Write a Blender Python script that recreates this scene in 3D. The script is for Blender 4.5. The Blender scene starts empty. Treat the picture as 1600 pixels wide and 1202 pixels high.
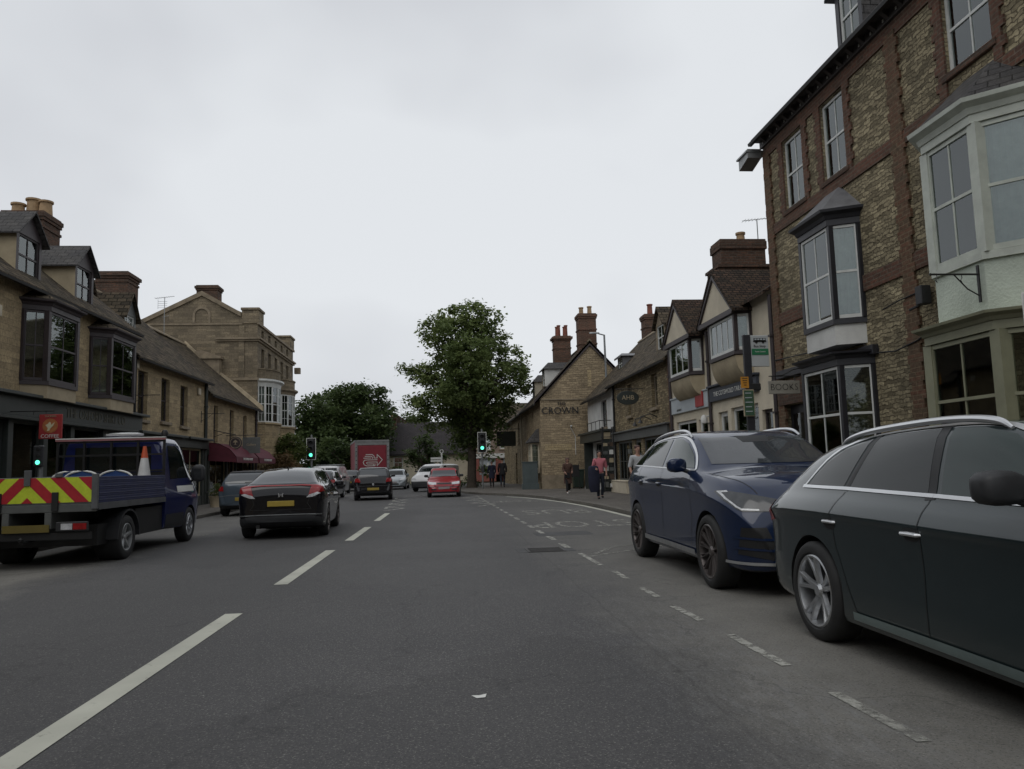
import bpy, bmesh, math, random
from mathutils import Vector, Matrix
random.seed(7)
R = math.radians
scene = bpy.context.scene
COL = scene.collection

# ---------------------------------------------------------------- camera
CAM_H = 1.33
yaw, pitch, roll = 0.09378517, 0.10707413, 0.027
fw = Vector((math.sin(yaw)*math.cos(pitch), math.cos(yaw)*math.cos(pitch), math.sin(pitch)))
rt = Vector((math.cos(yaw), -math.sin(yaw), 0))
up = rt.cross(fw)
r2 = rt*math.cos(roll) - up*math.sin(roll)
u2 = up*math.cos(roll) + rt*math.sin(roll)
cd = bpy.data.cameras.new('camera'); cam = bpy.data.objects.new('camera', cd); COL.objects.link(cam)
cam.matrix_world = Matrix(((r2.x, u2.x, -fw.x, 0), (r2.y, u2.y, -fw.y, 0), (r2.z, u2.z, -fw.z, CAM_H), (0, 0, 0, 1)))
cd.sensor_width = 36.0; cd.lens = 36.0*1200/1600
cd.clip_start = 0.05; cd.clip_end = 2000
scene.camera = cam

# ---------------------------------------------------------------- world, sun, exposure
world = bpy.data.worlds.new('World'); scene.world = world; world.use_nodes = True
wn, wl = world.node_tree.nodes, world.node_tree.links
wn.clear()
wo = wn.new('ShaderNodeOutputWorld'); bg = wn.new('ShaderNodeBackground'); wl.new(bg.outputs[0], wo.inputs[0])
sky = wn.new('ShaderNodeTexSky'); sky.sky_type = 'NISHITA'; sky.sun_disc = False
SUN_EL, SUN_ROT = R(55), R(-150)
sky.sun_elevation = SUN_EL; sky.sun_rotation = SUN_ROT; sky.air_density = 1.0; sky.dust_density = 3.0
hsv = wn.new('ShaderNodeHueSaturation'); hsv.inputs['Saturation'].default_value = 0.10; hsv.inputs['Value'].default_value = 1.0
wl.new(sky.outputs[0], hsv.inputs['Color'])
tc = wn.new('ShaderNodeTexCoord'); mp = wn.new('ShaderNodeMapping'); mp.inputs['Scale'].default_value = (1.0, 1.0, 1.5)
wl.new(tc.outputs['Generated'], mp.inputs[0])
n1 = wn.new('ShaderNodeTexNoise'); n1.inputs['Scale'].default_value = 1.5; n1.inputs['Detail'].default_value = 4; n1.inputs['Roughness'].default_value = 0.45
wl.new(mp.outputs[0], n1.inputs['Vector'])
rp = wn.new('ShaderNodeValToRGB'); rp.color_ramp.elements[0].position = 0.34; rp.color_ramp.elements[1].position = 0.62
rp.color_ramp.elements[0].color = (4.2, 4.35, 4.75, 1); rp.color_ramp.elements[1].color = (6.6, 6.85, 7.15, 1)
wl.new(n1.outputs[0], rp.inputs[0])
mx = wn.new('ShaderNodeMix'); mx.data_type = 'RGBA'; mx.inputs[0].default_value = 0.90
wl.new(hsv.outputs[0], mx.inputs[6]); wl.new(rp.outputs[0], mx.inputs[7]); wl.new(mx.outputs[2], bg.inputs[0])
bg.inputs[1].default_value = 0.121

sd = bpy.data.lights.new('sun', 'SUN'); sun = bpy.data.objects.new('sun', sd); COL.objects.link(sun)
sd.energy = 0.5; sd.angle = R(40); sd.color = (1.0, 0.97, 0.93)
sdir = Vector((math.sin(SUN_ROT)*math.cos(SUN_EL), math.cos(SUN_ROT)*math.cos(SUN_EL), math.sin(SUN_EL)))
sun.rotation_euler = sdir.to_track_quat('Z', 'Y').to_euler()
vs = scene.view_settings
vs.view_transform = 'Standard'; vs.look = 'None'; vs.exposure = 0.0; vs.gamma = 1.0; vs.use_curve_mapping = False
scene.render.engine = 'CYCLES'
scene.cycles.max_bounces = 6; scene.cycles.transparent_max_bounces = 12
scene.cycles.diffuse_bounces = 3; scene.cycles.glossy_bounces = 3

# ---------------------------------------------------------------- materials
def nm(name):
    m = bpy.data.materials.new(name); m.use_nodes = True
    return m, m.node_tree.nodes, m.node_tree.links, m.node_tree.nodes['Principled BSDF']
def c4(c): return (c[0], c[1], c[2], 1)
def flat(name, col, rough=0.6, metal=0.0, coat=0.0, spec=0.5, vary=0.18, scale=3.0, bump=0.0, bscale=60):
    m, n, l, b = nm(name)
    b.inputs['Roughness'].default_value = rough; b.inputs['Metallic'].default_value = metal
    b.inputs['Coat Weight'].default_value = coat; b.inputs['Coat Roughness'].default_value = 0.05
    b.inputs['Specular IOR Level'].default_value = spec
    if vary > 0:
        t = n.new('ShaderNodeTexCoord'); x = n.new('ShaderNodeTexNoise'); x.inputs['Scale'].default_value = scale; x.inputs['Detail'].default_value = 6
        x.inputs['Roughness'].default_value = 0.65
        l.new(t.outputs['Object'], x.inputs['Vector'])
        k = n.new('ShaderNodeValToRGB'); k.color_ramp.elements[0].position = 0.3; k.color_ramp.elements[1].position = 0.7
        k.color_ramp.elements[0].color = c4([v*(1-vary) for v in col]); k.color_ramp.elements[1].color = c4([min(1, v*(1+vary)) for v in col])
        l.new(x.outputs[0], k.inputs[0]); l.new(k.outputs[0], b.inputs['Base Color'])
        if bump:
            x2 = n.new('ShaderNodeTexNoise'); x2.inputs['Scale'].default_value = bscale; x2.inputs['Detail'].default_value = 3
            l.new(t.outputs['Object'], x2.inputs['Vector'])
            bp = n.new('ShaderNodeBump'); bp.inputs['Strength'].default_value = bump; bp.inputs['Distance'].default_value = 0.02
            l.new(x2.outputs[0], bp.inputs['Height']); l.new(bp.outputs[0], b.inputs['Normal'])
    else: b.inputs['Base Color'].default_value = c4(col)
    return m
def masonry(name, c1, c2, mortar, bw, bh, msize=0.012, warp=0.03, bump=0.6, stain=0.35, bias=0.0, rough=0.9, dark=(0.05, 0.045, 0.035), wscale=2.2, smooth=0.3):
    m, n, l, b = nm(name); b.inputs['Roughness'].default_value = rough; b.inputs['Specular IOR Level'].default_value = 0.2
    uv = n.new('ShaderNodeUVMap'); uv.uv_map = 'UVMap'
    nz = n.new('ShaderNodeTexNoise'); nz.inputs['Scale'].default_value = wscale; nz.inputs['Detail'].default_value = 3
    l.new(uv.outputs[0], nz.inputs['Vector'])
    sub = n.new('ShaderNodeVectorMath'); sub.operation = 'SUBTRACT'; sub.inputs[1].default_value = (0.5, 0.5, 0.5); l.new(nz.outputs['Color'], sub.inputs[0])
    sc = n.new('ShaderNodeVectorMath'); sc.operation = 'SCALE'; sc.inputs['Scale'].default_value = warp; l.new(sub.outputs[0], sc.inputs[0])
    ad = n.new('ShaderNodeVectorMath'); ad.operation = 'ADD'; l.new(uv.outputs[0], ad.inputs[0]); l.new(sc.outputs[0], ad.inputs[1])
    br = n.new('ShaderNodeTexBrick'); br.inputs['Scale'].default_value = 1.0; br.inputs['Brick Width'].default_value = bw; br.inputs['Row Height'].default_value = bh
    br.inputs['Mortar Size'].default_value = msize; br.inputs['Mortar Smooth'].default_value = smooth; br.inputs['Bias'].default_value = bias
    br.inputs['Color1'].default_value = c4(c1); br.inputs['Color2'].default_value = c4(c2); br.inputs['Mortar'].default_value = c4(mortar)
    l.new(ad.outputs[0], br.inputs['Vector'])
    n2 = n.new('ShaderNodeTexNoise'); n2.inputs['Scale'].default_value = 0.55; n2.inputs['Detail'].default_value = 7; n2.inputs['Roughness'].default_value = 0.7
    l.new(uv.outputs[0], n2.inputs['Vector'])
    k = n.new('ShaderNodeValToRGB'); k.color_ramp.elements[0].position = 0.42; k.color_ramp.elements[1].position = 0.72
    k.color_ramp.elements[0].color = (0, 0, 0, 1); k.color_ramp.elements[1].color = (stain, stain, stain, 1); l.new(n2.outputs[0], k.inputs[0])
    n3 = n.new('ShaderNodeTexNoise'); n3.inputs['Scale'].default_value = 14; n3.inputs['Detail'].default_value = 5; n3.inputs['Roughness'].default_value = 0.7; l.new(uv.outputs[0], n3.inputs['Vector'])
    mr = n.new('ShaderNodeMapRange'); mr.inputs[1].default_value = 0.3; mr.inputs[2].default_value = 0.7; mr.inputs[3].default_value = 0.60; mr.inputs[4].default_value = 1.30; l.new(n3.outputs[0], mr.inputs[0])
    mu = n.new('ShaderNodeVectorMath'); mu.operation = 'SCALE'; l.new(br.outputs['Color'], mu.inputs[0]); l.new(mr.outputs[0], mu.inputs['Scale'])
    mix = n.new('ShaderNodeMix'); mix.data_type = 'RGBA'; l.new(k.outputs[0], mix.inputs[0]); l.new(mu.outputs[0], mix.inputs[6]); mix.inputs[7].default_value = c4(dark)
    l.new(mix.outputs[2], b.inputs['Base Color'])
    inv = n.new('ShaderNodeMath'); inv.operation = 'MULTIPLY_ADD'; inv.inputs[1].default_value = -1.0; l.new(br.outputs['Fac'], inv.inputs[0])
    l.new(n3.outputs[0], inv.inputs[2])
    bp = n.new('ShaderNodeBump'); bp.inputs['Strength'].default_value = bump; bp.inputs['Distance'].default_value = 0.03
    l.new(inv.outputs[0], bp.inputs['Height']); l.new(bp.outputs[0], b.inputs['Normal'])
    return m
def glassmat(name, tint=(0.75, 0.8, 0.78), rough=0.02, ior=1.5, extra=0.0):
    m, n, l, b = nm(name); n.remove(b)
    o = n['Material Output']; t = n.new('ShaderNodeBsdfTransparent'); t.inputs[0].default_value = c4(tint)
    g = n.new('ShaderNodeBsdfGlossy'); g.inputs['Roughness'].default_value = rough; g.inputs['Color'].default_value = (0.9, 0.95, 0.95, 1)
    f = n.new('ShaderNodeFresnel'); f.inputs[0].default_value = ior
    mx = n.new('ShaderNodeMixShader')
    if extra:
        a = n.new('ShaderNodeMath'); a.operation = 'ADD'; a.use_clamp = True; a.inputs[1].default_value = extra; l.new(f.outputs[0], a.inputs[0]); l.new(a.outputs[0], mx.inputs[0])
    else: l.new(f.outputs[0], mx.inputs[0])
    # old panes are never quite flat
    tcn = n.new('ShaderNodeTexCoord'); nz = n.new('ShaderNodeTexNoise'); nz.inputs['Scale'].default_value = 1.6; l.new(tcn.outputs['Object'], nz.inputs['Vector'])
    bp = n.new('ShaderNodeBump'); bp.inputs['Strength'].default_value = 0.06; l.new(nz.outputs[0], bp.inputs['Height']); l.new(bp.outputs[0], g.inputs['Normal'])
    l.new(t.outputs[0], mx.inputs[1]); l.new(g.outputs[0], mx.inputs[2]); l.new(mx.outputs[0], o.inputs[0])
    return m
def paint(name, col, metal=0.3, rough=0.35, flake=0.1):
    m, n, l, b = nm(name)
    b.inputs['Metallic'].default_value = metal*.5; b.inputs['Roughness'].default_value = rough; b.inputs['Specular IOR Level'].default_value = 0.08
    b.inputs['Coat Weight'].default_value = 1.0; b.inputs['Coat Roughness'].default_value = 0.03
    t = n.new('ShaderNodeTexCoord'); x = n.new('ShaderNodeTexNoise'); x.inputs['Scale'].default_value = 2.0; x.inputs['Detail'].default_value = 8
    l.new(t.outputs['Object'], x.inputs['Vector'])
    # a film of road dust, heavier low on the body
    sp = n.new('ShaderNodeSeparateXYZ'); l.new(t.outputs['Object'], sp.inputs[0])
    mr = n.new('ShaderNodeMapRange'); mr.inputs[1].default_value = 0.15; mr.inputs[2].default_value = 0.75; mr.inputs[3].default_value = 0.09; mr.inputs[4].default_value = 0.0; l.new(sp.outputs[2], mr.inputs[0])
    mm = n.new('ShaderNodeMath'); mm.operation = 'MULTIPLY'; l.new(mr.outputs[0], mm.inputs[0]); l.new(x.outputs[0], mm.inputs[1])
    mix = n.new('ShaderNodeMix'); mix.data_type = 'RGBA'; l.new(mm.outputs[0], mix.inputs[0]); mix.inputs[6].default_value = c4(col); mix.inputs[7].default_value = (0.16, 0.145, 0.125, 1)
    l.new(mix.outputs[2], b.inputs['Base Color'])
    ma = n.new('ShaderNodeMath'); ma.operation = 'MULTIPLY_ADD'; ma.inputs[1].default_value = 0.5; ma.inputs[2].default_value = 0.02; l.new(mm.outputs[0], ma.inputs[0]); l.new(ma.outputs[0], b.inputs['Coat Roughness'])
    return m
def emit(name, col, s):
    m, n, l, b = nm(name); b.inputs['Base Color'].default_value = c4(col); b.inputs['Emission Color'].default_value = c4(col); b.inputs['Emission Strength'].default_value = s
    return m
def worn(name, col, thr, soft=0.12, scale=7.0, rough=0.7):
    m, n, l, b = nm(name); b.inputs['Roughness'].default_value = rough
    t = n.new('ShaderNodeTexCoord'); x = n.new('ShaderNodeTexNoise'); x.inputs['Scale'].default_value = scale; x.inputs['Detail'].default_value = 10; x.inputs['Roughness'].default_value = 0.75
    l.new(t.outputs['Object'], x.inputs['Vector'])
    y = n.new('ShaderNodeTexNoise'); y.inputs['Scale'].default_value = 1.5; y.inputs['Detail'].default_value = 5; l.new(t.outputs['Object'], y.inputs['Vector'])
    k = n.new('ShaderNodeValToRGB'); k.color_ramp.elements[0].color = c4([v*0.72 for v in col]); k.color_ramp.elements[1].color = c4(col); k.color_ramp.elements[0].position = 0.3; k.color_ramp.elements[1].position = 0.7
    l.new(y.outputs[0], k.inputs[0]); l.new(k.outputs[0], b.inputs['Base Color'])
    mr = n.new('ShaderNodeMapRange'); mr.inputs[1].default_value = thr-soft; mr.inputs[2].default_value = thr+soft; l.new(x.outputs[0], mr.inputs[0])
    tr = n.new('ShaderNodeBsdfTransparent'); ms = n.new('ShaderNodeMixShader'); l.new(mr.outputs[0], ms.inputs[0]); l.new(tr.outputs[0], ms.inputs[1]); l.new(b.outputs[0], ms.inputs[2])
    l.new(ms.outputs[0], n['Material Output'].inputs[0])
    return m
def leafmat(name, c1, c2, c3, scale=0.45):
    m, n, l, b = nm(name); b.inputs['Roughness'].default_value = 0.55; b.inputs['Specular IOR Level'].default_value = 0.3
    g = n.new('ShaderNodeNewGeometry'); t = n.new('ShaderNodeTexCoord'); x = n.new('ShaderNodeTexNoise'); x.inputs['Scale'].default_value = scale; x.inputs['Detail'].default_value = 4
    l.new(t.outputs['Object'], x.inputs['Vector'])
    a = n.new('ShaderNodeMath'); a.operation = 'MULTIPLY_ADD'; a.inputs[1].default_value = 0.42; l.new(g.outputs['Random Per Island'], a.inputs[0])
    s = n.new('ShaderNodeMath'); s.operation = 'MULTIPLY_ADD'; s.inputs[1].default_value = 1.7; s.inputs[2].default_value = -0.55; l.new(x.outputs[0], s.inputs[0]); l.new(s.outputs[0], a.inputs[2])
    k = n.new('ShaderNodeValToRGB'); k.color_ramp.elements[0].color = c4(c1); k.color_ramp.elements[1].color = c4(c3)
    e = k.color_ramp.elements.new(0.5); e.color = c4(c2)
    l.new(a.outputs[0], k.inputs[0]); l.new(k.outputs[0], b.inputs['Base Color'])
    b.inputs['Transmission Weight'].default_value = 0.0
    tl = n.new('ShaderNodeBsdfTranslucent'); l.new(k.outputs[0], tl.inputs[0]); ms = n.new('ShaderNodeMixShader'); ms.inputs[0].default_value = 0.45
    l.new(b.outputs[0], ms.inputs[1]); l.new(tl.outputs[0], ms.inputs[2]); l.new(ms.outputs[0], n['Material Output'].inputs[0])
    return m

M = {}
M['rubble'] = masonry('rubble_stone', (0.40, 0.32, 0.19), (0.16, 0.125, 0.075), (0.15, 0.125, 0.085), 0.24, 0.085, 0.010, warp=0.12, bump=1.0, stain=0.45, wscale=4.0)
M['rubble_crown'] = masonry('coursed_cotswold_stone', (0.50, 0.395, 0.255), (0.31, 0.245, 0.16), (0.27, 0.215, 0.145), 0.33, 0.125, 0.010, warp=0.17, bump=0.8, stain=0.45, wscale=2.6, smooth=0.7)
M['rubble_tall'] = masonry('rough_ironstone_rubble', (0.47, 0.40, 0.255), (0.18, 0.15, 0.095), (0.21, 0.175, 0.115), 0.21, 0.070, 0.010, warp=0.13, bump=1.0, stain=0.6, wscale=7.0, smooth=0.8)
M['ashlar'] = masonry('golden_ashlar', (0.46, 0.36, 0.215), (0.30, 0.235, 0.145), (0.26, 0.205, 0.13), 0.42, 0.15, 0.006, warp=0.015, bump=0.3, stain=0.4, dark=(0.16, 0.13, 0.085))
M['ashlar_grey'] = masonry('weathered_ashlar', (0.30, 0.245, 0.165), (0.17, 0.14, 0.10), (0.14, 0.115, 0.085), 0.5, 0.17, 0.007, warp=0.02, bump=0.4, stain=0.75, dark=(0.10, 0.085, 0.06))
M['stone_trim'] = flat('worn_stone_trim', (0.24, 0.195, 0.135), 0.9, vary=0.35, scale=2.5, bump=0.3)
M['stone_pale'] = flat('pale_limestone', (0.42, 0.345, 0.235), 0.9, vary=0.3, scale=2, bump=0.3)
M['brick'] = masonry('red_brick', (0.175, 0.085, 0.058), (0.105, 0.062, 0.046), (0.15, 0.12, 0.09), 0.225, 0.075, 0.010, warp=0.008, bump=0.4, stain=0.45)
M['brick_dark'] = masonry('sooty_brick', (0.155, 0.085, 0.058), (0.085, 0.056, 0.043), (0.12, 0.10, 0.08), 0.225, 0.075, 0.010, warp=0.01, bump=0.5, stain=0.75, dark=(0.035, 0.03, 0.025))
M['brick_mix'] = masonry('chequered_brick', (0.165, 0.085, 0.055), (0.12, 0.085, 0.055), (0.19, 0.14, 0.09), 0.225, 0.075, 0.010, warp=0.01, bump=0.4, stain=0.4)
M['stone_slate'] = masonry('stone_slate_roof', (0.135, 0.105, 0.072), (0.040, 0.033, 0.026), (0.010, 0.009, 0.008), 0.30, 0.17, 0.018, warp=0.03, bump=1.0, stain=0.55, dark=(0.085, 0.075, 0.045), smooth=0.6)
M['slate'] = masonry('grey_slate_roof', (0.095, 0.09, 0.088), (0.06, 0.058, 0.06), (0.018, 0.018, 0.018), 0.28, 0.17, 0.010, warp=0.01, bump=0.8, stain=0.4, dark=(0.07, 0.065, 0.05), rough=0.65, smooth=0.6)
M['clay_tile'] = masonry('brown_clay_tile', (0.105, 0.064, 0.044), (0.038, 0.028, 0.022), (0.010, 0.009, 0.008), 0.17, 0.11, 0.016, warp=0.02, bump=1.0, stain=0.5, dark=(0.055, 0.05, 0.03), smooth=0.6)
M['lead'] = flat('weathered_lead', (0.13, 0.13, 0.135), 0.5, vary=0.3, scale=4, bump=0.2, bscale=15)
M['render_cream'] = flat('cream_render', (0.56, 0.50, 0.385), 0.85, vary=0.14, scale=1.6, bump=0.35, bscale=40)
M['render_white'] = flat('white_render', (0.60, 0.60, 0.57), 0.85, vary=0.16, scale=1.4, bump=0.3, bscale=35)
M['soffit'] = flat('tan_plaster', (0.36, 0.30, 0.20), 0.85, vary=0.2, scale=2)  # tan plaster tone, shared by cheeks, frames and lettering
M['pot'] = flat('buff_chimney_pot', (0.33, 0.225, 0.125), 0.85, vary=0.3, scale=4)
M['pot_red'] = flat('red_chimney_pot', (0.20, 0.07, 0.045), 0.85, vary=0.3, scale=4)
M['white_paint'] = flat('white_joinery', (0.62, 0.63, 0.60), 0.5, vary=0.12, scale=6)
M['green_white'] = flat('pale_green_joinery', (0.50, 0.53, 0.465), 0.55, vary=0.16, scale=3, bump=0.15)
M['green_render'] = flat('pale_green_render', (0.50, 0.555, 0.47), 0.8, vary=0.16, scale=1.5, bump=0.5, bscale=30)
M['olive'] = flat('olive_shop_joinery', (0.25, 0.25, 0.165), 0.55, vary=0.14, scale=3)
M['black_paint'] = flat('black_joinery', (0.022, 0.022, 0.027), 0.45, vary=0.25, scale=5)
M['dark_brown'] = flat('dark_purple_brown_joinery', (0.042, 0.032, 0.034), 0.5, vary=0.2, scale=5)
M['grey_wood'] = flat('grey_joinery', (0.10, 0.105, 0.10), 0.5, vary=0.2, scale=5)
M['dark_green'] = flat('dark_green_shopfront', (0.028, 0.034, 0.03), 0.45, vary=0.25, scale=4)
M['navy'] = flat('slate_blue_fascia', (0.035, 0.042, 0.058), 0.5, vary=0.12, scale=4)
M['pale_sign'] = flat('pale_grey_sign', (0.42, 0.46, 0.48), 0.5, vary=0.08, scale=4)
M['red_sign'] = flat('red_sign', (0.36, 0.035, 0.035), 0.5, vary=0.1)
M['maroon'] = flat('maroon_canvas', (0.10, 0.016, 0.028), 0.8, vary=0.25, scale=3)
M['iron'] = flat('black_iron', (0.02, 0.02, 0.02), 0.5, vary=0.2)
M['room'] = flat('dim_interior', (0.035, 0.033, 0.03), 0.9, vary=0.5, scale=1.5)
M['curtain'] = flat('pale_curtain', (0.52, 0.53, 0.52), 0.9, vary=0.15, scale=8)
M['blind'] = flat('white_blind', (0.62, 0.63, 0.60), 0.8, vary=0.08, scale=8)
M['glass'] = glassmat('window_glass', extra=0.08)
M['glass_shop'] = glassmat('shop_glass', (0.85, 0.88, 0.85), extra=0.02)
M['black'] = flat('matt_black', (0.012, 0.012, 0.012), 0.6, vary=0.2)
M['plastic'] = flat('black_plastic', (0.025, 0.026, 0.028), 0.55, vary=0.15)
M['grey_metal'] = flat('grey_metal', (0.22, 0.23, 0.23), 0.5, metal=0.5, vary=0.2)
M['steel'] = flat('galvanised_steel', (0.30, 0.31, 0.31), 0.5, metal=0.6, vary=0.2)
M['wood'] = flat('dark_wood', (0.07, 0.045, 0.03), 0.7, vary=0.3)
M['bark'] = flat('bark', (0.06, 0.048, 0.036), 0.95, vary=0.4, scale=6, bump=0.8, bscale=12)
M['lamp'] = emit('warm_lamp', (1.0, 0.9, 0.7), 12)
M['white_text'] = flat('white_lettering', (0.66, 0.66, 0.62), 0.5, vary=0.05)
M['black_text'] = flat('black_lettering', (0.02, 0.018, 0.016), 0.6, vary=0.05)

# ---------------------------------------------------------------- mesh builder
ZUP = Vector((0, 0, 1))
def add_uv(me):
    uvl = me.uv_layers.new(name='UVMap') if not me.uv_layers else me.uv_layers[0]
    vs_ = me.vertices; data = uvl.data
    for p in me.polygons:
        nrm = p.normal
        if abs(nrm.z) > 0.98: u, v = Vector((1, 0, 0)), Vector((0, 1, 0))
        else:
            u = ZUP.cross(nrm).normalized(); v = nrm.cross(u)
            if v.z < 0: v = -v
        for li in p.loop_indices:
            co = vs_[me.loops[li].vertex_index].co
            data[li].uv = (co.dot(u), co.dot(v))
class MB:
    def __init__(s, O=(0, 0, 0), u=(1, 0, 0), n=(0, -1, 0)):
        """local frame: x along u, y along n (outward), z up"""
        s.v = []; s.f = []; s.m = []; s.mi = 0
        s.frame(O, u, n)
    def frame(s, O=(0, 0, 0), u=(1, 0, 0), n=(0, -1, 0)):
        s.O = Vector(O); s.u = Vector(u); s.n = Vector(n); s.id = (tuple(O) == (0, 0, 0) and tuple(u) == (1, 0, 0) and tuple(n) == (0, 1, 0))
        s.flip = s.u.cross(s.n).z < 0
        return s
    def P(s, p): return s.O + s.u*p[0] + s.n*p[1] + ZUP*p[2]
    def poly(s, pts):
        i = len(s.v); s.v += [s.P(p) for p in pts]
        idx = list(range(i, i+len(pts)))
        if s.flip: idx.reverse()
        s.f.append(idx); s.m.append(s.mi)
    def box(s, x0, x1, y0, y1, z0, z1):
        if x0 > x1: x0, x1 = x1, x0
        if y0 > y1: y0, y1 = y1, y0
        if z0 > z1: z0, z1 = z1, z0
        i = len(s.v)
        s.v += [s.P(p) for p in ((x0, y0, z0), (x1, y0, z0), (x1, y1, z0), (x0, y1, z0), (x0, y0, z1), (x1, y0, z1), (x1, y1, z1), (x0, y1, z1))]
        for q in ((0, 3, 2, 1), (4, 5, 6, 7), (0, 1, 5, 4), (1, 2, 6, 5), (2, 3, 7, 6), (3, 0, 4, 7)):
            q = [i+k for k in q]
            if s.flip: q.reverse()
            s.f.append(q); s.m.append(s.mi)
        return s
    def loft(s, rings, cap=True, closed=True):
        """rings: lists of equal-length points (ccw seen from the end)"""
        i0 = len(s.v); k = len(rings[0])
        for r in rings: s.v += [s.P(p) for p in r]
        for a in range(len(rings)-1):
            for b in range(k if closed else k-1):
                q = [i0+a*k+b, i0+a*k+(b+1) % k, i0+(a+1)*k+(b+1) % k, i0+(a+1)*k+b]
                if s.flip: q.reverse()
                s.f.append(q); s.m.append(s.mi)
        if cap:
            q = [i0+b for b in range(k)][::-1]; q2 = [i0+(len(rings)-1)*k+b for b in range(k)]
            if s.flip: q.reverse(); q2.reverse()
            s.f += [q, q2]; s.m += [s.mi, s.mi]
        return s
    def prism(s, pts, d):
        """polygon pts swept by vector d"""
        return s.loft([pts, [tuple(p[i]+d[i] for i in range(3)) for p in pts]])
    def tube(s, path, r, k=8, cap=True):
        rings = []; path = [Vector(p) for p in path]
        rr = r if isinstance(r, (list, tuple)) else [r]*len(path)
        ref = None
        for i, p in enumerate(path):
            d = (path[min(i+1, len(path)-1)] - path[max(i-1, 0)]).normalized()
            if ref is None: ref = Vector((0, 0, 1)) if abs(d.z) < 0.9 else Vector((1, 0, 0))
            a = d.cross(ref).normalized(); b = d.cross(a).normalized()
            rings.append([tuple(p + (a*math.cos(2*math.pi*j/k) - b*math.sin(2*math.pi*j/k))*rr[i]) for j in range(k)])
        return s.loft(rings, cap)
    def lathe(s, c, prof, k=16, axis='z', cap=False):
        rings = []
        for (r, h) in prof:
            ring = []
            for j in range(k):
                a = 2*math.pi*j/k; ca, sa = math.cos(a)*r, math.sin(a)*r
                ring.append((c[0]+ca, c[1]+sa, c[2]+h) if axis == 'z' else ((c[0]+h, c[1]+ca, c[2]+sa) if axis == 'x' else (c[0]+sa, c[1]+h, c[2]+ca)))
            rings.append(ring)
        return s.loft(rings, cap)
    def build(s, name, mats, parent=None, bevel=0, smooth=False, seg=1, noflip=True):
        me = bpy.data.meshes.new(name)
        off = Vector((0, 0, 0))
        if parent is not None:
            off = parent.get('_w', None); off = Vector(off) if off is not None else Vector((0, 0, 0))
        me.from_pydata([v-off for v in s.v], [], s.f)
        if not isinstance(mats, (list, tuple)): mats = [mats]
        for m in mats: me.materials.append(M[m] if isinstance(m, str) else m)
        for p, k in zip(me.polygons, s.m): p.material_index = k
        me.validate(); me.update()
        bm = bmesh.new(); bm.from_mesh(me); bmesh.ops.recalc_face_normals(bm, faces=bm.faces) if noflip else None; bm.to_mesh(me); bm.free()
        add_uv(me)
        if smooth:
            for p in me.polygons: p.use_smooth = True
            me.set_sharp_from_angle(angle=R(40))
        o = bpy.data.objects.new(name, me); COL.objects.link(o)
        if parent is not None:
            o.parent = parent
            if '_w' in parent: WOFF[o.name] = 1; o['_w'] = parent['_w']
        if bevel:
            b = o.modifiers.new('bevel', 'BEVEL'); b.width = bevel; b.segments = seg; b.limit_method = 'ANGLE'; b.angle_limit = R(40)
        return o
WOFF = {}
def tag(o, label=None, cat=None, group=None, kind=None):
    if label: o['label'] = label
    if cat: o['category'] = cat
    if group: o['group'] = group
    if kind: o['kind'] = kind
    return o
def thing(name, label, cat, loc=(0, 0, 0), rz=0.0, group=None, world=True):
    """Empty at the base of a thing. world=True: its parts are modelled in world coordinates"""
    o = bpy.data.objects.new(name, None); COL.objects.link(o); o.empty_display_size = 0.3
    o.location = loc; o.rotation_euler = (0, 0, rz)
    if world: o['_w'] = tuple(loc)
    return tag(o, label, cat, group)
def single(mb, name, mats, label, cat, loc, group=None, **kw):
    """a thing that is one mesh, its origin at loc"""
    d = {'_w': tuple(loc)}
    class PP(dict): pass
    off = Vector(loc); mb.v = [v-off for v in mb.v]
    o = mb.build(name, mats, None, **kw); o.location = loc
    return tag(o, label, cat, group)
def text_mesh(name, body, size, mats, O, u, vdir, parent=None, extrude=0.004, align='CENTER', sx=1.0, shear=0.0, off=0.0):
    cu = bpy.data.curves.new(name, 'FONT'); cu.body = body; cu.size = size; cu.extrude = extrude; cu.align_x = align; cu.align_y = 'CENTER'; cu.shear = shear; cu.offset = off
    cu.resolution_u = 3
    t = bpy.data.objects.new('tmp', cu); COL.objects.link(t)
    dg = bpy.context.evaluated_depsgraph_get(); me = bpy.data.meshes.new_from_object(t.evaluated_get(dg))
    bpy.data.objects.remove(t); me.name = name
    u = Vector(u).normalized(); v = Vector(vdir).normalized(); n = u.cross(v)
    offw = Vector(parent['_w']) if (parent is not None and '_w' in parent) else Vector((0, 0, 0))
    O = Vector(O)
    for vt in me.vertices: vt.co = O - offw + u*vt.co.x*sx + v*vt.co.y + n*vt.co.z
    me.materials.clear(); me.materials.append(M[mats] if isinstance(mats, str) else mats)
    o = bpy.data.objects.new(name, me); COL.objects.link(o)
    if parent is not None: o.parent = parent
    return o
# ================================================================ setting
GX = 900
mb = MB(n=(0, 1, 0)); mb.poly([(-GX, -GX, 0), (GX, -GX, 0), (GX, GX, 0), (-GX, GX, 0)])
M['earth'] = flat('dull_ground', (0.08, 0.078, 0.065), 0.95, vary=0.3, scale=0.2)
tag(mb.build('ground', 'earth'), kind='structure')

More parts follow.
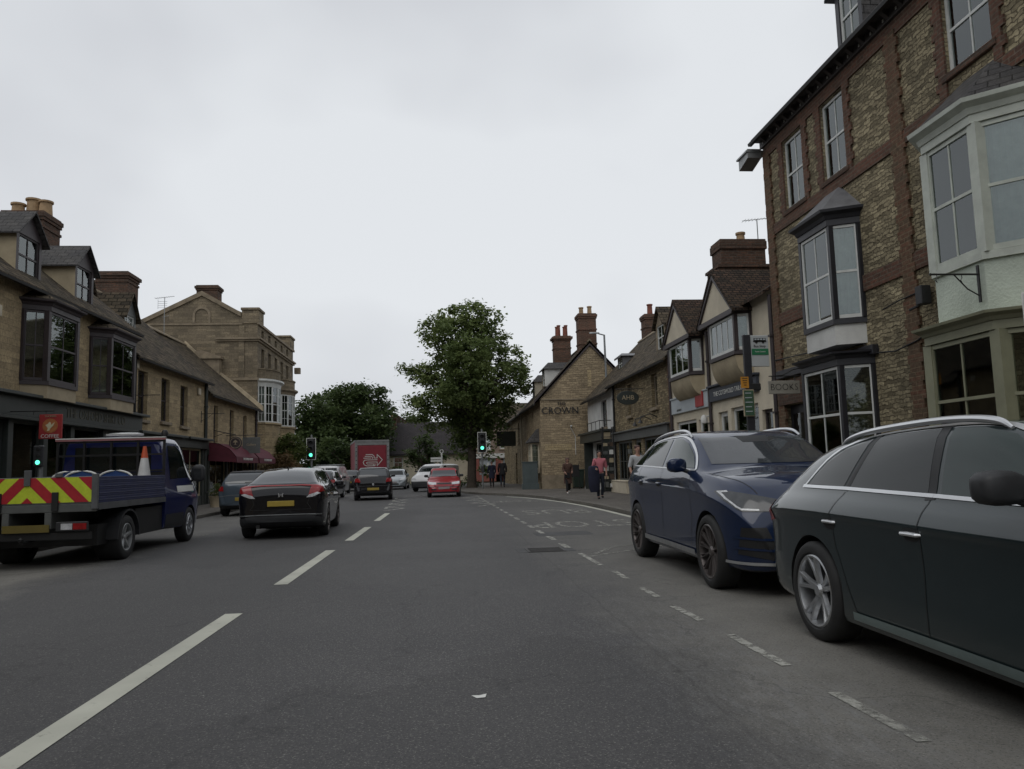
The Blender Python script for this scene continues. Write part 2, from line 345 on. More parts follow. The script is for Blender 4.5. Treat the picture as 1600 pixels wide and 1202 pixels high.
def asphalt():
    m, n, l, b = nm('asphalt'); b.inputs['Specular IOR Level'].default_value = 0.35
    t = n.new('ShaderNodeTexCoord'); O_ = t.outputs['Object']
    def noise(s, d=4, r=0.6):
        x = n.new('ShaderNodeTexNoise'); x.inputs['Scale'].default_value = s; x.inputs['Detail'].default_value = d; x.inputs['Roughness'].default_value = r; l.new(O_, x.inputs['Vector']); return x.outputs[0]
    def ramp(src, p0, p1, a, c):
        k = n.new('ShaderNodeValToRGB'); k.color_ramp.elements[0].position = p0; k.color_ramp.elements[1].position = p1; k.color_ramp.elements[0].color = c4(a); k.color_ramp.elements[1].color = c4(c); l.new(src, k.inputs[0]); return k.outputs[0]
    def mixc(f, a, c):
        x = n.new('ShaderNodeMix'); x.data_type = 'RGBA'
        if isinstance(f, float): x.inputs[0].default_value = f
        else: l.new(f, x.inputs[0])
        l.new(a, x.inputs[6]); l.new(c, x.inputs[7]); return x.outputs[2]
    def math_(op, a, bb, clamp=False):
        x = n.new('ShaderNodeMath'); x.operation = op; x.use_clamp = clamp
        for i, q in enumerate((a, bb)):
            if isinstance(q, (int, float)): x.inputs[i].default_value = q
            else: l.new(q, x.inputs[i])
        return x.outputs[0]
    base = ramp(noise(0.35, 6, 0.6), 0.3, 0.72, (0.066, 0.065, 0.067), (0.092, 0.090, 0.090))
    bay = ramp(noise(0.9, 8, 0.7), 0.3, 0.7, (0.165, 0.158, 0.138), (0.29, 0.278, 0.245))
    sp = n.new('ShaderNodeSeparateXYZ'); l.new(O_, sp.inputs[0])
    # older, paler surfacing in the parking strips at both sides
    wob = math_('MULTIPLY', math_('SUBTRACT', noise(0.8, 7, 0.7), 0.5), 1.5)
    xr = math_('ADD', sp.outputs[0], wob)
    mR = n.new('ShaderNodeMapRange'); mR.inputs[1].default_value = 1.25; mR.inputs[2].default_value = 2.5; l.new(xr, mR.inputs[0])
    mL = n.new('ShaderNodeMapRange'); mL.inputs[1].default_value = -4.9; mL.inputs[2].default_value = -5.6; l.new(xr, mL.inputs[0])
    side = math_('MAXIMUM', mR.outputs[0], mL.outputs[0])
    far = n.new('ShaderNodeMapRange'); far.inputs[1].default_value = 16; far.inputs[2].default_value = 6; far.inputs[3].default_value = 0.35; l.new(sp.outputs[1], far.inputs[0])
    side = math_('MULTIPLY', side, far.outputs[0])
    c = mixc(side, base, bay)
    # stones in the mix
    sn = noise(75, 3, 0.85); k1 = n.new('ShaderNodeMapRange'); k1.inputs[1].default_value = 0.56; k1.inputs[2].default_value = 0.68; l.new(sn, k1.inputs[0])
    pale = n.new('ShaderNodeRGB'); pale.outputs[0].default_value = (0.40, 0.385, 0.35, 1)
    c = mixc(math_('MULTIPLY', k1.outputs[0], 0.7), c, pale.outputs[0])
    sn2 = noise(70, 2, 0.8); k2 = n.new('ShaderNodeMapRange'); k2.inputs[1].default_value = 0.46; k2.inputs[2].default_value = 0.32; l.new(sn2, k2.inputs[0])
    dk = n.new('ShaderNodeRGB'); dk.outputs[0].default_value = (0.022, 0.022, 0.022, 1)
    c = mixc(math_('MULTIPLY', k2.outputs[0], 0.65), c, dk.outputs[0])
    # scuffed crust along the bay edge
    sx = n.new('ShaderNodeMapping'); sx.inputs['Scale'].default_value = (9, 2.2, 1); l.new(O_, sx.inputs[0])
    ns = n.new('ShaderNodeTexNoise'); ns.inputs['Scale'].default_value = 2.0; ns.inputs['Detail'].default_value = 9; ns.inputs['Roughness'].default_value = 0.8; l.new(sx.outputs[0], ns.inputs['Vector'])
    k3 = n.new('ShaderNodeMapRange'); k3.inputs[1].default_value = 0.48; k3.inputs[2].default_value = 0.66; l.new(ns.outputs[0], k3.inputs[0])
    dx = math_('ABSOLUTE', math_('SUBTRACT', sp.outputs[0], 1.95), 0); kd = n.new('ShaderNodeMapRange'); kd.inputs[1].default_value = 1.1; kd.inputs[2].default_value = 0.15; l.new(dx, kd.inputs[0])
    ky = n.new('ShaderNodeMapRange'); ky.inputs[1].default_value = 9.5; ky.inputs[2].default_value = 5; l.new(sp.outputs[1], ky.inputs[0])
    sc_ = n.new('ShaderNodeRGB'); sc_.outputs[0].default_value = (0.27, 0.275, 0.275, 1)
    c = mixc(math_('MULTIPLY', math_('MULTIPLY', math_('MULTIPLY', k3.outputs[0], kd.outputs[0]), ky.outputs[0]), 0.5), c, sc_.outputs[0])
    # polished wheel tracks and oil
    wt = n.new('ShaderNodeTexWave'); wt.inputs['Scale'].default_value = 0.055; wt.inputs['Distortion'].default_value = 1.2; wt.bands_direction = 'X'; l.new(O_, wt.inputs['Vector'])
    dk2 = n.new('ShaderNodeRGB'); dk2.outputs[0].default_value = (0.045, 0.044, 0.043, 1)
    cr = n.new('ShaderNodeTexVoronoi'); cr.feature = 'DISTANCE_TO_EDGE'; cr.inputs['Scale'].default_value = 0.33
    wv = n.new('ShaderNodeVectorMath'); wv.operation = 'ADD'; nn = n.new('ShaderNodeTexNoise'); nn.inputs['Scale'].default_value = 1.7; nn.inputs['Detail'].default_value = 6; l.new(O_, nn.inputs['Vector'])
    l.new(O_, wv.inputs[0]); l.new(nn.outputs['Color'], wv.inputs[1]); l.new(wv.outputs[0], cr.inputs['Vector'])
    kc = n.new('ShaderNodeMapRange'); kc.inputs[1].default_value = 0.006; kc.inputs[2].default_value = 0.0; l.new(cr.outputs['Distance'], kc.inputs[0])
    c = mixc(math_('MULTIPLY', kc.outputs[0], 0.35), c, dk.outputs[0])
    c = mixc(math_('MULTIPLY', wt.outputs[0], 0.36), c, dk2.outputs[0])
    # darker relaid patches and the joint between two laying widths
    vb = n.new('ShaderNodeTexVoronoi'); vb.inputs['Scale'].default_value = 0.11; l.new(wv.outputs[0], vb.inputs['Vector'])
    vs2 = n.new('ShaderNodeSeparateXYZ'); l.new(vb.outputs['Color'], vs2.inputs[0])
    c = mixc(math_('MULTIPLY', math_('GREATER_THAN', vs2.outputs[0], 0.7), 0.16), c, dk.outputs[0])
    jx = math_('ABSOLUTE', math_('SUBTRACT', math_('ADD', sp.outputs[0], math_('MULTIPLY', nn.outputs[0], 0.12)), 1.55), 0)
    kj = n.new('ShaderNodeMapRange'); kj.inputs[1].default_value = 0.02; kj.inputs[2].default_value = 0.0; l.new(jx, kj.inputs[0])
    c = mixc(math_('MULTIPLY', kj.outputs[0], 0.25), c, dk.outputs[0])
    l.new(c, b.inputs['Base Color'])
    b.inputs['Roughness'].default_value = 0.82
    bp = n.new('ShaderNodeBump'); bp.inputs['Strength'].default_value = 0.55; bp.inputs['Distance'].default_value = 0.006; l.new(sn, bp.inputs['Height']); l.new(bp.outputs[0], b.inputs['Normal'])
    return m
M['asphalt'] = asphalt()
mb = MB(n=(0, 1, 0)); mb.poly([(-7.7, -40, .004), (5.4, -40, .004), (5.4, 44, .004), (-2, 62, .004), (-12, 90, .004), (-24, 90, .004), (-14, 60, .004), (-7.7, 44, .004)])
tag(mb.build('road', 'asphalt'), kind='structure')
mb = MB(n=(0, 1, 0)); mb.poly([(-14, 60, .008), (-5, 52, .008), (3.5, 56, .008), (30, 62, .008), (30, 68, .008), (-5, 70, .008)])
tag(mb.build('side_road', 'asphalt'), kind='structure')

M['paving'] = masonry('paving_slabs', (0.15, 0.137, 0.12), (0.115, 0.105, 0.095), (0.06, 0.055, 0.05), 0.6, 0.6, 0.008, warp=0.0, bump=0.2, stain=0.5, dark=(0.07, 0.065, 0.055))
M['kerb'] = masonry('granite_kerb', (0.17, 0.16, 0.14), (0.12, 0.11, 0.10), (0.04, 0.04, 0.04), 0.9, 3.0, 0.01, warp=0.0, bump=0.2, stain=0.4)
def pavement(edge, back, name):
    """edge / back: lists of (x,y), same length; a paved slab with a kerb along edge"""
    mb = MB(n=(0, 1, 0))
    for a in range(len(edge)-1):
        e0, e1, b0, b1 = edge[a], edge[a+1], back[a], back[a+1]
        mb.poly([(e0[0], e0[1], .12), (e1[0], e1[1], .12), (b1[0], b1[1], .12), (b0[0], b0[1], .12)])
    o = tag(mb.build(name, 'paving', noflip=False), kind='structure')
    kb = MB(n=(0, 1, 0)); n_ = len(edge); rings = []
    for a in range(n_):
        p = Vector(edge[a]); d = (Vector(edge[min(a+1, n_-1)]) - Vector(edge[max(a-1, 0)])).normalized(); q = Vector((-d.y, d.x))
        if (Vector(back[a])-p).dot(q) > 0: q = -q
        o_ = p + q*0.11
        rings.append([(p.x, p.y, -.02), (o_.x, o_.y, -.02), (o_.x, o_.y, .105), (o_.x-q.x*.02, o_.y-q.y*.02, .123), (p.x, p.y, .124)])
    kb.loft(rings)
    tag(kb.build(name.replace('pavement', 'kerb'), 'kerb'), kind='structure')
pavement([(4.95, -30), (4.95, 10), (4.95, 21.5), (4.9, 24), (4.7, 27), (4.3, 31.5), (3.7, 34.4), (2.9, 36.6), (2.0, 38.6), (1.3, 41), (1.0, 44), (1.0, 50), (1.5, 53), (3.5, 55.5), (8, 57)],
         [(14, -30), (14, 10), (14, 21.5), (14, 24), (14, 27), (14, 31.5), (14, 34.4), (14, 36.6), (14, 38.6), (14, 41), (14, 44), (14, 50), (14, 53), (14, 55.5), (14, 57)], 'pavement_right')
pavement([(-7.6, -30), (-7.6, 10), (-7.6, 30), (-7.6, 40), (-7.9, 46), (-9, 52), (-12, 58), (-17, 64)],
         [(-16, -30), (-16, 10), (-16, 30), (-16, 40), (-16, 46), (-16, 52), (-17, 58), (-19, 63)], 'pavement_left')

# ---- road markings
M['paint_new'] = worn('road_paint', (0.50, 0.50, 0.42), 0.31, 0.10, 9)
M['paint_old'] = worn('worn_road_paint', (0.40, 0.395, 0.35), 0.47, 0.08, 9)
M['paint_faint'] = worn('faded_road_paint', (0.29, 0.285, 0.25), 0.52, 0.09, 6)
M['paint_mid'] = worn('half_worn_road_paint', (0.36, 0.355, 0.315), 0.485, 0.09, 8)
def strip(name, pts, w, mat, mb=None, z=.009):
    own = mb is None
    if own: mb = MB(n=(0, 1, 0))
    for a, b in zip(pts[:-1], pts[1:]):
        a2, b2 = Vector(a), Vector(b); d = (b2-a2).normalized(); q = Vector((-d.y, d.x))*w/2
        mb.poly([(a2.x-q.x, a2.y-q.y, z), (a2.x+q.x, a2.y+q.y, z), (b2.x+q.x, b2.y+q.y, z), (b2.x-q.x, b2.y-q.y, z)])
    if own: return tag(mb.build(name, mat), kind='structure')
# centre line: dashes
for i, (x0, y0, x1, y1) in enumerate([(-2.05, -2.4, -2.05, 0.4), (-2.07, 3.0, -2.0, 7.75), (-1.94, 9.6, -1.9, 13.5), (-1.80, 15.25, -1.76, 18.7), (-1.735, 20.9, -1.70, 24.4)]):
    strip('centre_line_marking', [(x0, y0), (x1, y1)], 0.165, 'paint_new')
# zigzags at the crossing
def zig(x, y0, n, dy, w, lean=0.0, mat='paint_old', amp=0.3):
    p = []
    for i in range(n+1): p.append((x + lean*i + (amp if i % 2 else -amp), y0 + dy*i))
    strip('zigzag_marking', p, w, mat)
zig(-1.6, 26.0, 8, 1.25, 0.14, -0.035); zig(1.62, 27.0, 7, 1.3, 0.15, -0.06, amp=0.38)
for y in (27.2, 30.2, 33.4, 36.2): strip('centre_line_marking', [(-1.95-.02*(y-27), y), (-2.0-.02*(y-27), y+1.6)], 0.12, 'paint_old')
strip('stop_line_marking', [(-1.9, 39.6), (1.0, 39.6)], 0.2, 'paint_old')
# bay line on the right
for (x0, y0, x1, y1) in [(2.22, 3.55, 2.2, 4.35), (2.2, 4.95, 2.18, 5.9), (2.15, 6.45, 2.12, 7.15), (2.12, 7.65, 2.11, 8.25), (2.12, 8.95, 2.12, 9.6), (2.08, 10.2, 2.06, 11.7)]:
    strip('bay_line_marking', [(x0, y0), (x1, y1)], 0.075, 'paint_mid' if y0 < 4 else 'paint_old')
y = 12.5; x = 2.02
while y < 37:
    strip('bay_line_marking', [(x, y), (x-0.012, y+.75)], 0.10, 'paint_old'); y += 1.42; x -= 0.0135*1.42/.9
strip('bay_edge_marking', [(2.1, 11.2), (3.3, 12.2), (5.0, 12.6)], 0.09, 'paint_faint')
strip('bay_edge_marking', [(2.12, 11.3), (2.8, 12.5), (5.0, 13.3)], 0.09, 'paint_faint')
strip('kerb_line_marking', [(4.72, 19.0), (4.7, 22), (4.62, 25), (4.4, 28), (4.0, 31), (3.5, 33.2), (2.9, 35)], 0.16, 'paint_new')
strip('bay_edge_marking', [(1.35, 38.2), (2.4, 35.9)], 0.1, 'paint_faint')
# left bay
for (x0, y0, x1, y1) in [(-6.9, 11.4, -6.0, 11.7), (-6.0, 11.7, -5.2, 12.5), (-5.7, 12.1, -5.25, 13.2), (-5.3, 14.3, -5.3, 15.1), (-5.3, 15.9, -5.3, 16.7), (-5.3, 17.5, -5.3, 18.3), (-5.3, 19.1, -5.3, 19.9), (-5.3, 21, -5.3, 22), (-5.35, 23, -5.35, 24)]:
    strip('bay_line_marking', [(x0, y0), (x1, y1)], 0.08, 'paint_faint')
# BUS STOP painted on the bay, read from the far side
def road_text(body, X, Y, size, stretch, mat, rz=180):
    o = text_mesh('road_lettering', body, size, mat, (X, Y, .0098), (-1, 0, 0), (0, -stretch, 0), extrude=0.0)
    for v in o.data.vertices:
        v.co.y = Y + (v.co.y-Y)*stretch
    return tag(o, kind='structure')
road_text('BUS', 3.3, 22.5, 1.15, 2.6, 'paint_mid'); road_text('STOP', 3.2, 17.6, 1.0, 2.6, 'paint_mid')
road_text('STOP', 3.0, 30.2, .9, 2.2, 'paint_mid')
# covers and patches
M['patch'] = flat('tar_patch', (0.062, 0.062, 0.063), 0.85, vary=0.3, scale=3)
M['cast'] = flat('cast_iron_cover', (0.045, 0.042, 0.04), 0.6, metal=0.4, vary=0.3)
for (x, y, w, d) in [(1.62, 12.35, .45, .30), (2.35, 15.2, .55, .4)]:
    mb = MB(n=(0, 1, 0)); mb.box(x-w, x+w, y-d, y+d, -.01, .0075); tag(mb.build('road_patch', 'patch'), kind='structure')
mb = MB(n=(0, 1, 0)); mb.box(-.3, .3, -.3, .3, -.02, .013)
for i in range(5): mb.box(-.26, .26, -.25+i*.11, -.2+i*.11, .0, .019)
single(mb, 'manhole_cover', 'cast', 'square ribbed iron cover set in the road beside the dashed bay line', 'manhole cover', (0, 0, 0)).location = (1.62, 12.35, 0)
mb = MB(n=(0, 1, 0)); mb.poly([(.0, .0, .001), (.05, -.01, .006), (.06, .04, .012), (.02, .05, .002)]); mb.poly([(.0, .0, .001), (-.03, .03, .009), (.02, .05, .002)])
o = single(mb, 'litter_scrap', 'white_text', 'tiny scrap of white paper lying on the road in front', 'litter', (0, 0, 0)); o.location = (.18, 4.62, .005)

# ================================================================ building helpers
def facade(mb, W0, W1, z0, z1, holes, reveal=.14):
    xs = sorted({W0, W1} | {h[0] for h in holes} | {h[1] for h in holes}); zs = sorted({z0, z1} | {h[2] for h in holes} | {h[3] for h in holes})
    for a, b in zip(xs[:-1], xs[1:]):
        for c, d in zip(zs[:-1], zs[1:]):
            mx_, mz = (a+b)/2, (c+d)/2
            if any(h[0] < mx_ < h[1] and h[2] < mz < h[3] for h in holes): continue
            mb.poly([(a, 0, c), (b, 0, c), (b, 0, d), (a, 0, d)])
    for (a, b, c, d) in holes:
        mb.poly([(a, 0, c), (a, -reveal, c), (a, -reveal, d), (a, 0, d)]); mb.poly([(b, 0, c), (b, 0, d), (b, -reveal, d), (b, -reveal, c)])
        mb.poly([(a, 0, c), (b, 0, c), (b, -reveal, c), (a, -reveal, c)]); mb.poly([(a, 0, d), (a, -reveal, d), (b, -reveal, d), (b, 0, d)])
def sash(mb, x0, x1, z0, z1, y, cols=2, rows=2, fw=.055, bar=.022, mid=True, depth=.05):
    """frame bars of one window face in the builder's local frame; y is the outer face"""
    mb.box(x0, x0+fw, y-depth, y, z0, z1); mb.box(x1-fw, x1, y-depth, y, z0, z1)
    mb.box(x0+fw, x1-fw, y-depth, y, z0, z0+fw*1.3); mb.box(x0+fw, x1-fw, y-depth, y, z1-fw, z1)
    zm = (z0+z1)/2
    if mid: mb.box(x0+fw, x1-fw, y-depth*.9, y-.006, zm-.022, zm+.022)
    for i in range(1, cols):
        xx = x0+fw+(x1-x0-2*fw)*i/cols; mb.box(xx-bar/2, xx+bar/2, y-depth*.8, y-.012, z0+fw*1.3, z1-fw)
    for j in range(1, rows):
        zz = z0+(z1-z0)*j/rows
        if mid and abs(zz-zm) < .05: continue
        mb.box(x0+fw, x1-fw, y-depth*.7, y-.018, zz-bar/2, zz+bar/2)
def window(parent, F, x0, x1, z0, z1, inset=.12, mat='white_paint', glass='glass', cols=2, rows=2, curtain=None, sill='stone_trim', mid=True, fw=.055, name='window', lintel=None, silld=.1):
    mb = MB(*F); sash(mb, x0+.003, x1-.003, z0+.003, z1-.003, -inset, cols, rows, fw, mid=mid)
    w = mb.build(name, mat, parent)
    g = MB(*F); g.box(x0+fw*.6, x1-fw*.6, -inset-.032, -inset-.026, z0+.03, z1-.03); g.build('glass_pane', glass, w)
    if curtain:
        c = MB(*F); nseg = 14; W = (x1-x0)-2*fw; pts = []
        cz0 = z0+.06 if curtain in ('blind', 'curtain') else z0+.06+(z1-z0)*.45
        spans = [(x0+fw, x1-fw)] if curtain in ('blind', 'half') else [(x0+fw, x0+fw+W*.36), (x1-fw-W*.36, x1-fw)]
        for (a, b) in spans:
            for i in range(nseg):
                u0, u1 = a+(b-a)*i/nseg, a+(b-a)*(i+1)/nseg
                d0, d1 = (.03*(i % 2), .03*((i+1) % 2)) if curtain != 'blind' else (0, 0)
                c.poly([(u0, -inset-.14-d0, cz0), (u1, -inset-.14-d1, cz0), (u1, -inset-.14-d1, z1-.05), (u0, -inset-.14-d0, z1-.05)])
        c.build('blind' if curtain == 'blind' else 'curtain', 'blind' if curtain == 'blind' else 'curtain', w)
    if sill:
        s = MB(*F); s.box(x0-.08, x1+.08, -.13, silld, z0-.11, z0-.001); s.build('sill', sill, w, bevel=.01)
    if lintel:
        s = MB(*F); s.box(x0-.12, x1+.12, -.02, .014, z1+.002, z1+.22); s.build('lintel', lintel, w, bevel=.006)
    return w
def roof_y(parent, mat, ex, rx, bx, y0, y1, ez, rz, bz=None, oh=.25, t=.10, name='roof', gutter=True, sag=0.0):
    """roof with its ridge along Y; ex street eave x, rx ridge x, bx back eave x"""
    if bz is None: bz = ez
    s1 = 1 if rx > ex else -1; k = (rz-ez)/abs(rx-ex); k2 = (rz-bz)/abs(bx-rx)
    A = (ex-s1*oh, ez-oh*k); Rg = (rx, rz); B = (bx+s1*oh, bz-oh*k2)
    nseg = max(2, int((y1-y0)/1.2)); rings = []
    for i in range(nseg+1):
        y = y0+(y1-y0)*i/nseg; d = -sag*math.sin(math.pi*i/nseg) + (random.uniform(-.02, .02) if 0 < i < nseg else 0)
        rings.append([(A[0], y, A[1]), (A[0], y, A[1]+t), (Rg[0]-s1*.02, y, Rg[1]+t*1.25+d), (Rg[0]+s1*.02, y, Rg[1]+t*1.25+d), (B[0], y, B[1]+t), (B[0], y, B[1]), (Rg[0], y, Rg[1]+d)])
    mb = MB(n=(0, 1, 0)); mb.loft(rings); o = mb.build(name, mat, parent)
    rd = MB(n=(0, 1, 0)); yy = y0
    while yy < y1-.05:
        e = min(yy+.44, y1); rd.loft([[(rx-.12, q, rz+t-.03), (rx-.10, q, rz+t+.04), (rx, q, rz+t+.13), (rx+.10, q, rz+t+.04), (rx+.12, q, rz+t-.03)] for q in (yy, e-.02)]); yy += .45
    rd.build('ridge_tiles', 'stone_trim', o)
    if gutter:
        g = MB(n=(0, 1, 0)); gx = A[0]-s1*.04
        g.loft([[(gx-.055, q, A[1]+.03), (gx-.04, q, A[1]-.03), (gx+.04, q, A[1]-.03), (gx+.055, q, A[1]+.03)] for q in (y0, y1)]); g.build('gutter', 'black', o)
    return o
def shell(parent, mat, xf, xb, y0, y1, z0, ez, rx=None, rz=None, front=None, name='wall', holes=(), O=None, reveal=.14):
    """walls of a block: street wall with window holes, side walls (gabled if rx given) and back wall"""
    F = ((xf, 0, 0), (0, 1, 0), (1 if xf < xb and False else (-1 if xb > xf else 1), 0, 0))
    mb = MB(*F); facade(mb, y0, y1, z0, ez, list(holes), reveal); mb.frame(n=(0, 1, 0))
    for y in (y0, y1):
        p = [(xf, y, z0), (xb, y, z0), (xb, y, ez)] + ([(rx, y, rz)] if rx is not None else []) + [(xf, y, ez)]
        mb.poly(p)
    mb.poly([(xb, y0, z0), (xb, y1, z0), (xb, y1, ez), (xb, y0, ez)])
    return mb.build(name, mat, parent, noflip=False), F
def chimney(parent, cx, cy, wx, wy, z0, z1, mat='brick', pots=((0, 0, .13, .35, 'pot'),), rings=(.0,), name='chimney', cap=.07):
    mb = MB(n=(0, 1, 0)); mb.box(cx-wx/2, cx+wx/2, cy-wy/2, cy+wy/2, z0, z1-.30)
    mb.box(cx-wx/2-.04, cx+wx/2+.04, cy-wy/2-.04, cy+wy/2+.04, z1-.30, z1-.20); mb.box(cx-wx/2-cap, cx+wx/2+cap, cy-wy/2-cap, cy+wy/2+cap, z1-.20, z1-.06)
    mb.box(cx-wx/2-.02, cx+wx/2+.02, cy-wy/2-.02, cy+wy/2+.02, z1-.06, z1)
    for r in rings:
        if r: mb.box(cx-wx/2-.035, cx+wx/2+.035, cy-wy/2-.035, cy+wy/2+.035, r, r+.09)
    c = mb.build(name, mat, parent, bevel=.008)
    for (px_, py_, r, h, m_) in pots:
        p = MB(n=(0, 1, 0)); x, y = cx+px_, cy+py_
        p.lathe((x, y, z1-.02), [(r*1.02, 0), (r, .04), (r*.92, h*.55), (r*.88, h-.07), (r*1.1, h-.06), (r*1.1, h), (r*.8, h), (r*.78, h-.15)], 14); p.build('chimney_pot', m_, c, smooth=True)
    return c
def aerial(label, x, y, z, h, kind=0):
    mb = MB(n=(0, 1, 0)); mb.tube([(x, y, z), (x, y, z+h)], .016, 6)
    mb.tube([(x-.45, y, z+h-.05), (x+.45, y, z+h+.05)], .010, 5)
    for i in range(9): q = -.4+i*.1; mb.tube([(x+q, y-.16+.01*i, z+h+q*.11), (x+q, y+.16-.01*i, z+h+q*.11)], .006, 4)
    if kind:
        for a in (-.3, -.1, .1, .3): mb.tube([(x-.3, y, z+h-.35+a*.5), (x+.12, y, z+h-.35+a*.5)], .007, 4)
        mb.tube([(x-.3, y, z+h-.55), (x-.3, y, z+h-.1)], .007, 4); mb.tube([(x-.1, y+.02, z+h*.45), (x+.22, y, z+h*.5)], .01, 4)
    return single(mb, 'tv_aerial', 'steel', label, 'aerial', (x, y, z))
def dormer(parent, sx, xf, xb, y0, y1, z0, z1, zr, cheek='lead', frame='white_paint', roofm='slate', hip=.0, cols=2, rows=2, curtain=None, wz=None, face='grey_wood', oh=.14):
    """dormer facing the street; sx=-1 when the street is on the -X side of it"""
    F = ((xf, 0, 0), (0, 1, 0), (sx, 0, 0)); mb = MB(*F); ym = (y0+y1)/2; wz = wz or (z0+.08, z1-.04)
    facade(mb, y0, y1, z0, z1, [(y0+.12, y1-.12, wz[0], wz[1])], .06)
    if not hip: mb.poly([(y0, 0, z1), (y1, 0, z1), (ym, 0, zr-.04)])
    d = (xf-xb)*sx
    body = mb.build('dormer', face, parent, noflip=False)
    ck = MB(*F)
    for y in (y0, y1):
        ck = MB(*F); ck.poly([(y, 0, z0), (y, -d, z0), (y, -d, z1), (y, 0, z1)]); ck.build('dormer_cheek', cheek, body, noflip=False)
    w = MB(*F); sash(w, y0+.12, y1-.12, wz[0], wz[1], -.03, cols, rows, .045, .02); w.build('dormer_sash', frame, body)
    g = MB(*F); g.box(y0+.14, y1-.14, -.066, -.06, wz[0]+.02, wz[1]-.02); g.build('glass_pane', 'glass', body)
    if curtain: g = MB(*F); g.box(y0+.14, y1-.14, -.16, -.15, wz[0]+.02, wz[1]-.02); g.build('blind', 'blind', body)
    r = MB(*F); t = .05
    if hip:
        e = [(y0-oh, oh, z1), (y1+oh, oh, z1), (y1+oh, -d, z1), (y0-oh, -d, z1)]
        a, b = (ym, -hip, zr), (ym, -d, zr)
        r.poly([e[0], e[1], a]); r.poly([e[1], e[2], b, a]); r.poly([e[2], e[3], b]); r.poly([e[3], e[0], a, b]); r.poly(e[::-1])
        r.box(y0-oh, y1+oh, oh-.02, oh+.004, z1-.09, z1+.003)
    else:
        k = (zr-z1)/(ym-y0); rg = []
        for q in (oh, -d): rg.append([(y0-oh, q, z1-oh*k), (y0-oh, q, z1-oh*k+t), (ym, q, zr+t), (y1+oh, q, z1-oh*k+t), (y1+oh, q, z1-oh*k), (ym, q, zr)])
        r.loft(rg)
    r.build('dormer_roof', roofm, body)
    return body
def bay(parent, F, x0, x1, c, p, z0, z1, mat='black_paint', sashm='white_paint', glass='glass', fcols=2, scols=1, curtain=None, apron=None, roof=None, cornice=.16, rows=1, name='bay_window', post=.09, fw=.05, cmat=None, double=False):
    """canted bay: plan (x0,0) (x0+c,p) (x1-c,p) (x1,0)"""
    cmat = cmat or mat
    O, u, n = Vector(F[0]), Vector(F[1]), Vector(F[2])
    pl = [(x0, 0.0), (x0+c, p), (x1-c, p), (x1, 0.0)]
    def ring(e, z):   # outline grown by e
        return [(x0-e*1.1, -.02, z), (x0+c-e*.5, p+e, z), (x1-c+e*.5, p+e, z), (x1+e*1.1, -.02, z)]
    mb = MB(*F)
    for (a, b) in ((z0-.10, z0), (z1, z1+.12)): mb.loft([ring(.02, a), ring(.02, b)])
    for (x, y) in pl[1:3]: mb.box(x-post/2, x+post/2, y-post, y+.0, z0, z1)
    for (x, s_) in ((x0, 1), (x1, -1)): mb.box(x-.02*s_, x+post*.8*s_, -.02, .06, z0, z1)
    body = mb.build(name, mat, parent)
    for i in range(3):
        a = O+u*pl[i][0]+n*pl[i][1]; b = O+u*pl[i+1][0]+n*pl[i+1][1]; d = (b-a); L = d.length; d.normalize()
        nn = Vector((d.y, -d.x, 0)); 
        if nn.dot(n) < 0 or (abs(nn.dot(n)) < 1e-4): nn = -nn
        FF = (tuple(a), tuple(d), tuple(nn)); m_ = .05
        cols = fcols if i == 1 else scols
        s = MB(*FF); sash(s, m_, L-m_, z0+.01, z1-.01, -.015, cols, rows, fw, .022, mid=not (fcols > 2)); s.build('sash_frame', sashm, body)
        g = MB(*FF); g.box(m_+.02, L-m_-.02, -.045, -.04, z0+.03, z1-.03); g.build('glass_pane', glass, body)
        if curtain and (curtain is True or i in curtain):
            g = MB(*FF); K = 10
            for j in range(K):
                q0, q1 = m_+.03+(L-2*m_-.06)*j/K, m_+.03+(L-2*m_-.06)*(j+1)/K; e = .02*(j % 2); e2 = .02*((j+1) % 2)
                g.poly([(q0, -.11-e, z0+.04), (q1, -.11-e2, z0+.04), (q1, -.11-e2, z1-.04), (q0, -.11-e, z1-.04)])
            g.build('curtain', 'curtain', body)
    if cornice:
        k = MB(*F); k.loft([ring(.04, z1+.12), ring(.07, z1+.12+cornice*.4), ring(.16, z1+.12+cornice*.7), ring(.17, z1+.12+cornice), ring(.10, z1+.125+cornice)]); k.build('cornice', cmat, body)
    if apron:
        k = MB(*F); k.loft([ring(-.02, apron[0]), ring(-.02, z0-.10)]); k.build('apron', apron[1], body)
    if roof:
        zb = z1+.12+cornice; rt_, rm = roof; k = MB(*F); e = .12; q = ring(e, zb)
        xm0, xm1 = x0+(x1-x0)*.36, x0+(x1-x0)*.64
        A, B = (xm0, -.02, rt_), (xm1, -.02, rt_)
        k.poly([q[0], q[1], A]); k.poly([q[1], q[2], B, A]); k.poly([q[2], q[3], B]); k.build('bay_roof', rm, body)
    return body
def downpipe(parent, x, y, z0, z1, mat='black', r=.045):
    mb = MB(n=(0, 1, 0)); mb.tube([(x, y, z0), (x, y, z1)], r, 8)
    z = z0+.5
    while z < z1: mb.box(x-r*1.3, x+r*1.3, y-r*1.3, y+r*1.3, z, z+.05); z += 1.8
    return mb.build('downpipe', mat, parent)
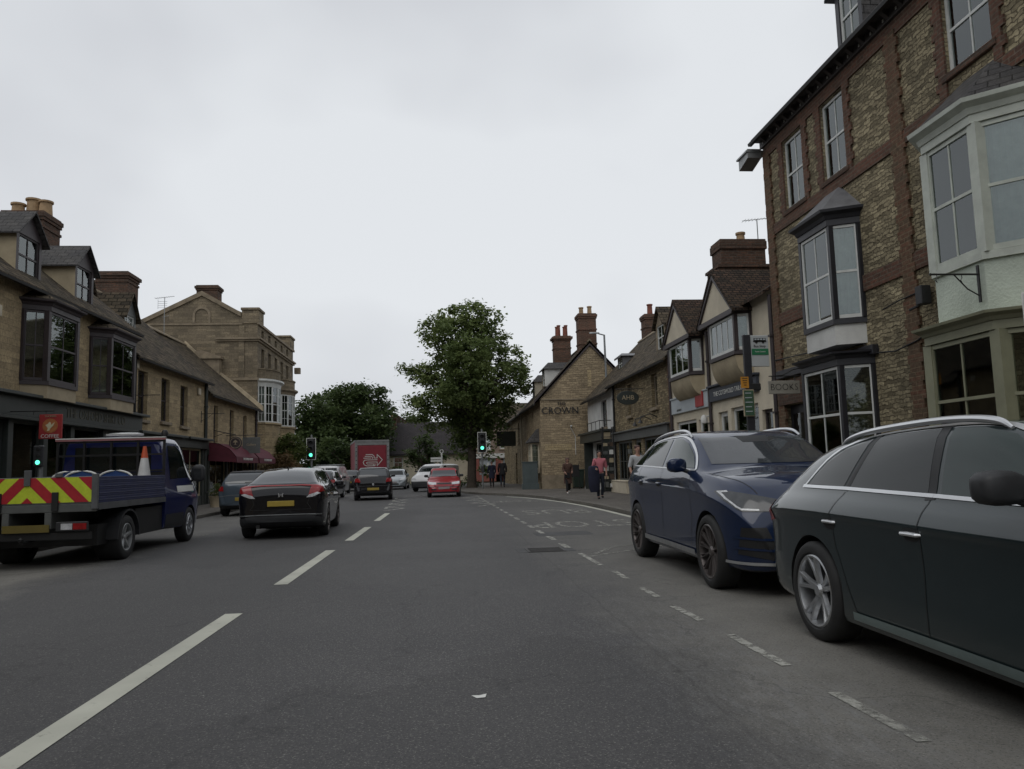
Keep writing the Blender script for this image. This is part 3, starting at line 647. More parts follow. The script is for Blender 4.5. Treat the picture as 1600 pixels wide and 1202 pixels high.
def bracket(label, x, y, z, L, sx, hang=True):
    """iron sign bracket standing out from a wall at x; sx = direction away from the wall"""
    mb = MB(n=(0, 1, 0)); mb.box(x, x+sx*.02, y-.02, y+.02, z-.38, z+.12); mb.tube([(x, y, z), (x+sx*L, y, z)], .014, 6)
    mb.tube([(x, y, z-.3), (x+sx*L*.25, y, z-.2), (x+sx*L*.5, y, z-.01)], .009, 5)
    if hang:
        for q in (.35, .85): mb.tube([(x+sx*L*q, y, z), (x+sx*L*q, y, z-.05), (x+sx*(L*q+.02), y, z-.08), (x+sx*L*q, y, z-.11)], .006, 5)
    return single(mb, 'sign_bracket', 'iron', label, 'bracket', (x, y, z))
# ================================================================ tall brick and stone building, right
XR = 7.8
root = thing('shop_house', 'tall three storey rubble building with red brick bands and two bays, at right', 'building', (XR, 8, 0))
M['eaves_wood'] = flat('weathered_eaves_wood', (.055, .048, .045), .6, vary=.3)
tw = [(13.42, 14.32), (15.12, 16.05), (9.5, 10.5), (5.6, 6.5)]
wz = lambda a: (7.10, 8.46) if a < 10 else (6.86, 8.44)
holes = [(a, b)+wz(a) for a, b in tw] + [(15.75, 16.75, .1, 2.55)]
wall, F = shell(root, 'rubble_tall', XR, XR+9, 3.0, 17.0, 0, 8.95, XR+4.5, 12.6, holes=holes, reveal=.16)
for i, (a, b) in enumerate(tw): window(root, F, a, b, wz(a)[0], wz(a)[1], .05, curtain='curtain' if i < 2 else 'half', sill='brick_dark', cols=2, rows=2, silld=.06)
br = MB(*F)
for (za, zb) in ((6.52, 6.76), (4.36, 4.66), (8.46, 8.72)):
    br.box(3.0, 17.0, -.02, .035, za, zb)
br.build('brick_band', 'brick', root)
for (a, b) in ((16.72, 17.02), (11.66, 11.96), (7.2, 7.5)):
    br = MB(*F)
    for z_ in range(0, 60):
        zz = z_*.15
        if zz > 8.4: break
        e = .05 if z_ % 2 else 0
        br.box(a-e, min(b+e, 17.03), -.02, .045+.002*(z_ % 3), zz, zz+.149)
    br.build('brick_pier', 'brick_mix', root)
for (a, b) in tw:
    for s_ in (0, 1):
        br = MB(*F)
        for z_ in range(0, 12):
            zz = 6.765+z_*.141; e = .24 if z_ % 2 else .17
            if s_: br.box(b+.002, b+e, -.02, .037, zz, zz+.141)
            else: br.box(a-e, a-.002, -.02, .037, zz, zz+.141)
        br.build('window_surround', 'brick', root)
r = roof_y(root, 'slate', XR, XR+4.5, XR+9, 3.0, 17.1, 9.06, 12.7, oh=.27, t=.06)
mb = MB(*F); mb.box(2.95, 17.05, -.02, .09, 8.725, 8.9); mb.box(2.9, 17.1, -.02, .28, 8.9, 8.97); mb.build('cornice', 'eaves_wood', root)
for k_ in range(36):
    mb = MB(*F); y = 3.2+k_*.385; mb.prism([(y, .091, 8.76), (y, .22, 8.86), (y, .25, 8.898), (y, .091, 8.898)], (.09, 0, 0)); mb.build('eaves_bracket', 'eaves_wood', root)
    if k_ > 14:
        mb = MB(*F); mb.box(y+.16, y+.2, .094, .10, 8.78, 8.83); mb.build('rafter_end', 'white_paint', root)
mb = MB(n=(0, 1, 0)); mb.prism([(XR-.40, 17.05, 8.52), (XR-.40, 17.6, 8.40), (XR-.06, 17.6, 8.40), (XR-.06, 17.05, 8.52)], (0, 0, .22)); mb.box(XR-.44, XR+.1, 17.03, 17.65, 8.66, 8.70); mb.build('eaves_end', 'steel', root)
dormer(root, -1, XR+.1, XR+2.6, 12.75, 13.65, 9.1, 10.5, 10.95, face='black_paint', cheek='slate', curtain=1, roofm='lead')
# dark bay, first floor and shop window below
bay(root, F, 13.2, 14.85, .25, .5, 3.9, 5.68, 'black_paint', 'white_paint', fcols=2, curtain=(0,), apron=(3.42, 'render_white'), roof=(6.62, 'lead'), cornice=.17)
bay(root, F, 13.05, 15.0, .27, .55, 1.25, 3.02, 'black_paint', 'white_paint', 'glass_shop', fcols=2, apron=(.1, 'black_paint'), cornice=.12)
mb = MB(*F); mb.box(12.9, 16.9, -.01, .12, 3.16, 3.34); mb.box(15.05, 15.72, -.01, .06, .1, 3.16); mb.build('fascia', 'black_paint', root, bevel=.01)
mb = MB(*F); mb.box(15.0, 16.95, -.01, .07, 2.56, 3.1); mb.build('door_head', 'brick_dark', root)
mb = MB(*F); mb.box(15.76, 16.74, -.16, -.11, .13, 2.54); d = mb.build('door', 'black_paint', root)
mb = MB(*F); mb.box(15.9, 16.6, -.11, -.10, 1.0, 2.35); mb.build('door_glass', 'glass_shop', d)
mb = MB(*F); mb.box(13.62, 13.9, .3, .31, 1.95, 2.22); mb.build('yellow_notice', flat('yellow_card', (.55, .55, .03), .6, vary=.3, scale=20), root)
mb = MB(*F); mb.lathe((14.1, -.6, 2.75), [(.0, .0), (.04, .01), (.05, .05), (.0, .06)], 10, cap=False); mb.build('shop_lamp', 'lamp', root)
# pale green bay
bay(root, F, 8.72, 11.0, .62, .60, 4.0, 5.78, 'green_white', 'green_white', fcols=2, curtain=True, apron=(3.15, 'green_render'), roof=(6.85, 'slate'), cornice=.2, post=.16, fw=.06)
b = bay(root, F, 8.45, 11.15, .66, .72, 1.25, 2.92, 'olive', 'olive', 'glass_shop', fcols=2, curtain=(2,), apron=(.1, 'olive'), cornice=.12, post=.18, fw=.06)
mb = MB(*F); mb.lathe((9.3, -.3, 2.5), [(.0, .0), (.035, .01), (.045, .05), (.0, .06)], 10); mb.build('shop_lamp', 'lamp', root)
bay(root, F, 4.2, 6.8, .62, .60, 4.02, 5.95, 'green_white', 'green_white', fcols=2, apron=(3.05, 'green_render'), roof=(7.0, 'slate'), cornice=.26, post=.16)
# cables and fittings
mb = MB(*F); mb.tube([(17.0, .06, 3.62), (15.2, .06, 3.55), (13.3, .05, 3.4), (12.9, .05, 3.18), (12.3, .06, 3.12), (11.7, .06, 3.2), (11.1, .08, 3.35)], .014, 5)
mb.tube([(11.35, .05, 3.3), (11.3, .05, 1.2)], .016, 5); mb.tube([(12.6, .05, 3.9), (12.1, .06, 3.95), (11.3, .07, 3.98)], .012, 5); mb.build('cable', 'black', root)
mb = MB(*F); mb.box(11.25, 11.42, .05, .22, 3.72, 4.02); mb.tube([(11.34, .1, 3.76), (11.6, .22, 3.68)], .025, 6); mb.build('alarm_box', 'plastic', root, bevel=.02)
bracket('black iron sign bracket with two empty hooks on the pale green bay front', XR-.62, 9.42, 3.72, .7, -1)
# the parking sign at the right edge of the frame
t = thing('parking_sign', 'blue and white rectangular parking sign on a grey post, cut by the right edge', 'sign', (5.35, 6.4, .12))
mb = MB(n=(0, 1, 0)); mb.tube([(5.42, 6.44, .12), (5.42, 6.44, 2.9)], .03, 8); mb.build('post', 'steel', t)
mb = MB(n=(0, 1, 0)); mb.box(5.26, 5.60, 6.38, 6.395, 2.30, 2.78); p = mb.build('sign_plate', 'white_paint', t, bevel=.01)
mb = MB(n=(0, 1, 0)); mb.box(5.285, 5.575, 6.373, 6.379, 2.5, 2.755); mb.build('blue_panel', flat('blue_sign', (.02, .09, .35), .5, vary=.05), p)

# ================================================================ jettied white houses
root = thing('gabled_shop', 'cream rendered shop with overhanging gable and dark tailor fascia, next to the tall building', 'building', (XR, 19, 0))
wall, F = shell(root, 'render_cream', XR, XR+7, 17.0, 21.5, 0, 5.35, holes=[(17.45, 18.05, .8, 2.55), (18.25, 20.05, .9, 2.75), (20.3, 21.0, .1, 2.7)], reveal=.12)
def jetty(root, F, y0, y1, n0, n1, z0, z1, zr, oc, side_in=.15):
    p = .42
    b = bay(root, F, n0, n1, side_in, p, z0, z1, 'dark_brown', 'white_paint', fcols=4 if oc else 3, curtain=(0, 1, 2) if oc else (1,), cornice=0, post=.10, fw=.06)
    # curved plaster soffit below the bay
    mb = MB(*F); rings = []
    for k_ in range(7):
        a = k_/6*math.pi/2; q = 1-math.cos(a); zz = z0-.12-(.62*math.sin(a)); yy = (p-.02)*(1-math.sin(a)) if True else 0
        yy = (p-.02)*(math.cos(a)); rings.append([(n0+.02, -.01, zz), (n0+side_in*math.cos(a)+.02, yy, zz), (n1-side_in*math.cos(a)-.02, yy, zz), (n1-.02, -.01, zz)])
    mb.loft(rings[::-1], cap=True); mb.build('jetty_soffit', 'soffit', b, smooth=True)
    # gable over it
    ym = (y0+y1)/2; mb = MB(*F); mb.poly([(y0+.1, p+.02, z1+.13), (y1-.1, p+.02, z1+.13), (ym, p+.02, zr-.12)]); g = mb.build('gable_wall', 'render_cream', root, noflip=False)
    mb = MB(*F); k2 = (zr-z1-.1)/(ym-y0)
    for s in (-1, 1):
        e = y0 if s < 0 else y1; a0 = (e-.02*s, z1+.08); 
        mb.prism([(e, p+.02, z1+.02), (e, p+.02, z1+.16), (ym, p+.02, zr+.0), (ym, p+.02, zr-.15)], (0, .06, 0))
    mb.box(y0+.05, y1-.05, p-.02, p+.075, z1+.0, z1+.13)
    mb.build('bargeboard', 'dark_brown', g)
    r = MB(*F); rg = []; t = .09; e = .08; kk = (zr-z1-.1)/(ym-y0)
    for q in (p+.1, -4.5): rg.append([(y0-e, q, z1+.1-e*kk), (y0-e, q, z1+.1-e*kk+t), (ym, q, zr+t*1.3), (y1+e, q, z1+.1-e*kk+t), (y1+e, q, z1+.1-e*kk), (ym, q, zr)])
    r.loft(rg); ro = r.build('roof', 'clay_tile', root)
    return b
jetty(root, F, 18.35, 20.95, 18.35, 20.45, 4.1, 5.03, 6.35, True)
r = MB(n=(0, 1, 0)); r.loft([[(XR-.25, y, 5.2), (XR-.25, y, 5.28), (XR+2.8, y, 7.0), (XR+5.8, y, 5.3), (XR+5.8, y, 5.2), (XR+2.8, y, 6.9)] for y in (17.03, 21.5)]); r.build('roof', 'clay_tile', root)
mb = MB(*F); mb.box(18.1, 21.42, .0, .09, 3.02, 3.42); mb.box(18.05, 21.45, .0, .17, 3.42, 3.48); fa = mb.build('fascia', 'navy', root, bevel=.01)
text_mesh('shop_lettering', 'THE COTSWOLD TAILOR', .185, 'white_text', (XR-.096, 19.95, 3.21), (0, -1, 0), (0, 0, 1), fa, sx=1.05)
window(root, F, 20.3, 21.0, .13, 2.7, .08, mat='render_white', sill=None, cols=1, rows=1, mid=False, fw=.12, glass='glass_shop', name='shop_door')
window(root, F, 18.25, 20.05, .9, 2.75, .08, mat='render_white', sill='render_white', cols=2, rows=1, mid=False, fw=.09, glass='glass_shop', name='shop_window')
window(root, F, 17.45, 18.05, .8, 2.55, .08, mat='dark_brown', sill='render_white', cols=1, rows=1, mid=False, fw=.07, glass='glass_shop', name='shop_window')
mb = MB(*F); mb.lathe((19.2, -.7, 2.5), [(.0, .0), (.04, .01), (.05, .05), (.0, .06)], 10); mb.build('shop_lamp', 'lamp', root)
downpipe(root, XR-.06, 21.47, .1, 5.1, 'dark_brown', .05); downpipe(root, XR-.06, 17.12, .1, 5.2, 'dark_brown', .05)
chimney(root, 8.9, 21.6, 1.35, .75, 5.4, 7.8, 'brick_dark', pots=((.1, 0, .13, .32, 'pot'),), rings=(), cap=.04)
mb = MB(n=(0, 1, 0)); mb.box(8.1, 10.0, 21.1, 22.1, 5.4, 7.02); mb.box(8.05, 10.05, 21.05, 22.15, 6.92, 7.0); mb.build('chimney_base', 'brick_dark', root)
aerial('thin television aerial above the wide sooty chimney by the gabled shops', 9.45, 21.4, 7.6, .85)

root = thing('gabled_shop', 'smaller cream gabled shop with pale fascia and a red square sign', 'building', (XR, 23.3, 0))
wall, F = shell(root, 'render_cream', XR, XR+7, 21.5, 25.3, 0, 5.35, holes=[(21.9, 22.7, .1, 2.6), (22.9, 24.9, .7, 2.65)], reveal=.12)
jetty(root, F, 21.75, 24.45, 21.95, 24.2, 4.02, 5.0, 6.3, False)
r = MB(n=(0, 1, 0)); r.loft([[(XR-.25, y, 5.2), (XR-.25, y, 5.28), (XR+2.8, y, 6.9), (XR+5.8, y, 5.3), (XR+5.8, y, 5.2), (XR+2.8, y, 6.8)] for y in (21.5, 25.3)]); r.build('roof', 'clay_tile', root)
mb = MB(*F); mb.box(21.62, 25.15, .0, .08, 2.92, 3.4); mb.box(21.6, 25.2, .0, .11, 3.4, 3.45); fa = mb.build('fascia', 'pale_sign', root, bevel=.01)
mb = MB(*F); mb.box(21.95, 22.6, .082, .12, 2.98, 3.42); mb.build('red_panel', 'red_sign', fa)
text_mesh('shop_lettering', 'PROPERTY', .1, 'grey_metal', (XR-.086, 24.3, 3.02), (0, -1, 0), (0, 0, 1), fa)
window(root, F, 22.9, 24.9, .7, 2.65, .06, mat='render_white', sill='render_white', cols=2, rows=1, mid=False, fw=.09, glass='glass_shop', name='shop_window')
window(root, F, 21.9, 22.7, .13, 2.6, .06, mat='render_white', sill=None, cols=1, rows=1, mid=False, fw=.11, glass='glass_shop', name='shop_door')
downpipe(root, XR-.06, 25.25, .1, 5.1, 'dark_brown', .05)
mb = MB(*F); mb.tube([(21.65, .06, 2.65), (21.65, .16, 2.62)], .03, 6); mb.lathe((21.65, .2, 2.45), [(.0, -.02), (.09, .0), (.1, .1), (.07, .2), (.02, .24)], 10); mb.build('wall_lamp', 'render_white', root, smooth=True)

# ================================================================ rubble stone shop and white cottage
root = thing('stone_shop', 'dark rubble stone shop with long mossy slate roof and small upper windows', 'building', (XR, 30, 0))
hs = [(27.0, 27.75, 3.35, 4.6), (30.7, 31.4, 3.3, 4.6)]
wall, F = shell(root, 'rubble', XR, XR+7, 25.3, 34.3, 0, 4.95, XR+3.2, 7.75, holes=hs+[(25.9, 29.2, .6, 2.3), (29.6, 30.5, .1, 2.3), (31.0, 33.6, .6, 2.3)])
for a in hs: window(root, F, *a[:2], a[2], a[3], .12, mat='stone_trim', cols=1, rows=1, curtain=None, fw=.08)
for (a, b) in ((25.9, 29.2), (31.0, 33.6)):
    window(root, F, a, b, .6, 2.3, .05, mat='grey_wood', cols=4, rows=2, mid=False, fw=.08, sill='grey_wood', glass='glass_shop', name='shop_window')
window(root, F, 29.6, 30.5, .13, 2.3, .05, mat='grey_wood', cols=1, rows=1, mid=False, fw=.12, sill=None, glass='glass_shop', name='shop_door')
mb = MB(*F); mb.box(25.7, 34.0, .0, .10, 2.32, 2.66); mb.box(25.6, 34.1, .0, .2, 2.66, 2.72); mb.build('fascia', 'grey_wood', root, bevel=.01)
roof_y(root, 'stone_slate', XR, XR+3.2, XR+7, 25.25, 34.35, 5.0, 7.8, 4.9, oh=.25, sag=.12)
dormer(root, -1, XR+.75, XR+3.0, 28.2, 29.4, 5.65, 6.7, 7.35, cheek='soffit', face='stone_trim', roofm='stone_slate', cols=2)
downpipe(root, XR-.05, 33.9, .1, 4.9)
mb = MB(*F)
for z_ in range(0, 33): e = .05 if z_ % 2 else 0; mb.box(25.31, 25.62+e, -.02, .02+.002*(z_ % 3), z_*.15, z_*.15+.148)
mb.build('brick_quoin', 'brick_mix', root)
t = thing('hanging_sign', 'oval dark hanging sign with pale letters on the stone shop front', 'sign', (XR-.6, 30.9, 4.0))
mb = MB(n=(0, 1, 0)); mb.lathe((XR-.62, 28.9, 3.86), [(.0, -.02), (.42, -.02), (.44, 0), (.42, .02), (0, .02)], 24, axis='y')
for v in mb.v: v.z = 3.86+(v.z-3.86)*.62
pl = mb.build('sign_board', 'dark_green', t)
text_mesh('sign_lettering', 'AHB', .25, 'soffit', (XR-.62, 28.873, 3.86), (1, 0, 0), (0, 0, 1), pl)
mb = MB(n=(0, 1, 0)); mb.tube([(XR, 28.9, 4.2), (XR-1.1, 28.9, 4.2)], .016, 6); mb.tube([(XR-.4, 28.9, 4.2), (XR-.4, 28.9, 4.06)], .01, 5); mb.tube([(XR-.85, 28.9, 4.2), (XR-.85, 28.9, 4.06)], .01, 5); mb.build('bracket', 'iron', t)
for i, (y, z) in enumerate(((28.0, 2.95), (27.2, 3.0))):
    mb = MB(n=(0, 1, 0)); mb.tube([(XR, y, z), (XR-.25, y, z+.12), (XR-.6, y, z+.02), (XR-.62, y, z-.1)], .02, 6); mb.lathe((XR-.62, y, z-.22), [(.1, 0), (.05, .09), (.02, .13)], 10)
    single(mb, 'wall_lamp', 'iron', ['curved black swan neck lamp left of centre on the stone shop', 'curved black swan neck lamp nearest the gabled shops'][i], 'lamp', (XR, y, z))

root = thing('white_cottage', 'narrow white rendered shop house between the stone shop and the pub', 'building', (XR, 37, 0))
wall, F = shell(root, 'render_white', XR, XR+7, 34.3, 40.3, 0, 4.8, XR+3.0, 7.7, holes=[(35.6, 36.9, 3.1, 4.4), (35.0, 38.5, .6, 2.4)])
window(root, F, 35.6, 36.9, 3.1, 4.4, .10, mat='dark_brown', cols=1, rows=2)
window(root, F, 35.0, 38.5, .6, 2.4, .05, mat='dark_green', cols=3, rows=2, mid=False, fw=.08, sill='dark_green', glass='glass_shop', name='shop_window')
mb = MB(*F); mb.box(34.6, 40.1, .0, .5, 2.45, 2.85); mb.box(34.5, 40.2, .0, .6, 2.85, 2.95); mb.box(34.6, 34.75, .0, .45, .1, 2.45); mb.box(39.2, 39.35, .0, .45, .1, 2.45); mb.build('shop_front', 'dark_green', root)
mb = MB(*F); mb.box(34.58, 34.598, .05, .42, 2.5, 2.8); mb.build('fascia_end_panel', 'soffit', root)
roof_y(root, 'stone_slate', XR, XR+3.0, XR+7, 34.3, 40.4, 4.85, 7.75, 4.8, oh=.3)
chimney(root, XR+3.35, 39.3, .8, .8, 6.9, 9.15, 'brick_dark', pots=((0, 0, .15, .6, 'pot_red'),), rings=(8.4,))
dormer(root, -1, XR+1.1, XR+2.6, 36.6, 37.6, 5.9, 6.6, 6.8, cheek='lead', face='grey_wood', roofm='lead', hip=.1)
mb = MB(n=(0, 1, 0))
for y in (34.7, 35.6, 36.6, 37.6): mb.tube([(XR-.55, y, 2.95), (XR-.55, y, 3.35)], .015, 5)
mb.tube([(XR-.55, 34.7, 3.35), (XR-.55, 37.6, 3.35)], .02, 5); mb.tube([(XR-.02, 34.7, 3.35), (XR-.55, 34.7, 3.35)], .02, 5); mb.build('balcony_rail', 'iron', root)
# goods ladder / rack standing outside
t = thing('display_rack', 'tall dark iron rack of goods standing outside the white shop', 'rack', (7.0, 33.6, .12))
mb = MB(n=(0, 1, 0))
for (x, y) in ((7.05, 33.5), (7.55, 33.5), (7.2, 34.0), (7.6, 34.0)): mb.tube([(x, y, .12), (7.3, 33.75, 3.1) if 0 else (x+.05, y, 3.0)], .03, 5)
for k_ in range(9): z = .3+k_*.32; mb.tube([(7.05, 33.5, z), (7.55, 33.5, z)], .018, 5); mb.tube([(7.05, 33.5, z), (7.2, 34.0, z)], .018, 5)
mb.tube([(7.1, 33.45, .15), (7.5, 33.45, 2.9)], .02, 5); mb.build('frame', 'iron', t)
for k_ in range(12):
    mb = MB(n=(0, 1, 0)); z = .34+(k_ % 6)*.36; x = 7.12+.25*(k_//6); mb.box(x, x+.18, 33.44, 33.6, z, z+random.uniform(.12, .24)); mb.build('goods', ['grey_wood', 'soffit', 'render_white', 'wood'][k_ % 4], t)

# ================================================================ the pub
root = thing('stone_pub', 'honey stone pub with steep gable end, two brick chimneys and its name', 'building', (5.35, 42, 0))
PX = 5.35; gx, gz = 8.17, 7.95
PF = ((PX, 0, 0), (0, 1, 0), (-1, 0, 0)); GF = ((0, 41, 0), (1, 0, 0), (0, -1, 0))
mb = MB(*PF); ph = [(44.3, 44.75, 2.85, 4.5), (47.4, 47.85, 2.9, 4.5), (45.0, 45.5, 1.1, 2.35), (47.4, 48.0, .9, 2.3)]
facade(mb, 41, 51, 0, 5.0, ph, .14)
mb.frame(n=(0, 1, 0)); mb.poly([(PX, 41, 0), (11, 41, 0), (11, 41, 4.9), (gx, 41, gz-.05), (PX, 41, 4.95)]); mb.poly([(PX, 51, 0), (11, 51, 0), (11, 51, 4.9), (gx, 51, gz), (PX, 51, 5)]); mb.poly([(11, 41, 0), (11, 51, 0), (11, 51, 5), (11, 41, 5)])
mb.build('wall', 'rubble_crown', root, noflip=False)
for a in ph: window(root, PF, *a, .1, mat='dark_brown', cols=1, rows=2, fw=.06)
roof_y(root, 'stone_slate', PX, gx, 11, 40.9, 51.1, 4.95, gz, 4.9, oh=.3, t=.12)
mb = MB(*GF); mb.box(PX+.05, 9.9, .0, .06, 4.86, 4.94); mb.build('string_course', 'stone_trim', root)
mb = MB(*GF)
mb.prism([(PX-.32, .02, 4.62), (PX-.32, .02, 4.86), (gx, .02, gz+.12), (gx, .02, gz-.12)], (0, .08, 0)); mb.prism([(11.3, .02, 4.55), (11.3, .02, 4.8), (gx, .02, gz+.12), (gx, .02, gz-.12)], (0, .08, 0))
mb.build('bargeboard', 'dark_brown', root)
mb = MB(*GF); mb.box(PX-.02, PX+2.1, .0, .03, .12, .85); mb.build('plinth', 'stone_trim', root)
mb = MB(*GF); mb.box(5.55, 7.0, .0, .006, 2.15, 2.5)
M['patch_stone'] = masonry('cleaned_stone', (0.52, 0.42, 0.26), (0.45, 0.35, 0.20), (0.3, 0.24, 0.15), 0.36, 0.135, 0.012, warp=0.07, bump=0.5, stain=0.2, wscale=3.5)
mb.box(8.0, 8.2, 0, .006, 5.6, 6.5); mb.build('patched_stonework', 'patch_stone', root)
L_ = text_mesh('pub_lettering', 'CROWN', .52, 'iron', (6.42, 40.93, 4.28), (1, 0, 0), (0, 0, 1), root, extrude=.02, sx=1.0)
text_mesh('pub_lettering', 'THE', .26, 'iron', (6.5, 40.93, 4.66), (1, 0, 0), (0, 0, 1), root, extrude=.02)
chimney(root, 8.12, 41.5, .98, .8, 6.9, 9.65, 'brick', pots=((-.25, 0, .13, .42, 'pot'), (.22, 0, .13, .48, 'pot')), rings=(7.9, 8.7))
c = chimney(root, 7.35, 45.5, 1.0, .8, 6.2, 9.1, 'brick', pots=((-.28, -.15, .11, .6, 'pot_red'), (-.12, .15, .11, .75, 'pot_red'), (.18, -.15, .11, .6, 'pot_red'), (.32, .15, .11, .75, 'pot_red')), rings=(8.3,), cap=.12)
dormer(root, -1, PX+.65, PX+2.6, 43.6, 44.7, 5.9, 6.9, 7.35, cheek='render_white', face='stone_trim', roofm='slate', hip=.3, cols=1)
dormer(root, -1, PX+.55, PX+2.4, 47.6, 48.7, 5.6, 6.6, 7.1, cheek='render_cream', face='stone_trim', roofm='slate', hip=.3, cols=1)
# little oriel with its own roof by the corner
mb = MB(*PF); mb.box(41.9, 43.2, 0, .54, .95, 1.12); mb.box(41.99, 43.15, 0, .40, 1.12, 2.62); 
o = mb.build('oriel_window', 'render_cream', root)
mb = MB(*PF); sash(mb, 42.0, 43.1, 1.15, 2.6, .48, 2, 4, .05, .03, mid=False); mb.build('sash_frame', 'render_cream', o)
mb = MB((PX-.46, 41.95, 0), (1, 0, 0), (0, -1, 0)); sash(mb, 0, .46, 1.15, 2.6, .012, 1, 4, .07, .04, mid=False); mb.build('sash_frame', 'render_cream', o)
mb = MB(*PF); mb.box(42.08, 43.02, .44, .448, 1.18, 2.57); mb.build('glass_pane', 'glass', o)
mb = MB(*PF); mb.box(41.955, 41.962, .03, .43, 1.18, 2.57); mb.build('glass_pane', 'car_glass' if 'car_glass' in M else 'glass', o)
mb = MB(*PF); mb.poly([(41.7, .62, 2.64), (43.4, .62, 2.64), (43.2, 0, 3.4), (41.9, 0, 3.4)]); mb.poly([(41.7, .62, 2.64), (41.7, 0, 2.64), (41.9, 0, 3.4)]); mb.poly([(43.4, .62, 2.64), (43.4, 0, 2.64), (43.2, 0, 3.4)]); mb.poly([(41.7, .62, 2.64), (43.4, .62, 2.64), (43.4, 0, 2.64), (41.7, 0, 2.64)]); mb.build('oriel_roof', 'slate', o)
downpipe(root, PX-.06, 50.6, .1, 4.8, 'render_cream', .05)
mb = MB(*GF); mb.tube([(7.2, .03, 1.9), (7.2, .03, 2.9)], .018, 5); mb.tube([(7.2, .03, 2.9), (6.95, .04, 3.4)], .012, 5); mb.lathe((7.0, .08, 3.45), [(0, -.04), (.06, -.03), (.07, .02), (0, .05)], 8); mb.build('wall_lamp', 'render_white', root)
# the darker continuation of the pub and its sign
root = thing('stone_inn', 'darker stone wing beyond the pub, half behind the tree', 'building', (5.3, 58, 0))
mb = MB((5.4, 0, 0), (0, 1, 0), (-1, 0, 0)); ih = [(53.0, 53.7, 3.0, 4.4), (58, 58.7, 3.0, 4.4), (55, 56, .1, 2.3), (62, 62.7, 3, 4.4)]
wall, F2 = shell(root, 'rubble', 5.4, 12, 51.1, 66, 0, 4.9, 8.7, 7.4, holes=ih)
for a in ih: window(root, F2, *a, .1, mat='dark_brown', cols=1, rows=2, fw=.06, sill=None if a[2] < 1 else 'stone_trim')
roof_y(root, 'stone_slate', 5.4, 8.7, 12, 51.1, 66.1, 4.9, 7.5, oh=.3)
chimney(root, 8.7, 57, .8, .9, 6.8, 8.9, 'brick_dark', pots=((0, 0, .13, .4, 'pot_red'),))
chimney(root, 7.6, 52.4, .5, .5, 6.0, 8.0, 'brick_dark', pots=())
t = thing('hanging_sign', 'square green grey inn sign on the dark wing behind the tree', 'sign', (4.6, 52, 3.2))
mb = MB(n=(0, 1, 0)); mb.box(3.75, 5.05, 52, 52.06, 2.75, 3.75); mb.build('sign_board', flat('green_grey_board', (.045, .05, .04), .6), t, bevel=.01)
mb = MB(n=(0, 1, 0)); mb.tube([(5.4, 52.03, 3.9), (3.8, 52.03, 3.9)], .025, 6); mb.tube([(4.2, 52.03, 3.9), (4.2, 52.03, 3.75)], .012, 5); mb.tube([(4.9, 52.03, 3.9), (4.9, 52.03, 3.75)], .012, 5); mb.build('bracket', 'iron', t)
# telecoms cabinet
mb = MB(n=(0, 1, 0)); mb.box(4.3, 5.2, 41.2, 41.7, .12, .42); mb.box(4.35, 5.15, 41.25, 41.65, .42, 1.55); mb.box(4.32, 5.18, 41.22, 41.68, 1.55, 1.6)
mb.box(4.745, 4.755, 41.243, 41.25, .5, 1.5)
single(mb, 'street_cabinet', flat('green_grey_cabinet', (.075, .095, .095), .5, vary=.15), 'grey green metal street cabinet against the pub front corner', 'cabinet', (4.75, 41.45, .12), bevel=.01)
# building far behind the tree, and the pinkish one beyond
root = thing('corner_house', 'pale stone house seen through the tree with sash window and red shopfront', 'building', (6, 70, 0))
hh = [(3.6, 4.5, 2.9, 4.3), (5.3, 6.3, 3.0, 4.4)]
mb = MB((0, 70, 0), (1, 0, 0), (0, -1, 0)); facade(mb, 2.9, 9, 0, 5.4, hh, .15); mb.frame(n=(0, 1, 0)); mb.poly([(2.9, 70, 0), (2.9, 78, 0), (2.9, 78, 5.4), (2.9, 74, 7.4), (2.9, 70, 5.4)]); mb.build('wall', flat('pinkish_stone', (.25, .19, .15), .9, vary=.2, bump=.3, bscale=12), root, noflip=False)
F3 = ((0, 70, 0), (1, 0, 0), (0, -1, 0))
for a in hh: window(root, F3, *a, .1, mat='white_paint', cols=2, rows=2, fw=.09)
mb = MB(n=(0, 1, 0)); mb.poly([(2.7, 69.7, 5.3), (9, 69.7, 5.3), (9, 74, 7.5), (2.7, 74, 7.5)]); mb.poly([(2.7, 78, 5.3), (9, 78, 5.3), (9, 74, 7.5), (2.7, 74, 7.5)]); mb.build('roof', 'stone_slate', root)
mb = MB(*F3); mb.box(2.95, 7.0, 0, .25, 2.2, 2.6); mb.build('fascia', 'render_white', root)
mb = MB(*F3); mb.box(2.95, 3.4, 0, .2, .1, 2.18); mb.box(4.9, 5.5, 0, .2, .1, 2.18); mb.box(3.4, 7.0, 0, .2, .1, .7); mb.build('shop_front', flat('red_painted_shopfront', (.25, .085, .065), .6), root)
mb = MB(*F3); mb.box(3.42, 4.88, .0, .02, .72, 2.18); mb.box(5.52, 6.9, 0, .02, .72, 2.18); mb.build('shop_window', 'pale_sign', root)
for i in range(6):
    mb = MB(*F3); mb.box(3.5+i*.3, 3.7+i*.3, .03, .05, .9+.3*(i % 3), 1.2+.3*(i % 3)); mb.build('window_poster', ['red_sign', 'navy', 'white_paint'][i % 3], root)
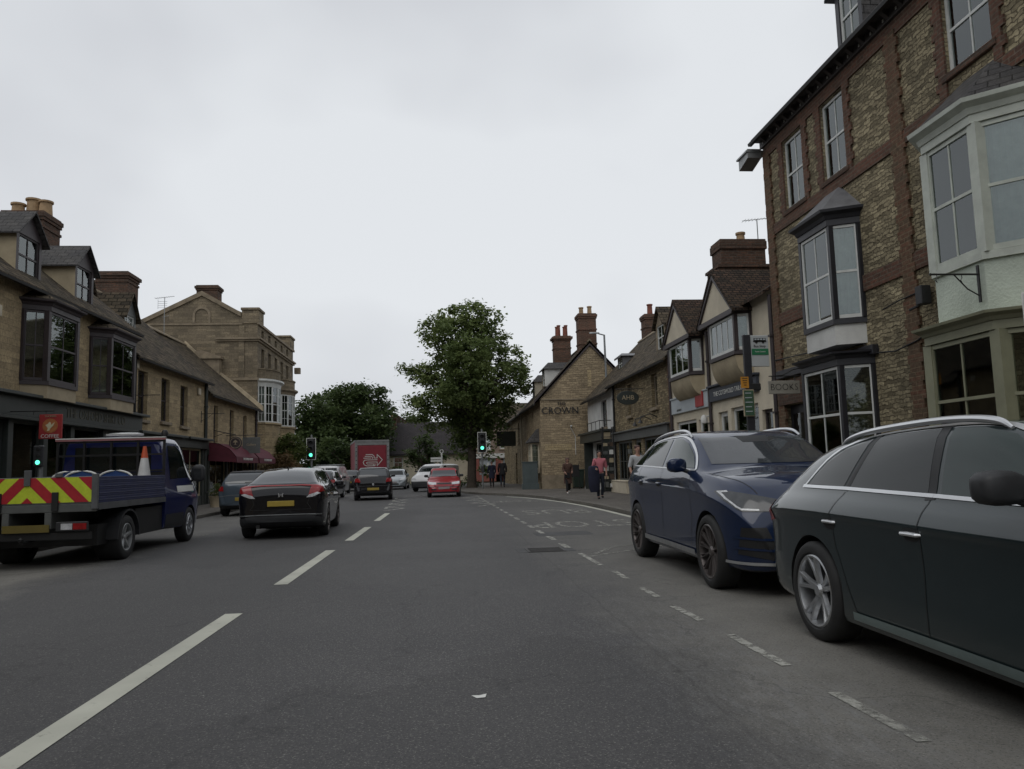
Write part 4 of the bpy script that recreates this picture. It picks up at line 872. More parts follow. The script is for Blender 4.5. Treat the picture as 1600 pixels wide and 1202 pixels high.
# ================================================================ left side
XL = -10.0
root = thing('bay_front_shop', 'golden stone shop building with two dark bay windows, dormers and a black shopfront', 'building', (XL, 18, 0))
wall, F = shell(root, 'ashlar', XL, XL-7, 8.0, 25.75, 0, 6.15, XL-3.4, 9.0, holes=[(9, 25.2, .35, 2.8)])
roof_y(root, 'stone_slate', XL, XL-3.4, XL-7, 8.0, 25.8, 6.15, 9.0, oh=.3, t=.1, sag=.1)
for (a, b, zt) in ((19.2, 21.35, 5.45), (22.8, 25.15, 5.4), (13.2, 15.3, 5.45)):
    bay(root, F, a, b, .33, .5, 3.72, zt, 'dark_brown', 'dark_brown', fcols=2, scols=2, curtain=(1,) if a < 20 else None, apron=(3.3, 'soffit'), roof=(zt+.75, 'stone_slate'), cornice=.14, post=.12)
for (a, b) in ((19.3, 20.5), (22.35, 23.5), (14.2, 15.4)):
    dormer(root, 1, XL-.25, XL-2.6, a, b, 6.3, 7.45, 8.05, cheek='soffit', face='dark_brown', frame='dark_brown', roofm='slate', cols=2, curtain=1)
chimney(root, XL-2.95, 25.2, 1.25, 1.1, 7.6, 9.75, 'brick_dark', pots=((-.42, 0, .2, .42, 'pot'), (.0, .1, .22, .6, 'pot'), (.42, 0, .2, .5, 'pot')), rings=(8.7, 9.2))
# shopfront
mb = MB(*F); mb.box(9.0, 26.2, .0, .25, 2.82, 3.28); mb.box(8.9, 26.4, .0, .42, 3.28, 3.36); mb.box(9.0, 26.2, 0, .30, 2.74, 2.82); fa = mb.build('fascia', 'dark_green', root, bevel=.012)
text_mesh('shop_lettering', 'THE OXFORD SHIRT CO', .36, flat('dull_gilt_lettering', (.09, .085, .06), .6, vary=.1), (XL+.256, 22.9, 3.05), (0, 1, 0), (0, 0, 1), fa, sx=.95)
x = 9.0
mb = MB(*F)
for x in (9.0, 11.6, 14.2, 16.8, 18.6, 20.2, 21.6, 23.6, 25.2): mb.box(x, x+.22, -.02, .12, .1, 2.74)
mb.box(9.0, 25.2, -.02, .08, .1, .62); mb.build('pilasters', 'dark_green', root, bevel=.01)
for (a, b) in ((9.22, 11.6), (11.82, 14.2), (14.42, 16.8), (17.02, 18.6), (18.82, 20.2), (20.42, 21.6), (21.82, 23.6), (23.82, 25.2)):
    window(root, F, a, b, .63, 2.74, .0, mat='dark_green', cols=1, rows=1, mid=False, fw=.06, sill=None, glass='glass_shop', name='shop_window')
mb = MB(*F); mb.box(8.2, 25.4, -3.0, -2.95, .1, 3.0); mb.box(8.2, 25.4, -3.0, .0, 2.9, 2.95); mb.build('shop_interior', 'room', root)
for (y, d, z) in ((18.4, 1.0, 2.45), (20.9, 1.2, 2.35), (19.8, 2.2, 2.5)):
    mb = MB(*F); mb.lathe((y, -d, z), [(.0, .0), (.045, .01), (.05, .05), (.0, .06)], 10); mb.build('shop_lamp', 'lamp', root)
mb = MB(*F); mb.box(17.9, 18.15, .01, .12, 5.05, 5.3); mb.box(17.93, 18.12, .121, .125, 5.1, 5.25); mb.build('alarm_box', 'render_cream', root, bevel=.02)
t = thing('coffee_sign', 'red square hanging sign reading coffee with a bird in an orange circle', 'sign', (-9.0, 19.0, 2.4))
SY = 18.4
mb = MB(n=(0, 1, 0)); mb.box(-9.12, -8.62, SY, SY+.05, 2.250, 2.810); pl = mb.build('sign_board', 'red_sign', t, bevel=.01)
t['_w'] = (-8.76, 19.0, 2.4)
mb = MB(n=(0, 1, 0)); mb.lathe((-8.87, SY-.006, 2.550), [(0, -.002), (.165, -.002), (.165, .004), (0, .004)], 28, axis='y'); mb.build('round_emblem', flat('orange_disc', (.42, .15, .05), .6, vary=.2, scale=8), pl)
mb = MB(n=(0, 1, 0)); y = SY-.012
def flatpoly(mb, pts, cx, cz, s, y): mb.prism([(cx+p[0]*s, y, cz+p[1]*s) for p in pts], (0, .004, 0))
flatpoly(mb, [(-.7, .1), (-.3, .3), (-.1, .6), (.1, .45), (.1, .1), (.65, .55), (.45, 0), (.1, -.35), (-.1, -.75), (-.45, -.8), (-.3, -.4), (-.5, -.1)], -8.87, 2.550, .15, y); mb.build('bird', flat('cream_paint', (.6, .55, .36), .6), pl)
text_mesh('sign_lettering', 'COFFEE', .115, 'white_text', (-8.87, SY-.006, 2.310), (1, 0, 0), (0, 0, 1), pl, sx=1.0)
text_mesh('sign_lettering', 'TUCKERS', .06, 'soffit', (-8.87, SY-.006, 2.765), (1, 0, 0), (0, 0, 1), pl)
mb = MB(n=(0, 1, 0)); mb.tube([(-10, SY+.02, 2.890), (-8.56, SY+.02, 2.890)], .014, 6); mb.tube([(-9.01, SY+.02, 2.890), (-9.01, SY+.02, 2.810)], .008, 5); mb.tube([(-8.74, SY+.02, 2.890), (-8.74, SY+.02, 2.810)], .008, 5); mb.build('bracket', 'iron', t)

root = thing('stone_terrace', 'golden stone terrace house with three dark sash windows above a dark shopfront', 'building', (XL, 29, 0))
sw = [(26.4, 27.25, 3.25, 4.9), (28.55, 29.4, 3.3, 4.88), (30.6, 31.45, 3.25, 4.83)]
wall, F = shell(root, 'ashlar', XL, XL-7, 25.8, 33.7, 0, 5.4, XL-3.3, 8.4, holes=sw+[(26.2, 33.2, .5, 2.4)])
for a in sw: window(root, F, *a, .13, mat='dark_brown', cols=2, rows=2, curtain='half' if a[0] > 28 else None)
roof_y(root, 'stone_slate', XL, XL-3.3, XL-7, 25.8, 33.8, 5.42, 8.45, oh=.28, t=.1, sag=.12)
mb = MB(*F); mb.box(25.9, 33.6, 0, .06, 5.2, 5.32); mb.build('eaves_course', 'stone_trim', root)
chimney(root, XL-3.0, 31.9, 1.25, 1.1, 7.2, 9.55, 'brick_dark', pots=(), rings=(9.1,), cap=.1)
dormer(root, 1, XL-.7, XL-2.9, 26.9, 27.9, 6.05, 6.95, 7.7, cheek='soffit', face='grey_wood', frame='white_paint', roofm='stone_slate', cols=3, rows=4)
dormer(root, 1, XL-1.7, XL-3.0, 26.1, 26.7, 7.2, 7.7, 8.2, cheek='soffit', face='grey_wood', frame='white_paint', roofm='stone_slate', cols=3, rows=2)
mb = MB(*F); mb.box(25.9, 33.6, 0, .22, 2.42, 2.75); mb.box(25.85, 30.4, 0, .4, 2.75, 2.84); mb.box(30.6, 33.65, 0, .42, 2.75, 2.84)
for x in (26.0, 28.2, 30.4, 33.2): mb.box(x, x+.2, -.02, .1, .1, 2.42)
mb.box(26.0, 33.4, -.02, .07, .1, .5); mb.build('shop_front', 'dark_green', root, bevel=.01)
for (a, b) in ((26.2, 28.2), (28.4, 30.4), (30.6, 33.2)):
    window(root, F, a, b, .5, 2.4, .0, mat='soffit', cols=2, rows=1, mid=False, fw=.05, sill=None, glass='glass_shop', name='shop_window')
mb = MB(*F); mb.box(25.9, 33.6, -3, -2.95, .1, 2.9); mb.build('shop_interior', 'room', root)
downpipe(root, XL+.07, 33.65, .1, 5.3, 'dark_green', .07); downpipe(root, XL+.07, 25.95, 2.9, 5.3, 'black', .06)
for (y, z) in ((26.0, 4.9), (32.6, 4.65)): mb = MB(*F); mb.box(y, y+.25, .01, .1, z, z+.28); mb.build('alarm_box', 'render_cream', root, bevel=.02)
bracket('thin black iron sign bracket between the two dark bay fronts', XL, 25.6, 3.95, 1.0, 1, False)
bracket('thin black iron sign bracket beside the downpipe of the three window house', XL, 33.2, 3.9, .95, 1, False)
aerial('tall bent television aerial on the terrace roof beside the grey gable', XL-2.9, 37.0, 8.0, 1.75, 1)

root = thing('stone_terrace', 'golden stone terrace house with maroon shop awnings below three narrow windows', 'building', (XL, 38, 0))
sw = [(35.0, 35.65, 2.75, 4.42), (37.6, 38.3, 2.8, 4.4), (40.1, 40.8, 2.85, 4.3)]
wall, F = shell(root, 'ashlar', XL, XL-7, 33.8, 42.9, 0, 4.95, XL-3.8, 8.2, holes=sw+[(34.2, 42.2, .5, 2.2)])
for a in sw: window(root, F, *a, .13, mat='dark_brown', cols=1, rows=2)
roof_y(root, 'stone_slate', XL, XL-3.8, XL-7.4, 33.8, 42.8, 4.95, 8.3, 5.2, oh=.3, t=.1, sag=.1)
mb = MB(n=(0, 1, 0)); mb.loft([[(XL+.35, y, 4.72), (XL+.35, y, 5.0), (XL-1.2, y, 6.35), (XL-2.5, y, 7.35), (XL-3.8, y, 8.65), (XL-3.8, y, 8.3)] for y in (42.7, 42.98)]); mb.build('verge_coping', 'stone_pale', root)
downpipe(root, XL+.07, 42.6, .1, 4.9, 'dark_brown', .06)
mb = MB(*F)
for x in (34.0, 36.8, 38.4, 41.9): mb.box(x, x+.2, -.02, .1, .1, 2.3)
mb.box(34, 42, -.02, .07, .1, .5); mb.box(33.95, 42.2, -.01, .12, 2.2, 2.5); mb.build('shop_front', 'dark_green', root, bevel=.01)
for (a, b) in ((34.2, 36.8), (37.0, 38.4), (38.6, 41.9)): window(root, F, a, b, .5, 2.2, .0, mat='soffit', cols=2, rows=1, mid=False, fw=.05, sill=None, glass='glass_shop', name='shop_window')
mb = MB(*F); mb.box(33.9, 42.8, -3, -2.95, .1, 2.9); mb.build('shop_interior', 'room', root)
for i, (a, b) in enumerate(((34.0, 37.9), (38.2, 41.8))):
    mb = MB(*F); pr = [(0, 2.75), (.5, 2.68), (.95, 2.45), (1.25, 2.1), (1.27, 1.85)]
    mb.loft([[(y, p[0], p[1]) for p in pr]+[(y, p[0]-.02, p[1]-.02) for p in pr[::-1]] for y in (a, b)])
    mb.poly([(a, p[0], p[1]) for p in pr]+[(a, 0, 1.95)]); mb.poly([(b, p[0], p[1]) for p in pr]+[(b, 0, 1.95)])
    aw = mb.build('awning', 'maroon', root)
    text_mesh('awning_lettering', ['THE COTSWOLD GALLERY', 'THE COTSWOLD GALLERY'][i], .15, 'white_text', (XL+1.275, (a+b)/2, 2.0), (0, 1, 0), (0, 0, 1), aw, sx=.95)
t = thing('round_sign', 'round dark hanging sign with a pale tree emblem above the awnings', 'sign', (-9.2, 35.5, 3))
mb = MB(n=(0, 1, 0)); mb.lathe((-9.05, 35.0, 2.72), [(0, -.03), (.27, -.03), (.285, 0), (.27, .03), (0, .03)], 28, axis='y'); pl = mb.build('sign_board', 'dark_brown', t)
mb = MB(n=(0, 1, 0)); mb.lathe((-9.05, 34.965, 2.72), [(.215, 0), (.235, -.004), (.235, .0)], 28, axis='y'); flatpoly(mb, [(-.8, 0), (-.5, .5), (0, .9), (.5, .5), (.8, 0), (.15, .0), (.15, -.6), (.6, -.75), (-.6, -.75), (-.15, -.6), (-.15, 0)], -9.05, 2.74, .13, 34.962); mb.build('emblem', 'soffit', pl)
mb = MB(n=(0, 1, 0)); mb.tube([(-10, 35.0, 3.3), (-9.4, 35.0, 3.15), (-9.05, 35.0, 3.08), (-9.05, 35.0, 3.0)], .02, 6); mb.tube([(-10, 35, 3.0), (-9.5, 35, 3.17)], .014, 5); mb.build('bracket', 'iron', t)
t = thing('hanging_sign', 'dark square hanging sign board near the end of the awnings', 'sign', (-9.2, 38.0, 3))
mb = MB(n=(0, 1, 0)); mb.box(-9.25, -8.45, 37.0, 37.05, 2.3, 3.05); mb.build('sign_board', 'grey_wood', t, bevel=.01)
mb = MB(n=(0, 1, 0)); mb.tube([(-10, 37.02, 3.15), (-8.35, 37.02, 3.15)], .016, 6); mb.tube([(-9.1, 37.02, 3.15), (-9.1, 37.02, 3.05)], .01, 5); mb.tube([(-8.6, 37.02, 3.15), (-8.6, 37.02, 3.05)], .01, 5); mb.build('bracket', 'iron', t)
text_mesh('sign_lettering', 'Gallery', .15, 'soffit', (-8.85, 36.994, 2.7), (1, 0, 0), (0, 0, 1), t)

# ---- tall Georgian house
root = thing('georgian_house', 'tall weathered three storey stone house with parapet, blank gable end and white bow windows', 'building', (XL, 47, 0))
GY = 43.0; xb = -16.3; ax, az = -13.0, 11.25
tops = [(43.9+i*1.75, 43.9+i*1.75+.75, 6.95, 8.35) for i in range(5)]
mb = MB((XL, 0, 0), (0, 1, 0), (1, 0, 0)); facade(mb, GY, 53.2, 0, 9.6, tops+[(43.9+i*1.75, 43.9+i*1.75+.6, 8.98, 9.4) for i in range(5)], .2)
mb.frame(n=(0, 1, 0))
for y in (GY, 53.2): mb.poly([(XL, y, 0), (xb, y, 0), (xb, y, 9.6), (ax, y, az), (XL-.75, y, 10.2), (XL-.75, y, 9.6), (XL, y, 9.6)])
mb.poly([(xb, GY, 0), (xb, 53.2, 0), (xb, 53.2, 9.6), (xb, GY, 9.6)]); mb.build('wall', 'ashlar_grey', root, noflip=False)
FG = ((XL, 0, 0), (0, 1, 0), (1, 0, 0)); SG = ((0, GY, 0), (1, 0, 0), (0, -1, 0))
for a in tops: window(root, FG, *a, .15, mat='dark_brown', cols=2, rows=2, sill='stone_trim')
for i in range(5): window(root, FG, 43.9+i*1.75, 44.5+i*1.75, 8.98, 9.4, .12, mat='dark_brown', cols=1, rows=1, mid=False, sill=None)
roof_y(root, 'stone_slate', XL-.7, ax, xb, 43.4, 52.8, 9.9, az, 9.5, oh=0, gutter=False)
mb = MB(*FG)
for (za, zb, e) in ((8.62, 8.72, .1), (8.72, 8.82, .2), (6.45, 6.6, .08), (9.55, 9.68, .1)): mb.box(GY-e, 53.3, 0, e, za, zb)
mb.build('cornice', 'stone_trim', root)
mb = MB(*SG)
for (za, zb, e) in ((8.62, 8.72, .1), (8.72, 8.82, .18), (6.45, 6.6, .08)): mb.box(-16.3 if za > 8 and False else -12.2, XL+.0, 0, e, za, zb)
mb.box(-16.3, XL-.8, 0, .05, 9.55, 9.64); mb.build('side_cornice', 'stone_trim', root)
for (a, b) in ((GY-.06, GY+1.2), (51.9, 53.3)):
    mb = MB(*FG); mb.box(a, b, -.85, .06, 9.6, 10.35); mb.box(a-.06, b+.06, -.9, .12, 10.35, 10.5); mb.build('parapet_pier', 'ashlar_grey', root, bevel=.02)
mb = MB(*SG); mb.prism([(xb-.1, -.3, 9.52), (xb-.1, -.3, 9.76), (ax, -.3, az+.2), (XL-.9, -.3, 10.24), (XL-.9, -.3, 10.0), (ax, -.3, az-.06)], (0, .4, 0)); mb.build('gable_coping', 'stone_trim', root)
mb = MB(*SG)
arch = [(-13.0+.36*math.cos(math.pi*k_/10), -.0, 10.1+.36*math.sin(math.pi*k_/10)) for k_ in range(11)]
o_ = [(-13.0+.48*math.cos(math.pi*k_/10), -.0, 10.1+.48*math.sin(math.pi*k_/10)) for k_ in range(11)]
for a in range(10): mb.prism([(arch[a][0], .0, arch[a][2]), (arch[a+1][0], .0, arch[a+1][2]), (o_[a+1][0], .0, o_[a+1][2]), (o_[a][0], .0, o_[a][2])], (0, .05, 0))
mb.box(-13.48, -13.36, 0, .05, 9.65, 10.1); mb.box(-12.64, -12.52, 0, .05, 9.65, 10.1); mb.build('blind_arch', 'stone_trim', root)
mb = MB(*SG); mb.box(-13.9, -11.9, 0, .5, 4.0, 7.6); mb.box(-14.0, -11.8, 0, .6, 7.6, 7.75); mb.prism([(-13.9, .5, 7.75), (-11.9, .5, 7.75), (-12.9, .5, 8.1)], (0, -.5, 0)); mb.build('flue_projection', 'stone_trim', root)
mb = MB(*SG); mb.box(-11.0, -10.7, 0, .06, 6.6, 9.5); mb.box(-11.05, XL+.0, 0, .05, 8.83, 9.1); mb.build('pilaster', 'ashlar_grey', root)
chimney(root, ax+.2, GY+.6, 1.15, .8, 10.6, 11.85, 'brick_dark', pots=(), cap=.09)
mb = MB(n=(0, 1, 0)); mb.box(XL+.12, XL+.5, 53.0, 53.35, 8.05, 8.45); mb.build('eaves_lamp', 'stone_trim', root)
def bow(y0, y1, p, z0, z1):
    K = 7; mb = MB(*FG); ym = (y0+y1)/2; hw = (y1-y0)/2
    pt = lambda e, a: (ym-(hw+e)*math.cos(a), (p+e)*math.sin(a))
    A = [math.pi*k_/K for k_ in range(K+1)]
    def rng(e, z): return [(pt(e, a)[0], pt(e, a)[1]-.01, z) for a in A]
    mb.loft([rng(0, 0), rng(0, z0-.12), rng(.08, z0-.1), rng(.08, z0)]); b = mb.build('bow_window', 'ashlar', root)
    mb = MB(*FG); mb.loft([rng(.02, z1), rng(.05, z1+.15), rng(.2, z1+.25), rng(.2, z1+.35)]); mb.build('cornice', 'white_paint' if y0 < 45 else 'stone_trim', b)
    mb = MB(*FG); mb.loft([rng(0, z1+.35), rng(0, z1+.85), rng(.05, z1+.88), rng(.05, z1+.95)]); mb.build('bow_parapet', 'ashlar_grey', b)
    for k_ in range(K):
        a, c = Vector(pt(0, A[k_])), Vector(pt(0, A[k_+1])); P0 = Vector((XL+a.y, a.x, 0)); P1 = Vector((XL+c.y, c.x, 0)); d = (P1-P0); Lg = d.length; d.normalize(); nn = Vector((d.y, -d.x, 0))
        if nn.dot(Vector((1, 0, 0)))*1.0 + nn.y*(-1 if k_ < K/2 else 1)*.3 < 0: nn = -nn
        s = MB(tuple(P0), tuple(d), tuple(nn)); sash(s, 0, Lg, z0, z1, 0, 2 if k_ in (0, 1, 3, 5, 6) else 1, 4, .06, .025); s.build('sash_frame', 'white_paint', b)
        s = MB(tuple(P0), tuple(d), tuple(nn)); s.box(.03, Lg-.03, -.035, -.03, z0+.03, z1-.03); s.build('glass_pane', 'glass', b)
    mb = MB(*FG); mb.loft([rng(-.25, z0), rng(-.25, z1)], cap=False); mb.build('curtain', 'curtain' if y0 < 45 else 'room', b)  # second bow: a dark sheet stands in for the unlit room
bow(43.2, 46.4, .85, 4.15, 6.2); bow(47.4, 50.4, .9, 4.15, 6.1)
mb = MB(*SG); mb.box(XL-.0, XL+.9, .02, .12, 2.05, 2.25); mb.build('porch_trim', 'white_paint', root)

# ---- far left / centre background
M['slate_far'] = masonry('far_slate_roof', (0.060, 0.054, 0.056), (0.045, 0.041, 0.043), (0.02, 0.02, 0.02), 0.3, 0.2, 0.012, warp=0.01, bump=0.5, stain=0.3, dark=(0.05, 0.045, 0.04))
root = thing('far_cottage', 'low cottage with big dark slate roof and red brick chimney beyond the junction', 'building', (-2.5, 76, 0))
F4 = ((0, 75, 0), (1, 0, 0), (0, -1, 0)); hh = [(-4.6, -3.7, 1.5, 2.6), (-1.8, -.9, 1.4, 2.6)]
mb = MB(*F4); facade(mb, -8, 4, 0, 2.9, hh, .15); mb.frame(n=(0, 1, 0))
for x in (-8, 4): mb.poly([(x, 75, 0), (x, 82, 0), (x, 82, 2.9), (x, 78.5, 5.9), (x, 75, 2.9)])
mb.build('wall', 'render_cream', root, noflip=False)
for a in hh: window(root, F4, *a, .1, mat='white_paint', cols=2, rows=2, fw=.1)
mb = MB(n=(0, 1, 0)); mb.loft([[(x, 74.6, 2.7), (x, 74.6, 2.85), (x, 78.5, 6.1), (x, 82.3, 2.8), (x, 82.3, 2.7), (x, 78.5, 5.9)] for x in (-8.2, 4.2)]); mb.build('roof', 'slate_far', root)
chimney(root, -5.2, 78.0, 1.5, .9, 4.6, 6.6, 'brick', pots=((-.5, 0, .12, .5, 'pot'), (.3, 0, .12, .5, 'pot')))
mb = MB(n=(0, 1, 0)); mb.box(-6.6, -5.7, 76.2, 77.0, 3.6, 5.6); mb.build('gable_stack', 'brick_dark', root)
aerial('thin television aerial over the red brick chimney of the far cottage', -4.0, 78.4, 6.0, 2.4)
root = thing('red_brick_house', 'red brick house end with tiled roof behind the far cottage', 'building', (-4, 86, 0))
mb = MB(n=(0, 1, 0)); mb.box(-7.5, -2.5, 86, 94, 0, 5.8); mb.build('wall', 'brick', root)
mb = MB(n=(0, 1, 0)); mb.loft([[(-7.8, y, 5.7), (-5, y, 7.6), (-2.2, y, 5.7)] for y in (85.8, 94)]); mb.build('roof', 'clay_tile', root)
root = thing('reflection_house', 'unseen stone house added behind the camera to darken reflections', 'building', (0, -45, 0))  # unseen backdrop added so the car paint reflects less sky
mb = MB(n=(0, 1, 0)); mb.box(-16, 18, -60, -45, 0, 8.5); mb.build('wall', 'ashlar_grey', root)
mb = MB(n=(0, 1, 0)); mb.loft([[(x, -44.5, 8.4), (x, -52, 13), (x, -60.5, 8.4)] for x in (-17, 19)]); mb.build('roof', 'stone_slate', root)
# unseen houses added behind the camera for reflections and to block sky light
for (x0, x1, y0, y1, h, nm_, lb) in ((XR, XR+8, -20, 2.9, 8.0, 'brick', 'unseen brick house added behind the camera on the right for reflections'), (XL, XL-8, -20, 7.9, 6.5, 'ashlar', 'unseen stone house added behind the camera on the left for reflections')):
    root = thing('reflection_house', lb, 'building', (x0, -8, 0)); hs = [(y0+1.5+i*3, y0+2.7+i*3, 3.6, 5.2) for i in range(7)]
    wall, F5 = shell(root, nm_, x0, x1, y0, y1, 0, h, (x0+x1)/2, h+3, holes=hs)
    for a in hs: window(root, F5, *a, .12, cols=2, rows=2)
    roof_y(root, 'stone_slate', x0, (x0+x1)/2, x1, y0, y1, h, h+3)
# ================================================================ vehicles
def pchip(keys):
    xs = [k[0] for k in keys]; ys = [k[1] for k in keys]; n = len(xs)
    h = [xs[i+1]-xs[i] for i in range(n-1)]; d = [(ys[i+1]-ys[i])/h[i] for i in range(n-1)]
    m = [0.0]*n; m[0], m[-1] = d[0], d[-1]
    for i in range(1, n-1):
        if d[i-1]*d[i] > 0:
            w1, w2 = 2*h[i]+h[i-1], h[i]+2*h[i-1]; m[i] = (w1+w2)/(w1/d[i-1]+w2/d[i])
    def f(x):
        if x <= xs[0]: return ys[0]
        if x >= xs[-1]: return ys[-1]
        i = 0
        while x > xs[i+1]: i += 1
        t = (x-xs[i])/h[i]
        return (2*t**3-3*t*t+1)*ys[i]+(t**3-2*t*t+t)*h[i]*m[i]+(-2*t**3+3*t*t)*ys[i+1]+(t**3-t*t)*h[i]*m[i+1]
    return f
def cr(pts, k):
    out = []
    n = len(pts)
    for i in range(n-1):
        p0 = pts[i-1] if i else (2*pts[0][0]-pts[1][0] if False else -pts[1][0], pts[1][1]); p1, p2 = pts[i], pts[i+1]; p3 = pts[i+2] if i+2 < n else (-pts[n-2][0], pts[n-2][1])
        def dd(a, b): return max(1e-4, math.hypot(a[0]-b[0], a[1]-b[1])**.5)
        t0 = 0; t1 = t0+dd(p0, p1); t2 = t1+dd(p1, p2); t3 = t2+dd(p2, p3)
        for j in range(k):
            t = t1+(t2-t1)*j/k
            L = lambda a, b, ta, tb: ((tb-t)/(tb-ta)*a[0]+(t-ta)/(tb-ta)*b[0], (tb-t)/(tb-ta)*a[1]+(t-ta)/(tb-ta)*b[1])
            A1, A2, A3 = L(p0, p1, t0, t1), L(p1, p2, t1, t2), L(p2, p3, t2, t3)
            B1, B2 = L(A1, A2, t0, t2), L(A2, A3, t1, t3); out.append(L(B1, B2, t1, t2))
    out.append(pts[-1]); return out
def car_shell(S):
    """smooth body surface from length-wise curves; returns a bmesh with wheel wells cut"""
    f = {k: pchip(S[k]) for k in ('top', 'belt', 'wb', 'ws', 'wt', 'zb')}
    h = S['L']/2; N = 84; ys = []
    for i in range(N+1):
        a = -1+2*i/N; ys.append(h*(a*(1-.22)+.22*math.sin(a*math.pi/2)) if 0 else h*math.sin(a*math.pi/2*.92)/math.sin(math.pi/2*.92))
    rings = []
    for y in ys:
        zt, be, wb, ws, wt, zb = (f[k](y) for k in ('top', 'belt', 'wb', 'ws', 'wt', 'zb'))
        cr_ = S.get('crown', .035); be = min(be, zt-.03); ze = max(zt-cr_, be+.008); wt = min(wt, wb-.01)
        zs = zb+(be-zb)*S.get('sh', .66); lo = zb+(be-zb)*.22
        q = min(1, max(0, (ze-be)/.15))
        pts = [(0, zb), (ws-.22 if ws > .5 else ws*.6, zb), (ws-.055, zb+.015), (ws-.025, lo), (ws-S.get('tuck', .012), (lo+zs)/2), (ws, zs), (ws-.012, zs+(be-zs)*.45), (wb, be), (wb*(1-.5)+wt*.5+.018*q, be+(ze-be)*.5), (wt, ze), (wt*.62, ze+(zt-ze)*.68), (0, zt)]
        if S.get('crease'):
            kx = S['crease']; pts[4:7] = [(ws-kx*1.2, (lo+zs)/2), (ws-kx*.55, zs-.05), (ws-.001, zs-.006), (ws-.004, zs+.008), (ws*.5+wb*.5+.012, (zs+be)/2)]
        half = cr(pts, 3)
        ring = [(x, y, z) for x, z in half] + [(-x, y, z) for x, z in half[-2:0:-1]]
        rings.append(ring)
    bm = bmesh.new(); vv = [[bm.verts.new(p) for p in r] for r in rings]; K = len(rings[0])
    for a in range(len(vv)-1):
        for b in range(K):
            try: bm.faces.new((vv[a][b], vv[a][(b+1) % K], vv[a+1][(b+1) % K], vv[a+1][b]))
            except ValueError: pass
    bm.faces.new(vv[0]); bm.faces.new(vv[-1][::-1])
    bmesh.ops.remove_doubles(bm, verts=bm.verts, dist=1e-5); bmesh.ops.recalc_face_normals(bm, faces=bm.faces)
    return bm
PBLACK = None
def boolean_wells(bm, S):
    me = bpy.data.meshes.new('t'); bm.to_mesh(me); ob = bpy.data.objects.new('t', me); COL.objects.link(ob)
    c = MB(n=(0, 1, 0)); r = S['wr']+.045
    for ay in S['axles']:
        for s in (-1, 1): c.lathe((0, ay, S['wr']), [(r, s*(S['W']-.34)), (r, s*(S['W']+.2))] if s > 0 else [(r, -(S['W']+.2)), (r, -(S['W']-.34))], 48, axis='x', cap=True)
    co = c.build('t2', 'black'); md = ob.modifiers.new('b', 'BOOLEAN'); md.object = co; md.operation = 'DIFFERENCE'; md.solver = 'EXACT'
    dg = bpy.context.evaluated_depsgraph_get(); m2 = bpy.data.meshes.new_from_object(ob.evaluated_get(dg))
    b2 = bmesh.new(); b2.from_mesh(m2); bpy.data.objects.remove(ob); bpy.data.objects.remove(co)
    for fc in b2.faces:
        c_ = fc.calc_center_median(); fc.material_index = 0
        for ay in S['axles']:
            if math.hypot(c_.y-ay, c_.z-S['wr']) < r+.004 and abs(c_.x) > S['W']-.36: fc.material_index = 1
    for fc in b2.faces:
        if fc.normal.z < -.8: fc.material_index = 1
    return b2
def smooth3(pts, k=5):
    P3 = [Vector(p) for p in pts]; out = []
    for i in range(len(P3)-1):
        a, b, c_, d = P3[max(i-1, 0)], P3[i], P3[i+1], P3[min(i+2, len(P3)-1)]
        for j in range(k):
            t = j/k; out.append(tuple(.5*((2*b)+(c_-a)*t+(2*a-5*b+4*c_-d)*t*t+(3*b-a-3*c_+d)*t**3)))
    return out+[tuple(P3[-1])]
def smooth1(v, k=5): return [q[0] for q in smooth3([(x, 0, 0) for x in v], k)]
def smooth2(v, k=3): return [(q[0], q[1]) for q in smooth3([(x, y, 0) for x, y in v], k)]
